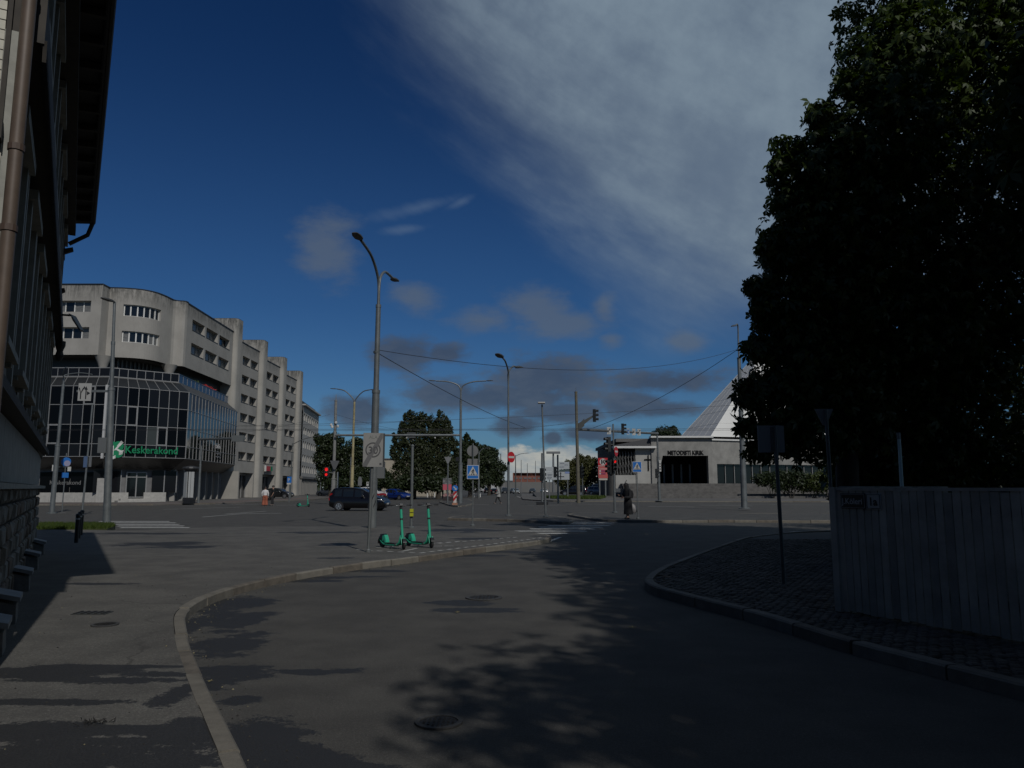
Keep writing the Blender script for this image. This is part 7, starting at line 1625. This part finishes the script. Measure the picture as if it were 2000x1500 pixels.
for k, (px, py, r, lab) in enumerate(((770, 948, 24, 'low dark bush at the foot of the poplars, leftmost'), (805, 946, 28, 'low dark bush at the foot of the poplars, behind the blue car'), (842, 944, 28, 'low dark bush at the foot of the poplars, behind the grey post'), (880, 945, 22, 'low dark bush at the foot of the poplars, behind the pink billboard'))):
    c = at(px, py, 109); bush('street_bush', lab, (c.x, 109, c.z), (r/1500*109*1.1, 1.6, r/1500*109*.8), 1700, .24, DARKL)
px_tree('street_tree', 'dark broad tree behind the blue crossing sign', 135, [(920, 890, 26), (905, 905, 24), (935, 900, 24), (900, 930, 26), (930, 932, 28), (910, 870, 14, 1.4)], 7500, .33, DARKL, 918, shell=.35)
px_tree('street_tree', 'dark tree right of the blue crossing sign, last of the street row', 165, [(955, 898, 20), (968, 915, 20), (950, 925, 24), (972, 938, 14), (940, 885, 14), (962, 885, 12)], 6000, .36, DARKL, 955, shell=.35)
px_tree('street_tree', 'dark tree next to the office block, behind the camera mast', 140, [(640, 870, 24), (652, 862, 18), (632, 895, 20), (655, 895, 24), (640, 925, 24), (662, 925, 24)], 7500, .33, DARKL, 645, shell=.35)
px_tree('street_tree', 'dark tree behind the rusty cream mast', 138, [(690, 882, 24), (672, 890, 20), (705, 895, 22), (718, 892, 10), (685, 918, 26), (712, 922, 22), (700, 935, 22), (730, 935, 14)], 7500, .33, DARKL, 695, shell=.35)
px_tree('street_tree', 'low tree right of the zone sign before the beige building', 125, [(735, 942, 16), (752, 938, 16), (745, 925, 10)], 2600, .28, DARKL, 742, r0=.2, shell=.3)
px_tree('street_tree', 'yellow green tree left of the fuel sign', 150, [(1120, 925, 26), (1142, 918, 26), (1165, 925, 24), (1105, 935, 20), (1135, 938, 28), (1180, 935, 22), (1150, 905, 14)], 7500, .30, OLIVE, 1140, shell=.35)
px_tree('street_tree', 'dark rounded treetop behind the low church roof', 175, [(1298, 850, 20), (1310, 852, 20), (1285, 855, 14), (1300, 870, 22)], 3500, .36, DARKL, 1300, shell=.3)
for k, (px, lab) in enumerate(((655, 'dark hedge bush behind the white car, leftmost'), (690, 'dark hedge bush behind the black car roof'), (722, 'dark hedge bush right of the zone sign post'))):
    c = at(px, 944, 128); bush('street_bush', lab, (c.x, 128, c.z), (2.2, 1.4, 1.6), 1200, .24, DARKL)
# far woods closing the horizon
ls = [(V((x, 470+random.uniform(-20, 20), 2.5)), (16, 8, random.uniform(4, 8))) for x in np.linspace(-330, -40, 22)]+[(V((x, 470, 2.0)), (14, 8, random.uniform(2.5, 5))) for x in np.linspace(-20, 40, 6)]+[(V((x, 300+random.uniform(-20, 20), 4)), (14, 8, random.uniform(6, 10))) for x in np.linspace(55, 330, 22)]
o = leaves('far_wood', ls, 9000, 1.6, DARKL, None, shell=.3, kind='stuff'); o['label'] = 'distant dark belt of trees along the horizon'
# flower bed by the billboard and little white bollards along the far kerb
t = T('flower_bed', 'dark planter of pale pink flowers under the pink billboard', 'flower bed', (at(884, 950, 92).x, 92, 0)); B().box((0, 0, .3), (2.2, 1.2, .6)).obj('planter', mat('planter_dark', (.03, .02, .02), .8), t)
b = B()
for k in range(160): c = V((random.uniform(-1.1, 1.1), random.uniform(-.6, .5), random.uniform(.55, .95))); s_ = .07; a = random.random()*6; b.add([c+V((math.cos(a)*s_, math.sin(a)*s_, 0)), c+V((0, 0, s_)), c-V((math.cos(a)*s_, math.sin(a)*s_, 0)), c-V((0, 0, s_))], [(0, 1, 2, 3)])
o = b.obj('blossoms', mat('pink_petals', (.42, .18, .20), .6), t, fix=False); o['kind'] = 'stuff'
s_ = None
for k, px in enumerate((835, 849, 915, 926, 938)):
    q = V((at(px, 950, 135).x, 135, 0))
    if s_ is None: s_ = T('kerb_marker', 'pale marker post under the poplars, leftmost along the far kerb', 'bollard', q, 0, 'pale marker posts along the far kerb'); B().tube([(0, 0, 0), (0, 0, .8)], .09, 8).obj('post', WHITEF, s_)
    else: dup(s_, q, 0, ['', 'pale marker post by the trees, just right of the leftmost one', 'pale marker post at the far kerb, left of the blue crossing sign', 'pale marker post at the far kerb, behind the blue crossing sign', 'pale marker post at the far kerb, right of the blue crossing sign'][k])
t = T('rubber_ramp_set', 'row of dark slabs leaning along the lawn edge left of the church', 'slabs', gz(1160, 966))
for k in range(6): a = gz(1154+k*4.2, 970.5-k*1.8)-t.location; B().box(a+V((.4, 0, .18)), (1.2, .35, .32), R(10)).obj('slab', BLACK, t)

# ---------------- board fence on the right
FP = mat('fence_paint', (.36, .335, .30), .7, 0, .22, 2.5, .15, 40, streak=.4, rnd=.24)
f0, f1 = gz(1645, 1196, KT), gz(2000, 1259, KT); fd = (f1-f0); fd.z = 0; fd.normalize(); fn = V((fd.y, -fd.x, 0)); fn = fn if fn.dot(V((-1, -1, 0))) > 0 else -fn
fence = T('board_fence', 'tall grey board fence with vertical slats under the chestnut', 'fence', f0)
Hf = 1.42
for k in range(52):
    w = .087; s = .055+k*.1005; hh = Hf+random.uniform(-.012, .012); z0 = KT+.03+random.uniform(-.01, .01)
    slab('slat', f0+fd*s+fn*random.uniform(-.004, .004)+up*(z0+hh/2-KT), (fd+fn*random.uniform(-.03, .03))*w, fn*.022, up*hh+fd*random.uniform(-.006, .006), FP, fence)
for z in (.35, 1.25): slab('rail', f0+fd*2.6-fn*.035+up*z, fd*5.2, fn*.045, up*.09, FP, fence)
slab('rail', f0+fd*2.6-fn*.03+up*(Hf+.045), fd*5.2, fn*.10, up*.035, FP, fence)
for s in (.05, 2.5, 5.1): slab('post', f0+fd*s-fn*.095+up*.75, fd*.09, fn*.07, up*1.5, FP, fence)
slab('corner_post', f0-fd*.02-fn*.0+up*.75, fd*.09, fn*.09, up*1.48, FP, fence)
g2 = V((fd.y, -fd.x, 0)); g2 = g2 if g2.y > 0 else -g2
for k in range(20): s = .12+k*.1005; slab('slat', f0+g2*s+up*.79, g2*.094, fd*.022, up*Hf, FP, fence)
def plate_on(s0, s1, z0, z1, m, nm, label, cat, rim):
    c = f0+fd*(s0+s1)/2+fn*.018+up*(z0+z1)/2; t = T(nm, label, cat, c-up*(z1-z0)/2); B().obb(c, fd*(s1-s0), fn*.012, up*(z1-z0)).obj('panel', m, t, world=True)
    b = B(); w, h = s1-s0, z1-z0
    for q in (-1, 1): b.obb(c+fn*.008+up*q*(h/2-.012), fd*(w-.02), fn*.006, up*.006); b.obb(c+fn*.0082+fd*q*(w/2-.012), fd*.006, fn*.006, up*(h-.02))
    b.obj('rim', rim, t, world=True); return t, c
FDIR = fd if fd.x > 0 else -fd
PLW = mat('plate_white', (.42, .43, .43), .4); PLK = mat('plate_black', (.012, .012, .014), .35)
t, c = plate_on(.09, .445, 1.235, 1.415, PLK, 'street_sign', 'black street name plate J.Köleri with white letters on the fence', 'sign', mat('plate_rim', (.3, .3, .3), .4)); text('J.Köleri', .098, mat('plate_letters', (.5, .5, .5), .4), c+fn*.0095-FDIR*.155-up*.035, FDIR, up, t, 'lettering', .001, True, bold=.0012)
t, c = plate_on(.455, .655, 1.235, 1.415, PLW, 'house_number', 'white house number plate 1a beside the street name', 'sign', PLK); text('1a', .13, PLK, c+fn*.0095-FDIR*.065-up*.045, FDIR, up, t, 'number', .001, True, bold=.003)
# pale pole and odd things beyond the fence
p = V((at(1760, 950, 14).x, 14, KT)); t = T('garden_pole', 'slim pale turquoise pole rising behind the fence', 'pole', p); B().tube([(0, 0, 0), (.02, 0, zof(858, 14)-KT)], [.036, .03], 10).obj('pole', mat('brightened_turquoise', (.55, .72, .70), .4), t, True); B().tube([(.015, 0, zof(858, 14)-KT), (.015, 0, zof(845, 14)-KT)], .035, 8).obj('cap', SIGNBACK, t)  # pole colour brightened to stand in for sunlight that does not reach it
